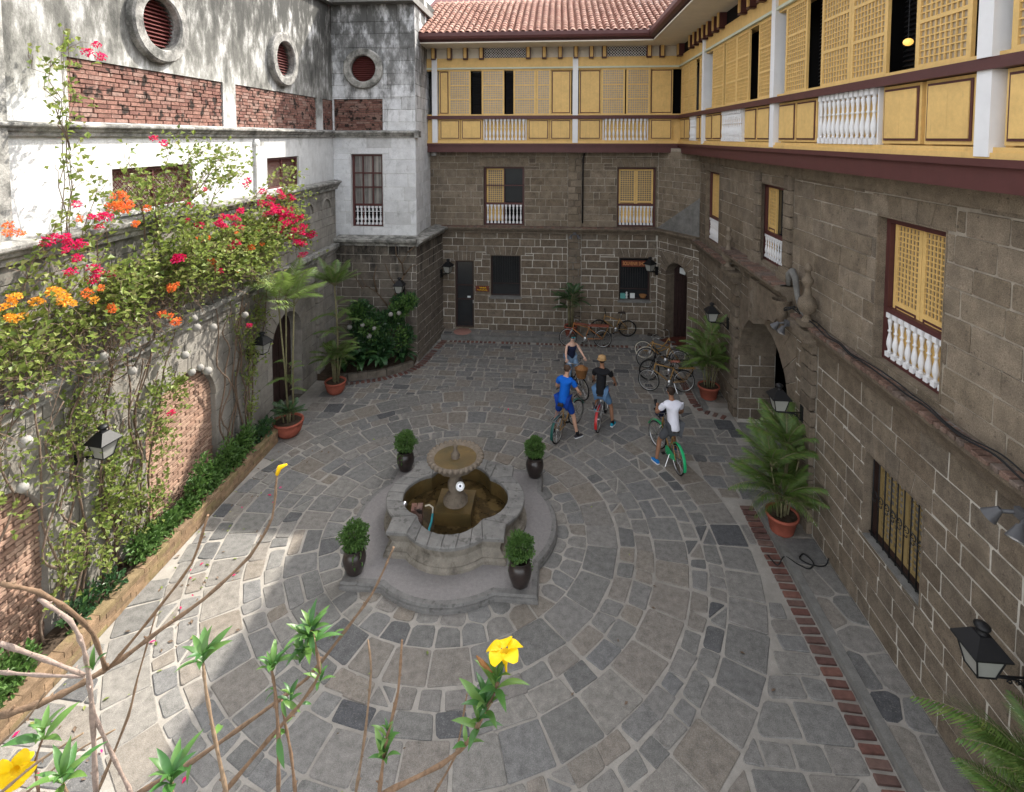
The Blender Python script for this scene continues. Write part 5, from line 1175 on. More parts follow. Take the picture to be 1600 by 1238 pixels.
    if rack: part('rear_rack', G('chrome' if rack is True else rack).box(-.85, -.07, .72, -.35, -.055, .735).box(-.85, .055, .72, -.35, .07, .735).box(-.85, -.01, .72, -.35, .01, .735).tube([(-.8, .065, .72), (-.52, .065, .34)], .007, 4).tube([(-.8, -.065, .72), (-.52, -.065, .34)], .007, 4).box(-.86, -.2 if rack is True else -.07, .71, -.84, .2 if rack is True else .07, .73), t)
    c = part('crank', G('chrome').lathe([(.085, .045), (.085, .055), (0, .055)], 16, bb, axis='y').tube([(bb[0], .06, bb[2]), (bb[0]+.1, .07, bb[2]-.12)], .009, 5).tube([(bb[0], -.06, bb[2]), (bb[0]-.1, -.07, bb[2]+.12)], .009, 5), t, origin=False)
    for s_ in (-1, 1): part('pedal', G('rubber').box(bb[0]+s_*.1-.04, s_*.08, bb[2]-s_*.12-.012, bb[0]+s_*.1+.04, s_*.16, bb[2]-s_*.12+.012), c)
    part('chain', G('iron').tube([(bb[0], .05, bb[2]+.08), (RX_, .05, .335+.035)], .006, 4).tube([(bb[0], .05, bb[2]-.08), (RX_, .05, .335-.035)], .006, 4), t)
    if guard: part('chain_guard', G(guard).prism([(bb[0]-.12, bb[2]-.1), (bb[0]+.1, bb[2]-.1), (bb[0]+.12, bb[2]+.05), (bb[0], bb[2]+.12), (RX_+.05, .4), (RX_, .3)], .06, .07, up='y'), t)
    if basket:
        b = part('basket', G('wicker').lathe([(.13, .72), (.19, .98), (.2, .99), (.18, .98), (.12, .74), (0, .74)], 16, (.62, 0, 0), fn=lambda a, i: 1+.03*cos(16*a)), t); part('basket_load', G('wicker').lathe([(.17, .93), (.13, 1.04), (.05, 1.08), (0, 1.085)], 14, (.62, 0, 0), fn=lambda a, i: 1+.08*cos(5*a+i)), t)
    part('kickstand', G('chrome').tube([(-.2, .07, .28), (-.26, .2, .02)], .008, 4), t) if not sport else None
    return t
def mid(rear, front): return ((rear[0]+front[0])/2, (rear[1]+front[1])/2, 0), atan2(front[1]-rear[1], front[0]-rear[0])
l_, a_ = mid((.02, 13.3), (.52, 14.35)); BK1 = (l_, a_)
bike('bamboo bicycle with teal rear fender ridden by the man in blue', l_, a_, fender='tealpaint', rack=True, steer=-.25)
l_, a_ = mid((1.12, 13.95), (1.42, 15.0)); BK2 = (l_, a_)
bike('bicycle with a red rear fender ridden by the man in a black shirt', l_, a_, frame='chrome', fender='redpaint', guard='redpaint', rack=True)
l_, a_ = mid((2.84, 12.3), (2.6, 13.38)); BK3 = (l_, a_)
bike('bamboo bicycle with a bright green rear fender ridden by the man in white', l_, a_, fender='greenpaint', guard='greenpaint', steer=.3)
l_, a_ = mid((.36, 16.7), (.72, 15.68)); BK4 = (l_, a_)
bike('step through bicycle with a brown wicker basket ridden by the woman in navy', l_, a_, frame='iron', step=True, basket=True, steer=.3)
bike('orange cargo bicycle with a long red brown bench seat near the back wall', (1.0, 19.78, 0), pi-.05, frame='orange', bench=True, lean=.08, steer=.1, step=False)
bike('black tyred mountain bicycle leaning on the back wall under the shop window', (2.2, 20.5, .168), pi, frame='bamboo', sport=True, lean=-.13)
PG = 'bicycles parked beside the farther potted palm'
bike('parked bicycle with pale tyre walls and curved frame, farthest of the row by the palm', (3.6, 18.75, 0), -.3, frame='bamboo', wall='cream_tyre', step=True, lean=.12, group=PG)
bike('parked bicycle with cream fenders, second of the row by the palm', (3.6, 18.05, 0), 3.0, frame='bamboo', fender='cream_tyre', lean=.12, steer=.2, group=PG)
bike('parked bicycle with black frame and black tyres, third of the row by the palm', (3.55, 17.2, 0), pi+.05, frame='iron', sport=True, lean=.12, steer=.1, group=PG)
bike('parked golden bamboo bicycle with front wheel turned, nearest of the row by the palm', (3.4, 16.4, 0), pi+.06, frame='bamboo', rack='bamboo', lean=.1, steer=-.5, wall='rubber', saddle='redwood', group=PG)
# ================================================================ PEOPLE
def skinned(name, parent, m, J, E, root, sub=2, origin=None):
    names = list(J); me = bpy.data.meshes.new(name)
    me.from_pydata([J[k][0] for k in names], [(names.index(a), names.index(b)) for a, b in E], [])
    o = link(bpy.data.objects.new(name, me), parent); me.materials.append(MT[m])
    sk = o.modifiers.new('skin', 'SKIN'); sk.use_smooth_shade = True
    sb = o.modifiers.new('smooth', 'SUBSURF'); sb.levels = sb.render_levels = sub
    for k, v in zip(names, me.skin_vertices[0].data):
        r = J[k][1]; v.radius = r if isinstance(r, tuple) else (r, r); v.use_root = (k == root)
    return o
def person(label, loc, ang, P, skin='skin', hair='hairb', shirt='blue', legs='bluedark', shoes='shoedark', long_legs=False, hat=None, sleeveless=False, look=0, nod=0, glasses=False, fem=False, socks=None):
    t = thing('person', label, 'person', loc, ang)
    w = .9 if fem else 1.0
    pel = Vector(P.get('pelvis', (-.24, 0, 1.0))); chest = Vector(P.get('chest', (-.1, 0, 1.42)))
    neck = chest+Vector((.03, 0, .12)); head = neck+Vector(P.get('headoff', (.03, 0, .17)))
    J = dict(pelvis=(tuple(pel), (.13*w, .15*w)), waist=(tuple(pel.lerp(chest, .4)), (.112*w, .15*w)), chest=(tuple(pel.lerp(chest, .85)), (.125*w, .175*w)), collar=(tuple(chest+Vector((.0, 0, .05))), (.08, .1)), neck=(tuple(neck), .055), skull0=(tuple(neck.lerp(head, .55)), .065), skull=(tuple(head), (.092, .078)), crown=(tuple(head+Vector((-.005, 0, .055))), (.08, .07)))
    E = [('pelvis', 'waist'), ('waist', 'chest'), ('chest', 'collar'), ('collar', 'neck'), ('neck', 'skull0'), ('skull0', 'skull'), ('skull', 'crown')]
    sw = .185*w
    for s_, k in ((1, 'L'), (-1, 'R')):
        sh = chest+Vector((0, s_*sw, .02)); el = Vector(P['el'+k]); ha = Vector(P['ha'+k])
        J.update({'sh'+k: (tuple(sh), .056*w), 'el'+k: (tuple(el), .045*w), 'wr'+k: (tuple(el.lerp(ha, .92)), .031*w)})
        E += [('collar', 'sh'+k), ('sh'+k, 'el'+k), ('el'+k, 'wr'+k)]
        hp = pel+Vector((.02, s_*.1, -.03)); kn = Vector(P['kn'+k]); an = Vector(P['an'+k])
        J.update({'hp'+k: (tuple(hp), .1*w), 'kn'+k: (tuple(kn), .062*w), 'ca'+k: (tuple(kn.lerp(an, .35)+Vector((-.02, 0, 0))), .06*w), 'an'+k: (tuple(an), .04*w), })
        E += [('pelvis', 'hp'+k), ('hp'+k, 'kn'+k), ('kn'+k, 'ca'+k), ('ca'+k, 'an'+k)]
    JB = {k: (v[0], tuple(x*(.82 if k in ('pelvis', 'waist', 'chest', 'hpL', 'hpR', 'collar', 'shL', 'shR') else .95) for x in (v[1] if isinstance(v[1], tuple) else (v[1],)*2))) for k, v in J.items()}
    body = skinned('body', t, skin, JB, E, 'pelvis')
    # clothes follow the same joints a little wider
    def sub(keys, extra, m, name, grow, root):
        J2 = {k: (J[k][0], tuple(x+grow for x in (J[k][1] if isinstance(J[k][1], tuple) else (J[k][1],)*2))) for k in keys}; J2.update(extra)
        ks = set(J2); return skinned(name, t, m, J2, [e for e in E if e[0] in ks and e[1] in ks]+[e for e in extra_e], root)
    extra_e = []; ex = {}
    if not sleeveless:
        for k in 'LR':
            p = Vector(J['sh'+k][0]).lerp(Vector(J['el'+k][0]), .62); ex['sl'+k] = (tuple(p), .072*w); extra_e.append(('sh'+k, 'sl'+k))
        ks = ['pelvis', 'waist', 'chest', 'collar', 'shL', 'shR']; ex['nk'] = (tuple(Vector(J['collar'][0]).lerp(Vector(J['neck'][0]), .75)), .066); extra_e.append(('collar', 'nk')); ex['hem'] = (tuple(pel+Vector((0, 0, -.1))), (.15*w, .175*w)); extra_e.append(('pelvis', 'hem'))
    else:
        for k in 'LR':
            p = Vector(J['collar'][0]).lerp(Vector(J['sh'+k][0]), .8); ex['sl'+k] = (tuple(p), .05); extra_e.append(('collar', 'sl'+k))
        ks = ['pelvis', 'waist', 'chest', 'collar']; ex['hem'] = (tuple(pel+Vector((0, 0, -.1))), (.145*w, .17*w)); extra_e.append(('pelvis', 'hem'))
    sub(ks, ex, shirt, 'shirt', .026, 'waist')
    extra_e = []; ex = {}
    for k in 'LR':
        h, kn, an = Vector(J['hp'+k][0]), Vector(J['kn'+k][0]), Vector(J['an'+k][0])
        if long_legs: ex['kx'+k] = (tuple(kn), .078*w); ex['cx'+k] = (tuple(kn.lerp(an, .4)), .068*w); ex['ax'+k] = (tuple(kn.lerp(an, .86)), .052); extra_e += [('hp'+k, 'kx'+k), ('kx'+k, 'cx'+k), ('cx'+k, 'ax'+k)]
        else: ex['kx'+k] = (tuple(h.lerp(kn, .86)), .09*w); extra_e += [('hp'+k, 'kx'+k)]
    sub(['pelvis', 'hpL', 'hpR'], ex, legs, 'jeans' if long_legs else 'shorts', .026, 'pelvis')
    # head: face, hair, hat
    Mh = T(*head) @ R(look) @ R(nod, 'Y')
    f = part('nose', G(skin).ell((.1, 0, -.015), .022, .014, .025), t, origin=False); f.matrix_local = Mh
    for s_ in (-1, 1):
        e = part('eye', G('tee', 'hairb').ell((.085, s_*.032, .018), .012, .014, .009).ell((.095, s_*.032, .018), .005, .007, .007), t, origin=False); e.matrix_local = Mh
        e = part('ear', G(skin).ell((0, s_*.083, 0), .02, .01, .03), t, origin=False); e.matrix_local = Mh
    e = part('mouth', G('redwood').ell((.088, 0, -.05), .008, .022, .005), t, origin=False); e.matrix_local = Mh
    g = G(hair); n = 14
    prof = [(-.1, .35), (-.02, .85), (.03, 1.0), (.075, .86), (.1, .5), (.115, .0)]
    g.lathe([(.098*q, z) for z, q in prof], n, fn=lambda a, i: (1.02 if cos(a) < .3 else .82 if i < 2 else .97), c=(-.012, 0, .0))
    if fem: g.tube([(-.09, 0, .03), (-.12, 0, -.03), (-.11, 0, -.12)], [.04, .045, .02], 8)
    h = part('hair', g, t, origin=False); h.matrix_local = Mh
    if hat: q = part('hat', G(hat).lathe([(.105, .0), (.112, .045), (.1, .095), (.06, .12), (0, .125)], 16, (-.01, 0, .02)).lathe([(.1, .02), (.128, .012), (.128, .02), (.1, .03)], 16, (.0, 0, .01)), t, origin=False); q.matrix_local = Mh
    if glasses:
        q = part('sunglasses', G('iron', 'hose').box(.088, -.07, .03+.05*(glasses == 'up'), .1, .07, .045+.05*(glasses == 'up')), t, origin=False)
        gg = G('hose' if glasses == 'up' else 'iron')
        for s_ in (-1, 1): gg.ell((.098, s_*.035, .022+.06*(glasses == 'up')), .008, .028, .02)
        part('lenses', gg, q, origin=False); q.matrix_local = Mh
    # hands with separate fingers, and shoes
    for k, s_ in (('L', 1), ('R', -1)):
        el, ha = Vector(P['el'+k]), Vector(P['ha'+k]); d = (ha-el).normalized(); wr = el.lerp(ha, .9)
        sd = d.cross(Vector((0, 0, 1))).normalized(); dn = sd.cross(d).normalized(); dn = dn if dn.z < 0 else -dn
        g = G(skin).tube([wr, wr+d*.045, wr+d*.085+dn*.005], [.026, .034, .028], 8)
        for i, (o_, ln) in enumerate(((-.027, .06), (-.009, .07), (.009, .066), (.027, .052))):
            b0 = wr+d*.078+sd*o_; g.tube([b0, b0+d*ln*.5+dn*.012, b0+d*ln*.65+dn*.04, b0+d*ln*.3+dn*.056], [.0095, .009, .008, .006], 6)
        b0 = wr+d*.03-sd*s_*(-.028); g.tube([b0, b0+sd*s_*.03+d*.02+dn*.01, b0+sd*s_*.025+d*.045+dn*.035], [.012, .0105, .007], 6)
        part('hand', g, t)
        an = Vector(P['an'+k]); yaw = P.get('toe'+k, 0); fl = P.get('flex'+k, 0)
        if socks: part('sock', G(socks).tube([an+Vector((0, 0, .08)), an-Vector((0, 0, .03))], [.047, .05], 8), t)
        g = G(shoes, 'sole'); rows_ = [(-.09, .03, .045), (-.06, .042, .085), (.0, .044, .09), (.06, .047, .06), (.13, .044, .045), (.18, .02, .03)]
        vs = []
        for x, w_, h_ in rows_: vs += [(x, -w_, 0), (x, -w_*1.02, .022), (x, -w_*.8, h_*.8), (x, 0, h_), (x, w_*.8, h_*.8), (x, w_*1.02, .022), (x, w_, 0)]
        fs = [(i*7+j, i*7+j+1, i*7+j+8, i*7+j+7) for i in range(5) for j in range(6)]+[tuple(range(7)), tuple(range(35, 42))[::-1]]
        g.add(vs, fs); g.m = 1; g.prism([(x, w_*1.08) for x, w_, h_ in rows_]+[(x, -w_*1.08) for x, w_, h_ in rows_[::-1]], -.012, .02); s0 = part('shoe', g, t, origin=False)
        s0.matrix_local = T(an.x, an.y, an.z-.075) @ R(yaw) @ R(fl, 'Y')
    return t
grip = lambda s_: (.14, s_*.3, 1.07)
person('man in a bright blue shirt and blue shorts astride a bamboo bicycle', BK1[0], BK1[1], dict(pelvis=(-.16, 0, .98), chest=(-.02, 0, 1.44), elL=(.03, .3, 1.2), haL=(.24, .27, 1.1), elR=(.05, -.33, 1.2), haR=(.2, -.3, 1.1), knL=(-.06, .22, .52), anL=(-.16, .3, .09), knR=(.0, -.22, .52), anR=(-.04, -.34, .09), toeL=.3, toeR=-.5, headoff=(.05, -.01, .16)), skin='skin', hair='hairl', shirt='blue', legs='bluedark', shoes='shoedark', look=-.5, nod=.15, socks='black')
person('man in a black shirt and straw hat sitting on a red fendered bicycle', BK2[0], BK2[1], dict(pelvis=(-.25, 0, .98), chest=(-.1, 0, 1.46), elL=(.02, .26, 1.2), haL=(.18, .28, 1.08), elR=(.08, -.3, 1.22), haR=(.2, -.31, 1.08), knL=(.12, .16, .7), anL=(-.02, .17, .36), knR=(-.1, -.26, .54), anR=(-.1, -.3, .09), toeR=-.25, headoff=(.03, .02, .17)), skin='skintan', shirt='black', legs='denim', shoes='shoeteal', hat='straw', look=.75, glasses='on', socks='black')
person('man in a white shirt and grey shorts holding a phone on a green fendered bicycle', BK3[0], BK3[1], dict(pelvis=(-.26, 0, .98), chest=(-.15, 0, 1.46), elL=(.05, .3, 1.18), haL=(.24, .2, 1.26), elR=(-.02, -.33, 1.2), haR=(.13, -.3, 1.08), knL=(-.02, .25, .54), anL=(-.06, .33, .09), knR=(.14, -.15, .68), anR=(.02, -.17, .34), toeL=.25, headoff=(.03, .01, .17)), skin='skintan', shirt='tee', legs='greycloth', shoes='shoeblue', look=.45, nod=.1)
M3 = T(*BK3[0]) @ R(BK3[1])
ph = thing('phone', 'dark phone held up by the man in the white shirt', 'phone', M3 @ Vector((.3, .21, 1.3)), BK3[1]); part('case', G('iron').box(-.006, -.04, -.075, .006, .04, .075).xf(R(.5, 'Y')), ph); part('screen', G('glassdark').box(-.009, -.035, -.068, -.007, .035, .068).xf(R(.5, 'Y')), ph)
bp_ = thing('handlebar_bag', 'dark bag strapped to the handlebar of the green fendered bicycle', 'bag', M3 @ Vector((.4, .04, .98)), BK3[1]); part('pouch', G('navy').ell((0, 0, 0), .09, .15, .1), bp_); part('flap', G('black').box(-.06, -.14, .05, .1, .14, .085), bp_)
person('woman in a navy sleeveless top and jeans on the bicycle with a wicker basket', BK4[0], BK4[1], dict(pelvis=(-.27, 0, .97), chest=(-.16, 0, 1.38), elL=(-.02, .26, 1.2), haL=(.15, .29, 1.1), elR=(-.02, -.25, 1.2), haR=(.13, -.29, 1.1), knL=(.1, .13, .72), anL=(.0, .15, .3), knR=(.06, -.15, .66), anR=(-.05, -.17, .22), headoff=(.04, 0, .16)), skin='skinpale', hair='hairb', shirt='navy', legs='denimlt', shoes='shoedark', long_legs=True, sleeveless=True, look=-.25, nod=.35, glasses='up', fem=True)
# ================================================================ PLANTS
def leaves(g, pts, size, up=.5, flat=.0, lw=.55, fold=.25):
    """one folded diamond leaf at each point; pts = (x, y, z, outward vector)"""
    for x, y, z, ov in pts:
        s = size*U(.6, 1.25); d = Vector(ov)+Vector((U(-1, 1), U(-1, 1), U(-1, 1)))*.8+Vector((0, 0, up)); d.normalize()
        q = d.cross(Vector((U(-1, 1), U(-1, 1), U(-.4, .4)+1.2))); q = q.normalized() if q.length > .05 else d.orthogonal().normalized()
        nn = q.cross(d)*(fold*s); p = Vector((x, y, z)); c = p+d*s*.5; w = q*s*lw*.5
        g.add([p, c-w+nn, p+d*s-nn*.3, c+w+nn], [(0, 3, 2), (0, 2, 1)])
def blob(c, r, n, shell=.35):
    o = []
    for _ in range(n):
        v = Vector((rnd.gauss(0, 1), rnd.gauss(0, 1), rnd.gauss(0, 1))).normalized(); k = 1-shell*U(0, 1)**1.3
        k *= .82+.18*sin(v.x*5+c[0]*3)*cos(v.z*6+c[1])
        o.append((c[0]+v.x*r[0]*k, c[1]+v.y*r[1]*k, c[2]+v.z*r[2]*k, v*.9))
    return o
# jars with clipped shrubs at the four platform corners
for x, y, lab in ((-3.53, 8.8, 'dark glazed jar with a clipped green shrub, front left corner of the fountain platform'), (-.6, 8.78, 'dark glazed jar with a clipped green shrub, front right corner of the fountain platform'), (-3.45, 11.74, 'dark glazed jar with a clipped green shrub, back left corner of the fountain platform'), (-.47, 11.76, 'dark glazed jar with a clipped green shrub, back right corner of the fountain platform')):
    t = thing('potted_shrub', lab, 'potted plant', (x, y, .145), U(0, 3), 'jars round the fountain'); s = U(.95, 1.05)
    part('jar', G('jar').lathe([(0, 0), (.12, 0), (.14, .02), (.19, .16), (.205, .27), (.18, .37), (.145, .41), (.16, .44), (.17, .45), (.14, .44), (.12, .38), (0, .38)], 22), t)
    g = G('leaf'); leaves(g, blob((0, 0, .66), (.27*s, .27*s, .25*s), 2100, .45)+blob((.05, .03, .5), (.22, .22, .1), 200, .7), .05, .1); part('foliage', g, t, stuff=True)
    g = G('bark')
    for k in range(7): a = k*.9; g.tube([(0, 0, .38), (.05*cos(a), .05*sin(a), .5), (.15*cos(a), .15*sin(a), .66)], [.012, .009, .004], 5)
    part('stems', g, t)
    for k in range(3):
        a = U(0, 6); part('trailing_sprig', (lambda g: (leaves(g, [(.16*cos(a)*(1+.02*i), .16*sin(a)*(1+.02*i), .44-.035*i, (cos(a), sin(a), -.6)) for i in range(7)], .06, -.4), g)[1])(G('leaf')), t)
# palms
def frond_mesh(L, m, n=30, droop=.55, lw=.0115, ll=.3, seed=1, sp=.75):
    rn = random.Random(seed); g = G(m, 'palmstem'); pts = []
    for i in range(n+1):
        t = i/n; pts.append(Vector((L*(t-.12*droop*t**3), 0, L*(.18*t-droop*.62*t**2.2))))
    g.m = 1; g.tube([tuple(p) for p in pts[::3]], [L*.012*(1-.8*k/(len(pts[::3])-1)) for k in range(len(pts[::3]))], 5); g.m = 0
    for i in range(4, n+1):
        t = i/n; p = pts[i]; tg = (pts[i]-pts[i-1]).normalized()
        l = L*ll*sin(pi*min(1, .16+.8*t))**.8*rn.uniform(.85, 1.1)
        for s_ in (-1, 1):
            d = (tg*sp+Vector((0, s_*.85, .22-.25*t))).normalized(); w = L*lw*rn.uniform(.8, 1.1); e = d.cross(Vector((0, 0, 1))).normalized()*w
            m1 = p+d*l*.45+Vector((0, 0, -.03*l)); tip = p+d*l+Vector((0, 0, -l*.3*rn.uniform(.6, 1.4)))
            g.add([p-e*.35, p+e*.35, m1+e, m1-e, tip], [(0, 1, 2, 3), (3, 2, 4)])
    return g.mesh('frond')
FR = {}
def frond(parent, M, L, m, droop, seed):
    k = (m, droop, seed)
    if k not in FR: FR[k] = frond_mesh(1.0, m, droop=droop, seed=seed, **(dict(n=20, lw=.016, ll=.36, sp=.5) if m == 'leafpalmlit' else {}))
    return inst('frond', FR[k], parent, M @ Matrix.Scale(L, 4))
def pot(t, r, h, m='terracotta', belly=False):
    pr = [(0, 0), (r*.7, 0), (r*.74, .02), (r*.95, h*.82), (r*1.04, h*.83), (r*1.05, h), (r*.95, h), (r*.93, h*.9), (0, h*.88)]
    if belly: pr = [(0, 0), (r*.6, 0), (r*.85, h*.25), (r*1.0, h*.65), (r*1.0, h*.85), (r*1.08, h*.88), (r*1.08, h), (r*.95, h), (r*.9, h*.88), (0, h*.86)]
    part('pot', G(m).lathe(pr, 26), t); part('potting_soil', G('soil').lathe([(0, h*.9), (r*.92, h*.9)], 18), t)
def areca(label, loc, h, r=.3, ph=.36, n=26, spread=.28, L=(.8, 1.1), seed=3, m='leafpalm', belly=False, potm='terracotta', group=None, stems=7, lean=(0, 0), pot_=True, zmin=.25):
    t = thing('potted_palm', label, 'potted palm', loc, 0, group); rn = random.Random(seed)
    if pot_: pot(t, r, ph, potm, belly)
    g = G('palmstem'); tops = []
    for k in range(stems):
        a = 2*pi*k/stems+rn.uniform(-.3, .3); q = rn.uniform(.25, 1); hh = h*rn.uniform(zmin, .72); b = (r*.45*cos(a)*q, r*.45*sin(a)*q)
        top = Vector((b[0]+spread*cos(a)*q*hh+lean[0]*hh, b[1]+spread*sin(a)*q*hh+lean[1]*hh, ph+hh)); g.tube([(b[0], b[1], ph*.88), (Vector((b[0], b[1], ph)).lerp(top, .5)+Vector((.0, .0, .05))), top], [.022, .018, .014], 6); tops.append((top, a))
    part('stems', g, t)
    for i in range(n):
        top, a = tops[i % stems]; az = a+rn.uniform(-1.3, 1.3)+(i//stems)*2.2; el = rn.uniform(.35, 1.25)
        frond(t, T(*top) @ R(az) @ R(-el, 'Y'), rn.uniform(*L)*(1 if el < 1 else .85), m, rn.choice([.5, .8, 1.05]), rn.choice([1, 2, 3]))
    return t
areca('bushy potted palm by the right wall, nearer of the two beside the footway', (4.42, 10.5, .12), 1.75, .29, .36, 64, .22, (.8, 1.1), 5, stems=10, zmin=.12)
areca('bushy potted palm by the right wall beyond the carriage entrance, beside the parked bicycles', (4.5, 15.9, .12), 2.2, .3, .38, 60, .2, (.75, 1.05), 8, stems=9, zmin=.12)
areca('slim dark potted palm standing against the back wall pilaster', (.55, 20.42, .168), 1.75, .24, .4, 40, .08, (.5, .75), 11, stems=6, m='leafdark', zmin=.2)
areca('foreground palm with arching fronds at the bottom right by the large lantern', (4.66, 4.95, .12), 1.9, .3, .36, 40, .15, (.75, 1.0), 15, stems=7, zmin=.3)
# left court palms in bellied pots
t = areca('tall slender potted palm beside the corner bed with fronds at two heights', (-6.72, 15.5, 0), 1.25, .3, .38, 34, .2, (.6, .85), 21, stems=5, belly=True, zmin=.3)
g = G('palmstem').tube([(.05, .05, .3), (.08, .05, 1.8), (.02, .02, 3.3)], [.028, .024, .02], 7); part('tall_stem', g, t)
for i in range(16): frond(t, T(.02, .02, 3.3) @ R(i*.66+.2) @ R(-U(.3, 1.25), 'Y'), U(.8, 1.05), 'leafpalm', rnd.choice([.3, .5]), rnd.choice([1, 2]))
for i in range(14): frond(t, T(.06, .04, 1.5+.1*i) @ R(i*1.1) @ R(-U(.2, .7), 'Y'), U(.6, .8), 'leafpalm', .8, 1)
t = areca('potted palm with three tall bare stems and a wide sunlit crown by the arched door', (-7.0, 13.15, 0), .55, .36, .4, 30, .35, (.4, .55), 31, stems=5, belly=True, m='leafdark', zmin=.1)
for dx, dy, top in ((.02, .0, (.0, -.35, 3.6)), (-.08, .1, (.1, -.15, 3.75)), (.1, .08, (.2, .05, 3.4))):
    part('tall_stem', G('palmstem').tube([(dx, dy, .35), (dx*.5+top[0]*.5, top[1]*.4, 1.9), top], [.026, .022, .02], 7), t)
for i in range(21):
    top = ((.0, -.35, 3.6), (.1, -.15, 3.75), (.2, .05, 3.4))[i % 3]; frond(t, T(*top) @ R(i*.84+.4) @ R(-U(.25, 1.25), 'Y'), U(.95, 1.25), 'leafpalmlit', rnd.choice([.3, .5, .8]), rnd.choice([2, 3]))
for i in range(8): frond(t, T(.05, 0, 1.2+.1*i) @ R(i*1.3) @ R(-U(.2, .8), 'Y'), U(.4, .6), 'leafpalm', .8, 1)
# corner bed: bush, broad-leaved clumps, bare tree
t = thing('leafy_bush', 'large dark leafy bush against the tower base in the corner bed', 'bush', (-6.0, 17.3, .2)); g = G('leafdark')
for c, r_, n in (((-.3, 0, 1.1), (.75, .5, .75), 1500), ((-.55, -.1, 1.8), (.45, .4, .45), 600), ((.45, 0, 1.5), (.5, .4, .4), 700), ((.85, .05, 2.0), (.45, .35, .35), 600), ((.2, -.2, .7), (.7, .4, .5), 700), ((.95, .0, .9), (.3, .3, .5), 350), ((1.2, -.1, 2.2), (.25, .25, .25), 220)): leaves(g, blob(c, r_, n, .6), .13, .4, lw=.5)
part('foliage', g, t, stuff=True); g = G('leaf')
for c, r_, n in (((-.6, -.3, 1.8), (.4, .3, .35), 200), ((.85, -.25, 1.9), (.4, .25, .3), 200), ((-.1, -.45, 1.3), (.4, .2, .4), 160), ((.9, -.25, 1.0), (.25, .2, .4), 120), ((1.15, -.3, 2.2), (.3, .2, .3), 140)): leaves(g, blob(c, r_, n, .5), .12, .5, lw=.5)
part('young_foliage', g, t, stuff=True); g = G('bark')
for p in ([(0, .1, 0), (-.2, .1, .6), (-.4, 0, 1.4)], [(.1, .1, 0), (.3, .15, .8), (.8, .1, 1.8)], [(.05, .1, 0), (.05, .1, .7), (.1, 0, 1.4)]): g.tube(p, [.04, .03, .015], 6)
part('stems', g, t)
t = thing('bare_tree', 'small bare tree with dark twisting branches against the tower base', 'tree', (-5.75, 17.7, .2)); g = G('bark')
g.tube([(0, 0, 0), (.1, 0, 1.0), (.0, 0, 1.8), (.35, .05, 2.4), (.55, .05, 2.9)], [.06, .05, .04, .035, .03], 7)
for p in ([(.55, .05, 2.9), (.5, 0, 3.3), (.7, 0, 3.7)], [(.55, .05, 2.9), (.8, 0, 3.2), (1.0, 0, 3.3)], [(.5, 0, 3.3), (.3, 0, 3.6), (.28, 0, 3.9)], [(.0, 0, 1.8), (-.4, 0, 2.3), (-.8, .05, 2.5), (-1.0, 0, 2.9)], [(-.8, .05, 2.5), (-.9, 0, 2.4), (-1.2, 0, 2.9)], [(.35, .05, 2.4), (.1, 0, 2.8), (-.1, 0, 3.3)], [(.7, 0, 3.7), (.95, 0, 3.9)], [(-.4, 0, 2.3), (-.5, 0, 2.8), (-.4, 0, 3.2)]): g.tube(p, [.03, .02, .012, .008][:len(p)], 6)
part('trunk', g, t, origin=False)
bm = G('leafdark'); n = 8; vs = []; fs = []
for i in range(n+1):
    u = i/n; w = .085*sin(pi*min(1, .08+u*.92))**.8; x = .55*u; z = .3*sin(u*2.0)-.22*u*u
    vs += [(x, -w, z+.25*w), (x, 0, z), (x, w, z+.25*w)]
for i in range(n): fs += [(i*3, i*3+1, i*3+4, i*3+3), (i*3+1, i*3+2, i*3+5, i*3+4)]
bm.add(vs, fs); BLm = bm.mesh('broad_leaf')
for i, (x, y, s, nl, lab) in enumerate(((-5.15, 17.3, 1.05, 22, 'small broad leaved clump at the right end of the corner bed'), (-5.75, 16.9, 1.4, 34, 'largest broad leaved clump in the middle of the corner bed'), (-6.35, 16.65, 1.35, 32, 'broad leaved clump left of the middle in the corner bed'), (-6.85, 16.5, 1.1, 24, 'broad leaved clump behind the tall potted palm in the corner bed'))):
    t = thing('broad_leaf_plant', lab, 'plant', (x, y, .18))
    for k in range(nl): inst('leaf', BLm, t, T(0, 0, U(0, .15)) @ R(k*2.4+U(-.2, .2)) @ R(-U(.1, 1.1), 'Y') @ Matrix.Scale(s*U(.7, 1.15), 4))
# planter shrubs
for y0, y1, n, lab in ((8.35, 9.6, 1000, 'low glossy green shrub in the planter before the brick niche, nearer part'), (9.6, 11.9, 2600, 'low glossy green shrub in the planter along the brick niche, fuller part'), (5.6, 6.6, 1100, 'bushy green shrub at the near end of the planter'), (7.1, 8.0, 350, 'thin sprigs in the planter under the wall lantern'), (12.0, 12.8, 450, 'dark leafy plant at the far end of the planter')):
    t = thing('planter_shrub', lab, 'shrub', (-7.42, (y0+y1)/2, .27)); g = G('leaf' if n > 500 else 'leafdark'); L = y1-y0; k = max(3, int(L/.25)); pts = []
    for i in range(k): h = U(.16, .5)*(1.9 if n > 1000 else 1.45 if n > 800 else 1); pts += blob((U(-.02, .14), -L/2+L*(i+.5)/k, h*.5), (.23, .26, h*.62), n//k, .75)
    leaves(g, pts, .095, .4, lw=.55); part('foliage', g, t, stuff=True); g = G('twig')
    for i in range(k*2): y = -L/2+L*U(0, 1); g.tube([(0, y, 0), (U(-.08, .1), y+U(-.1, .1), U(.25, .5))], [.008, .003], 4)
    part('stems', g, t)
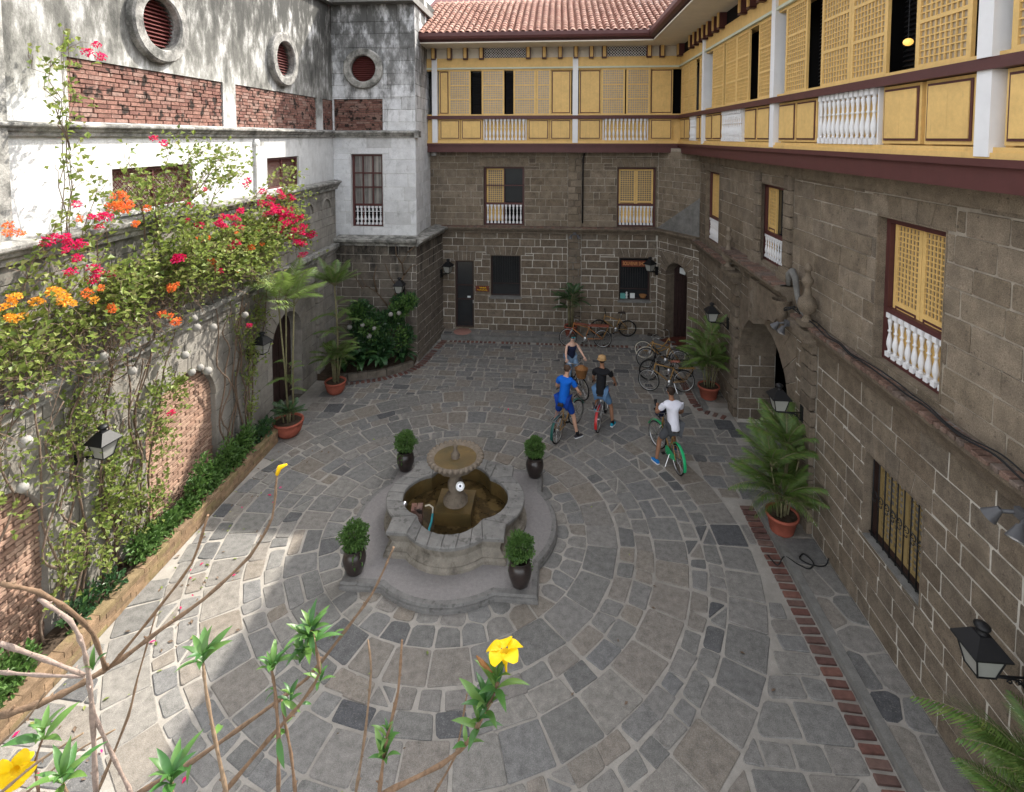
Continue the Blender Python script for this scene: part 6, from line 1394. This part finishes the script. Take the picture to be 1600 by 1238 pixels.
# ---------------------------------------------------------------- bougainvillea on the garden wall
def curve(p, q, sag, n=7, jit=.08):
    p, q = Vector(p), Vector(q); o = []
    for i in range(n+1):
        t = i/n; v = p.lerp(q, t)+Vector((0, 0, sag*4*t*(1-t)))
        if 0 < i < n: v += Vector((U(-jit, jit)*.5, U(-jit, jit), U(-jit, jit)))
        o.append(v)
    return o
def along(c, n, spread):
    o = []
    for _ in range(n):
        t = U(.12, 1)*(len(c)-1); i = min(int(t), len(c)-2); p = c[i].lerp(c[i+1], t-i); v = Vector((rnd.gauss(0, 1), rnd.gauss(0, 1), rnd.gauss(0, 1)))*spread
        o.append((*(p+v), v.normalized()*.4+Vector((.45, 0, .35))))
    return o
def bract_mesh(m, n, r, sd):
    g = G(m); pts = []
    for _ in range(n):
        v = Vector((rnd.gauss(0, 1), rnd.gauss(0, 1), rnd.gauss(0, 1))).normalized(); k = U(.3, 1)
        pts.append((v.x*r*k, v.y*r*k*1.2, v.z*r*k*.8, v))
    leaves(g, pts, .05, .2, lw=.9); return g.mesh('flower_cluster')
FL = {m: [bract_mesh(m, 70, .1, k) for k in range(3)] for m in ('magenta', 'coral', 'amber')}
def vine(label, trunks, sprays, leafn, m, size=.1, bushes=()):
    t = thing('bougainvillea', label, 'climbing plant', (GX, trunks[0][0][1], .25)); o_ = Vector((GX, trunks[0][0][1], .25)); g = G('twig'); lg = G(m)
    for c in trunks: g.tube(smooth([Vector(p)-o_ for p in c], 3)[::1], [.022-.012*(i/3)/(len(c)-1) for i in range(3*len(c)-2)], 6)
    part('stems', g, t, origin=False); g = G('twig')
    for p, q, sag, n, sp in sprays:
        c = curve(p, q, sag); g.tube([tuple(v-o_) for v in c], [.011-.008*i/7 for i in range(8)], 4)
        for k in range(5):   # side twigs
            i = rnd.randint(2, 6); e = c[i]+Vector((U(-.1, .35), U(-.45, .45), U(-.35, .35))); c2 = curve(c[i], e, .05, 4, .03); g.tube([tuple(v-o_) for v in c2], [.005, .004, .0035, .003, .002], 3); leaves(lg, [(a-o_.x, b-o_.y, d-o_.z, v) for a, b, d, v in along(c2, int(n*.11), .045)], size, .1, lw=.8)
        leaves(lg, [(a-o_.x, b-o_.y, d-o_.z, v) for a, b, d, v in along(c, int(n*.6), sp)], size, .1, lw=.8)
    part('twigs', g, t, origin=False)
    for c, r_, n in bushes: leaves(lg, [(a-o_.x, b-o_.y, d-o_.z, v+Vector((.3, 0, .2))) for a, b, d, v in blob(c, r_, n, .8)], size, .15, lw=.8)
    part('foliage', lg, t, stuff=True, origin=False)
    return t, o_
def flowers(t, o_, pts, m):
    for p in pts:
        n = rnd.choice([1, 2, 3])
        for k in range(n): q = Vector(p)-o_+Vector((U(-.12, .15), U(-.16, .16), U(-.13, .13)))*(1 if k else .4); inst('flower_cluster', FL[m][rnd.randint(0, 2)], t, T(*q) @ R(U(0, 6)) @ Matrix.Scale(U(.4, .85)*(1.35 if p[1] > 12 and m == 'magenta' else 1), 4))
def trunkline(y, ytop, z=5.2):
    o = [(GX+.12, y+U(-.1, .1), .25)]; n = 8
    for i in range(1, n): t = i/n; o.append((GX+.1+.12*t+U(-.04, .08), y+(ytop-y)*t+U(-.22, .22)*(1-.3*t), .25+(z-.25)*t))
    return o+[(GX+.42, ytop, z)]
wx = GX+.3
tr = [trunkline(8.5, 9.3), trunkline(8.7, 10.2), trunkline(11.6, 10.8), trunkline(11.7, 12.0), trunkline(12.0, 12.9), trunkline(12.2, 13.4), trunkline(8.3, 8.8)]
sp = []
for i in range(95):
    y = U(8.3, 13.6); q = (GX+U(.35, 1.15), y+U(-.9, 1.1), 5.62+U(-1.0, .75)-.1*(y-11)); sp.append(((GX+U(.1, .4), y, U(4.3, 5.6)), q, U(.0, .35), 58, .13))
for p, q in (((-7.4, 9.2, 5.8), (-7.2, 9.7, 7.9)), ((-7.4, 9.0, 5.8), (-7.3, 8.5, 7.6)), ((-7.3, 9.5, 6.0), (-7.1, 10.4, 7.6)), ((-7.3, 9.6, 6.2), (-7.2, 11.3, 7.5)), ((-7.4, 9.4, 6.0), (-7.3, 9.0, 7.2)), ((-7.3, 10.4, 6.1), (-7.0, 11.6, 7.0)), ((-7.3, 9.7, 6.4), (-7.2, 12.4, 7.1)), ((-7.2, 11.4, 6.0), (-6.8, 13.4, 6.9)), ((-7.3, 10.2, 6.6), (-7.2, 11.4, 7.6)), ((-7.3, 9.3, 6.2), (-7.2, 10.0, 7.5)), ((-7.2, 12.9, 5.6), (-6.9, 14.3, 5.5)), ((-7.2, 13.0, 5.4), (-6.9, 14.2, 4.9)), ((-7.2, 12.5, 5.7), (-6.8, 13.6, 6.2)), ((-7.2, 12.8, 5.9), (-6.8, 13.2, 6.4))): sp += [(p, q, .25, 50, .07), (p, tuple(a+U(-.25, .25) for a in q), .15, 38, .07)]
for i in range(70): y = U(8.6, 13.4); sp.append(((GX+U(.1, .5), y, U(4.3, 5.4)), (GX+U(.2, .95), y+U(-.8, .8), U(4.2, 5.6)), U(-.1, .3), 6, .1))
t, o_ = vine('magenta flowering bougainvillea sprawling over the middle of the garden wall ledge', tr, sp, 0, 'leafvine', bushes=[((-7.2, 10.0, 5.6), (.5, 1.3, .6), 250), ((-7.2, 11.8, 5.5), (.5, 1.3, .6), 250), ((-7.2, 12.9, 5.5), (.45, .8, .5), 160)])
FM = [(8.78,7.78),(11.59,6.79),(12.69,6.46),(11.97,6.5),(9.41,6.28),(9.63,6.15),(10.2,6.13),(10.73,6.0),(11.18,5.83),(12.38,6.21),(12.98,5.94),(12.66,5.74),(13.45,5.62),(13.17,5.38),(13.96,5.19),(14.3,5.14),(13.43,5.03),(13.76,4.7),(12.53,6.24),(12.97,5.78),(10.81,5.48),(10.2,6.03),(9.42,5.54),(10.46,5.01),(9.06,5.61),(11.62,3.51),(10.04,6.73),(12.09,5.99),(11.31,6.17),(10.84,6.09),(11.93,5.63),(13.15,6.25),(9.74,6.54),(13.6,5.35),(13.3,5.75),(12.8,5.5),(12.75,5.95),(13.1,6.0),(13.5,5.2),(13.8,5.4),(12.5,6.05),(13.25,5.55),(12.9,5.62),(13.9,5.0),(8.7,2.95)]
flowers(t, o_, [(U(-7.05, -6.75), a, b) for a, b in FM], 'magenta')
flowers(t, o_, [(U(-7.0, -6.75), a, b) for a, b in ((10.12,5.33),(8.88,4.69),(8.99,4.51),(9.8,5.85),(10.78,5.76),(8.83,5.14),(11.4,5.3),(10.9,4.9),(11.9,5.4))], 'coral')
tr = [trunkline(5.3, 6.2), trunkline(6.0, 6.8), trunkline(7.4, 7.6), trunkline(7.9, 8.3), trunkline(7.3, 6.9)]; sp = []
for i in range(52):
    y = U(5.4, 8.6); q = (GX+U(.35, 1.1), y+U(-.8, .8), 5.2+U(-1.0, .85)); sp.append(((GX+U(.1, .35), y, U(4.2, 5.3)), q, U(0, .3), 36, .15))
for p, q in (((-7.4, 7.4, 6.0), (-7.45, 7.65, 9.5)), ((-7.4, 7.5, 6.0), (-7.5, 7.75, 9.3)), ((-7.4, 7.6, 7.6), (-7.4, 7.25, 8.9)), ((-7.3, 7.3, 5.5), (-7.2, 7.9, 7.2)), ((-7.4, 7.9, 5.6), (-7.3, 8.5, 6.9)), ((-7.3, 6.6, 5.5), (-7.1, 7.0, 6.6))): sp += [(p, q, .1, 42, .055), (p, tuple(a+U(-.15, .15) for a in q), .1, 34, .055)]
for i in range(50): y = U(5.4, 8.8); sp.append(((GX+U(.1, .5), y, U(3.6, 5.0)), (GX+U(.2, .9), y+U(-.8, .8), U(3.6, 5.0)), U(-.1, .3), 6, .1))
t, o_ = vine('orange flowering bougainvillea over the near end of the garden wall', tr, sp, 0, 'leafvine', bushes=[((-7.15, 6.4, 5.1), (.5, .9, .6), 90), ((-7.15, 7.8, 5.2), (.5, .9, .6), 90)])
flowers(t, o_, [(U(-7.05, -6.8), a, b) for a, b in ((7.88,6.89),(8.06,6.77),(7.81,6.7),(8.19,6.68),(7.34,6.59),(8.39,6.62),(7.67,5.11),(7.23,5.54),(8.3,6.4),(6.17,6.69))], 'coral')
flowers(t, o_, [(U(-7.05, -6.8), a, b) for a, b in ((6.82,5.45),(6.73,5.55),(6.26,5.82),(6.46,5.46),(7.45,5.38),(6.79,5.72),(6.13,5.65),(6.2,5.46),(6.9,5.5))], 'amber')
flowers(t, o_, [(U(-7.05, -6.8), a, b) for a, b in ((7.4,6.66),(7.19,6.83),(7.51,6.57),(6.92,6.36),(6.92,5.91),(7.07,6.33),(7.21,6.07),(7.84,5.64),(7.56,5.75),(7.56,6.54),(7.3,9.0),(7.75,9.2))], 'magenta')
# hanging creeper with sparse sprays on the lower wall
tr = [trunkline(y, y+U(-.6, .6), 3.9) for y in (6.1, 6.5, 7.0, 7.3, 7.6, 8.0, 8.35, 8.6, 8.9, 11.4, 11.6, 11.8, 12.0, 12.2)]; sp = []
for i in range(20):
    y = rnd.choice([U(5.6, 9.0), U(5.6, 9.0), U(11.5, 12.8), U(9, 11.6)]); z = U(2.9, 4.3) if not 9.1 < y < 11.3 else U(3.5, 4.3); sp.append(((GX+.2, y, z), (GX+U(.15, .45), y+U(-.3, .3), z-U(.5, 1.4)), .1, 60, .07))
for i in range(9): y = U(6.7, 8.9); sp.append(((GX+.15, y, .5), (GX+U(.2, .4), y+U(-.4, .4), U(1.2, 2.2)), .15, 80, .1))
for y, z0, z1 in ((9.15, 3.3, 1.6), (9.3, 3.4, 2.0), (9.75, 3.2, 2.6), (12.05, 3.8, 1.2), (12.3, 3.8, 1.0), (8.2, 2.9, .9), (8.45, 2.9, 1.1), (7.95, 2.8, 1.4)): sp.append(((GX+.2, y, z0), (GX+.22, y+U(-.15, .15), z1), .0, 150, .09))
vine('thin green creeper trailing down the lower garden wall round the lantern', tr, sp, 0, 'leafvine', size=.085)
# ================================================================ FOREGROUND ALLAMANDA, just below the camera
def lance_mesh(m):
    g = G(m); n = 6; vs = []; fs = []
    for i in range(n+1):
        u = i/n; w = .125*sin(pi*u**.85)**.9+.003; z = .12*sin(u*2.4)-.16*u*u; vs += [(u, -w, z+.35*w), (u, 0, z), (u, w, z+.35*w)]
    for i in range(n): fs += [(i*3, i*3+1, i*3+4, i*3+3), (i*3+1, i*3+2, i*3+5, i*3+4)]
    g.sm = True; g.add(vs, fs); return g.mesh('lance_leaf')
LM = lance_mesh('leaffg')
def whorl(t, p, n, s, tilt=(.2, .9), seed=0, layers=2):
    rn = random.Random(seed)
    for k in range(layers):
        for i in range(n): inst('leaf', LM, t, T(p[0], p[1], p[2]+.018*k-.01) @ R(2*pi*i/n+k*.7+rn.uniform(-.25, .25)) @ R(-rn.uniform(*tilt)-(.25*k), 'Y') @ R(rn.uniform(-.3, .3), 'X') @ Matrix.Scale(s*rn.uniform(.75, 1.2)*(1-.25*k), 4))
def droop_leaf(t, p, s, az): inst('leaf', LM, t, T(*p) @ R(az) @ R(.5, 'Y') @ R(.4, 'X') @ Matrix.Scale(s, 4))
def stem(t, pts, r0, r1, m='fgstem'):
    pts = [Vector(p) for p in pts]; fine = []
    for i in range(len(pts)-1):
        a, b = pts[max(i-1, 0)], pts[min(i+2, len(pts)-1)]
        for k in range(4): u = k/4; p, q = pts[i], pts[i+1]; fine.append(p*(1-u)+q*u+(((q-a)*.5)*(u*(1-u)**2)-((b-p)*.5)*(u*u*(1-u)))*.6-(q-p)*0)
    fine.append(pts[-1]); n = len(fine); rs = [(r0+(r1-r0)*i/(n-1))*(1.42 if i % 3 == 1 else 1)*U(.93, 1.07) for i in range(n)]
    g = G(m).tube(fine, rs, 7)
    for i in range(1, n-1, 2):   # leaf scars
        v = Vector((U(-1, 1), U(-1, 1), U(-.2, 1))).normalized(); g.tube([fine[i], fine[i]+v*rs[i]*1.9], [rs[i]*.6, rs[i]*.25], 5)
    return part('branch', g, t, origin=False)
pm = G('petal'); vs = []; fs = []; n = 6
for i in range(n+1):
    u = i/n
    for j in range(-2, 3): w = .5*sin(pi*min(1, .12+.82*u))**.7*j/2; vs.append((.25+u*.85-.1*abs(j)*.15*u, w, .32*sin(u*1.7)-.35*u*u+.05*j*j*(1-u)-.02*j))
for i in range(n):
    for j in range(4): fs.append((i*5+j, i*5+j+1, i*5+j+6, i*5+j+5))
pm.sm = True; pm.add(vs, fs); PM = pm.mesh('petal')
def flower(t, p, s, face, roll=0):
    M = T(*p) @ Vector((0, 0, 1)).rotation_difference(Vector(face).normalized()).to_matrix().to_4x4() @ R(roll) @ Matrix.Scale(s, 4)
    o = link(bpy.data.objects.new('flower', G('petal').lathe([(.05, -1.1), (.08, -.7), (.2, -.35), (.3, .02), (.27, .0), (.15, -.35), (0, -.5)], 12).mesh('flower_tube')), t); o.matrix_local = M
    for k in range(5): inst('petal', PM, o, R(2*pi*k/5) @ R(U(-.15, .15), 'X'))
BR = {'A':[(-1.545,1.287,6.186),(-1.457,1.315,6.198),(-1.394,1.351,6.207),(-1.338,1.378,6.229),(-1.287,1.413,6.247),(-1.196,1.454,6.305),(-1.08,1.498,6.376),(-.965,1.553,6.474),(-.905,1.584,6.581),(-.895,1.603,6.718)],
'B':[(-1.309,1.39,6.238),(-1.133,1.357,6.451),(-1.012,1.356,6.612),(-.955,1.349,6.76)],'C':[(-1.341,1.133,6.721),(-1.296,1.184,6.658),(-1.26,1.232,6.566),(-1.288,1.322,6.415),(-1.31,1.381,6.248)],
'D':[(-1.296,1.183,6.642),(-1.224,1.195,6.577),(-1.209,1.212,6.493),(-1.213,1.227,6.407),(-1.218,1.239,6.269),(-1.234,1.254,6.021)],'E':[(-1.34,1.125,6.577),(-1.279,1.176,6.489),(-1.223,1.226,6.399)],'F':[(-1.555,1.293,6.308),(-1.391,1.259,6.349),(-1.223,1.226,6.394)],
'G':[(-1.362,1.384,5.837),(-1.283,1.422,6.053),(-1.271,1.449,6.149),(-1.228,1.483,6.337)],'H':[(-1.221,1.24,6.286),(-1.183,1.264,6.116),(-1.15,1.28,5.996)],'I':[(-1.554,1.282,6.097),(-1.465,1.294,6.183),(-1.417,1.302,6.254)],'J':[(-1.338,1.105,6.213),(-1.275,1.143,6.255),(-1.19,1.182,6.293)],'V':[(-1.473,1.281,5.968),(-1.366,1.315,6.053),(-1.265,1.356,6.092)],
'K':[(-.85,1.239,6.082),(-.897,1.263,6.218),(-.926,1.277,6.326),(-.941,1.289,6.393)],'L':[(-1.178,1.305,5.959),(-1.009,1.325,6.058),(-.843,1.365,6.161),(-.712,1.411,6.24),(-.614,1.455,6.351),(-.546,1.486,6.437),(-.515,1.512,6.497),(-.492,1.537,6.55)],
'M':[(-.898,1.282,6.021),(-.774,1.311,6.165),(-.698,1.341,6.24),(-.654,1.369,6.308),(-.688,1.392,6.406)],'N':[(-.743,1.295,6.021),(-.743,1.304,6.185),(-.758,1.319,6.296),(-.768,1.322,6.356)],'W':[(-.72,1.344,5.959),(-.733,1.349,6.076),(-.751,1.353,6.165),(-.76,1.356,6.228)],
'O':[(-.591,1.448,5.837),(-.57,1.479,5.996),(-.559,1.51,6.169),(-.576,1.533,6.248)],'P':[(-.456,1.272,6.082),(-.444,1.3,6.201),(-.421,1.338,6.306),(-.42,1.375,6.416)],'Q':[(-.443,1.227,6.144),(-.287,1.263,6.201),(-.223,1.281,6.246),(-.177,1.309,6.307),(-.149,1.334,6.362)],'R':[(-.34,1.376,5.959),(-.275,1.388,6.076),(-.247,1.419,6.225)],
'S':[(-.921,1.139,6.197),(-.924,1.141,6.236)],'T':[(-1.168,1.119,6.197),(-1.187,1.119,6.236)],'U':[(-1.293,1.156,6.152),(-1.311,1.168,6.22),(-1.3,1.182,6.274)]}
t = thing('allamanda_shrub', 'bare brown foreground branches of a shrub at the lower left with orange yellow flowers', 'shrub', (0, 0, 0))
for k, r0, r1, m in (('A', .0085, .003, 'fgstem'), ('B', .0042, .003, 'fgstem'), ('C', .0045, .0052, 'fgstem'), ('D', .004, .0058, 'greystem'), ('E', .005, .004, 'greystem'), ('F', .004, .003, 'greystem'), ('G', .004, .002, 'fgstem'), ('H', .0045, .004, 'greystem'), ('I', .003, .002, 'fgstem'), ('J', .003, .002, 'fgstem'), ('V', .003, .002, 'fgstem'), ('T', .004, .003, 'fgstem'), ('U', .003, .002, 'fgstem')): stem(t, BR[k], r0, r1, m)
flower(t, (-1.335, 1.14, 6.23), .04, (.4, -.8, .2), .3); flower(t, (-1.35, 1.16, 6.2), .035, (-.2, -.6, .8), 1.0)
whorl(t, (-1.187, 1.12, 6.244), 6, .085, seed=3); whorl(t, (-1.3, 1.182, 6.274), 5, .075, seed=4); whorl(t, (-1.201, 1.229, 6.42), 3, .055, (.6, 1.1), seed=5, layers=1)
part('bud', G('petal').tube([(-.895, 1.603, 6.715), (-.885, 1.6, 6.74), (-.86, 1.6, 6.752)], [.006, .008, .003], 6), t)
t = thing('allamanda_shrub', 'leafy foreground shoots and long thin stems of a shrub at the lower middle', 'shrub', (0, 0, 0))
for k, r0, r1 in (('K', .0045, .0035), ('L', .0052, .0026), ('M', .005, .0033), ('N', .0045, .0034), ('W', .004, .003), ('O', .004, .0026), ('S', .004, .004)): stem(t, BR[k], r0, r1)
for i, (p, n, s) in enumerate((((-.941, 1.29, 6.402), 6, .08), ((-.688, 1.392, 6.406), 6, .075), ((-.69, 1.385, 6.375), 6, .08), ((-.705, 1.368, 6.35), 5, .07), ((-.768, 1.322, 6.356), 6, .065), ((-.924, 1.142, 6.244), 6, .085), ((-.654, 1.368, 6.29), 4, .045), ((-.73, 1.345, 6.25), 4, .05))): whorl(t, p, n, s, seed=20+i)
for k in range(14): q = BR[rnd.choice('KLMNW')]; p = q[rnd.randint(1, len(q)-1)]; droop_leaf(t, p, U(.03, .07), U(0, 6))
t = thing('allamanda_shrub', 'foreground flowering shoot with one large yellow trumpet flower and glossy leaves', 'shrub', (0, 0, 0))
for k, r0, r1 in (('P', .0045, .003), ('Q', .005, .004), ('R', .003, .002)): stem(t, BR[k], r0, r1)
for i, (p, n, s) in enumerate((((-.177, 1.309, 6.316), 5, .085), ((-.153, 1.325, 6.36), 5, .08), ((-.195, 1.296, 6.28), 4, .075), ((-.446, 1.289, 6.175), 5, .065), ((-.441, 1.301, 6.222), 4, .05), ((-.225, 1.281, 6.245), 3, .06))): whorl(t, p, n, s, seed=40+i, layers=2 if i < 5 else 1)
flower(t, (-.133, 1.345, 6.435), .047, (-.12, .2, .95), .4)
part('bud', G('wicker').tube([(-.165, 1.33, 6.39), (-.19, 1.325, 6.42), (-.205, 1.325, 6.438)], [.004, .0065, .002], 6), t)

# fallen leaves and petals on the stones
g = G('leafvine', 'magenta', 'twig')
for i in range(150):
    near = U(0, 1) < .7; x, y = (U(-7.05, -5.6)-0, U(5.5, 12.5)) if near else (U(-6.5, 3.6), U(5.6, 18))
    if hypot(x-FX, y-FY) < 2.6: continue
    g.m = rnd.choice([0, 0, 0, 2, 2, 2, 2, 1]); a = U(0, 6); s_ = U(.02, .05); M = T(x, y, .012) @ R(a) @ R(U(-.4, .4), 'X')
    g.add([tuple(M @ Vector(p)) for p in ((-s_, 0, .0), (0, -s_*.5, .008), (s_, 0, .004), (0, s_*.5, .008))], [(0, 1, 2), (0, 2, 3)])
tag(part('fallen_leaves', g, None, stuff=True, origin=False), 'dry leaves and petals scattered on the paving near the planter', 'fallen leaves', kind='stuff')
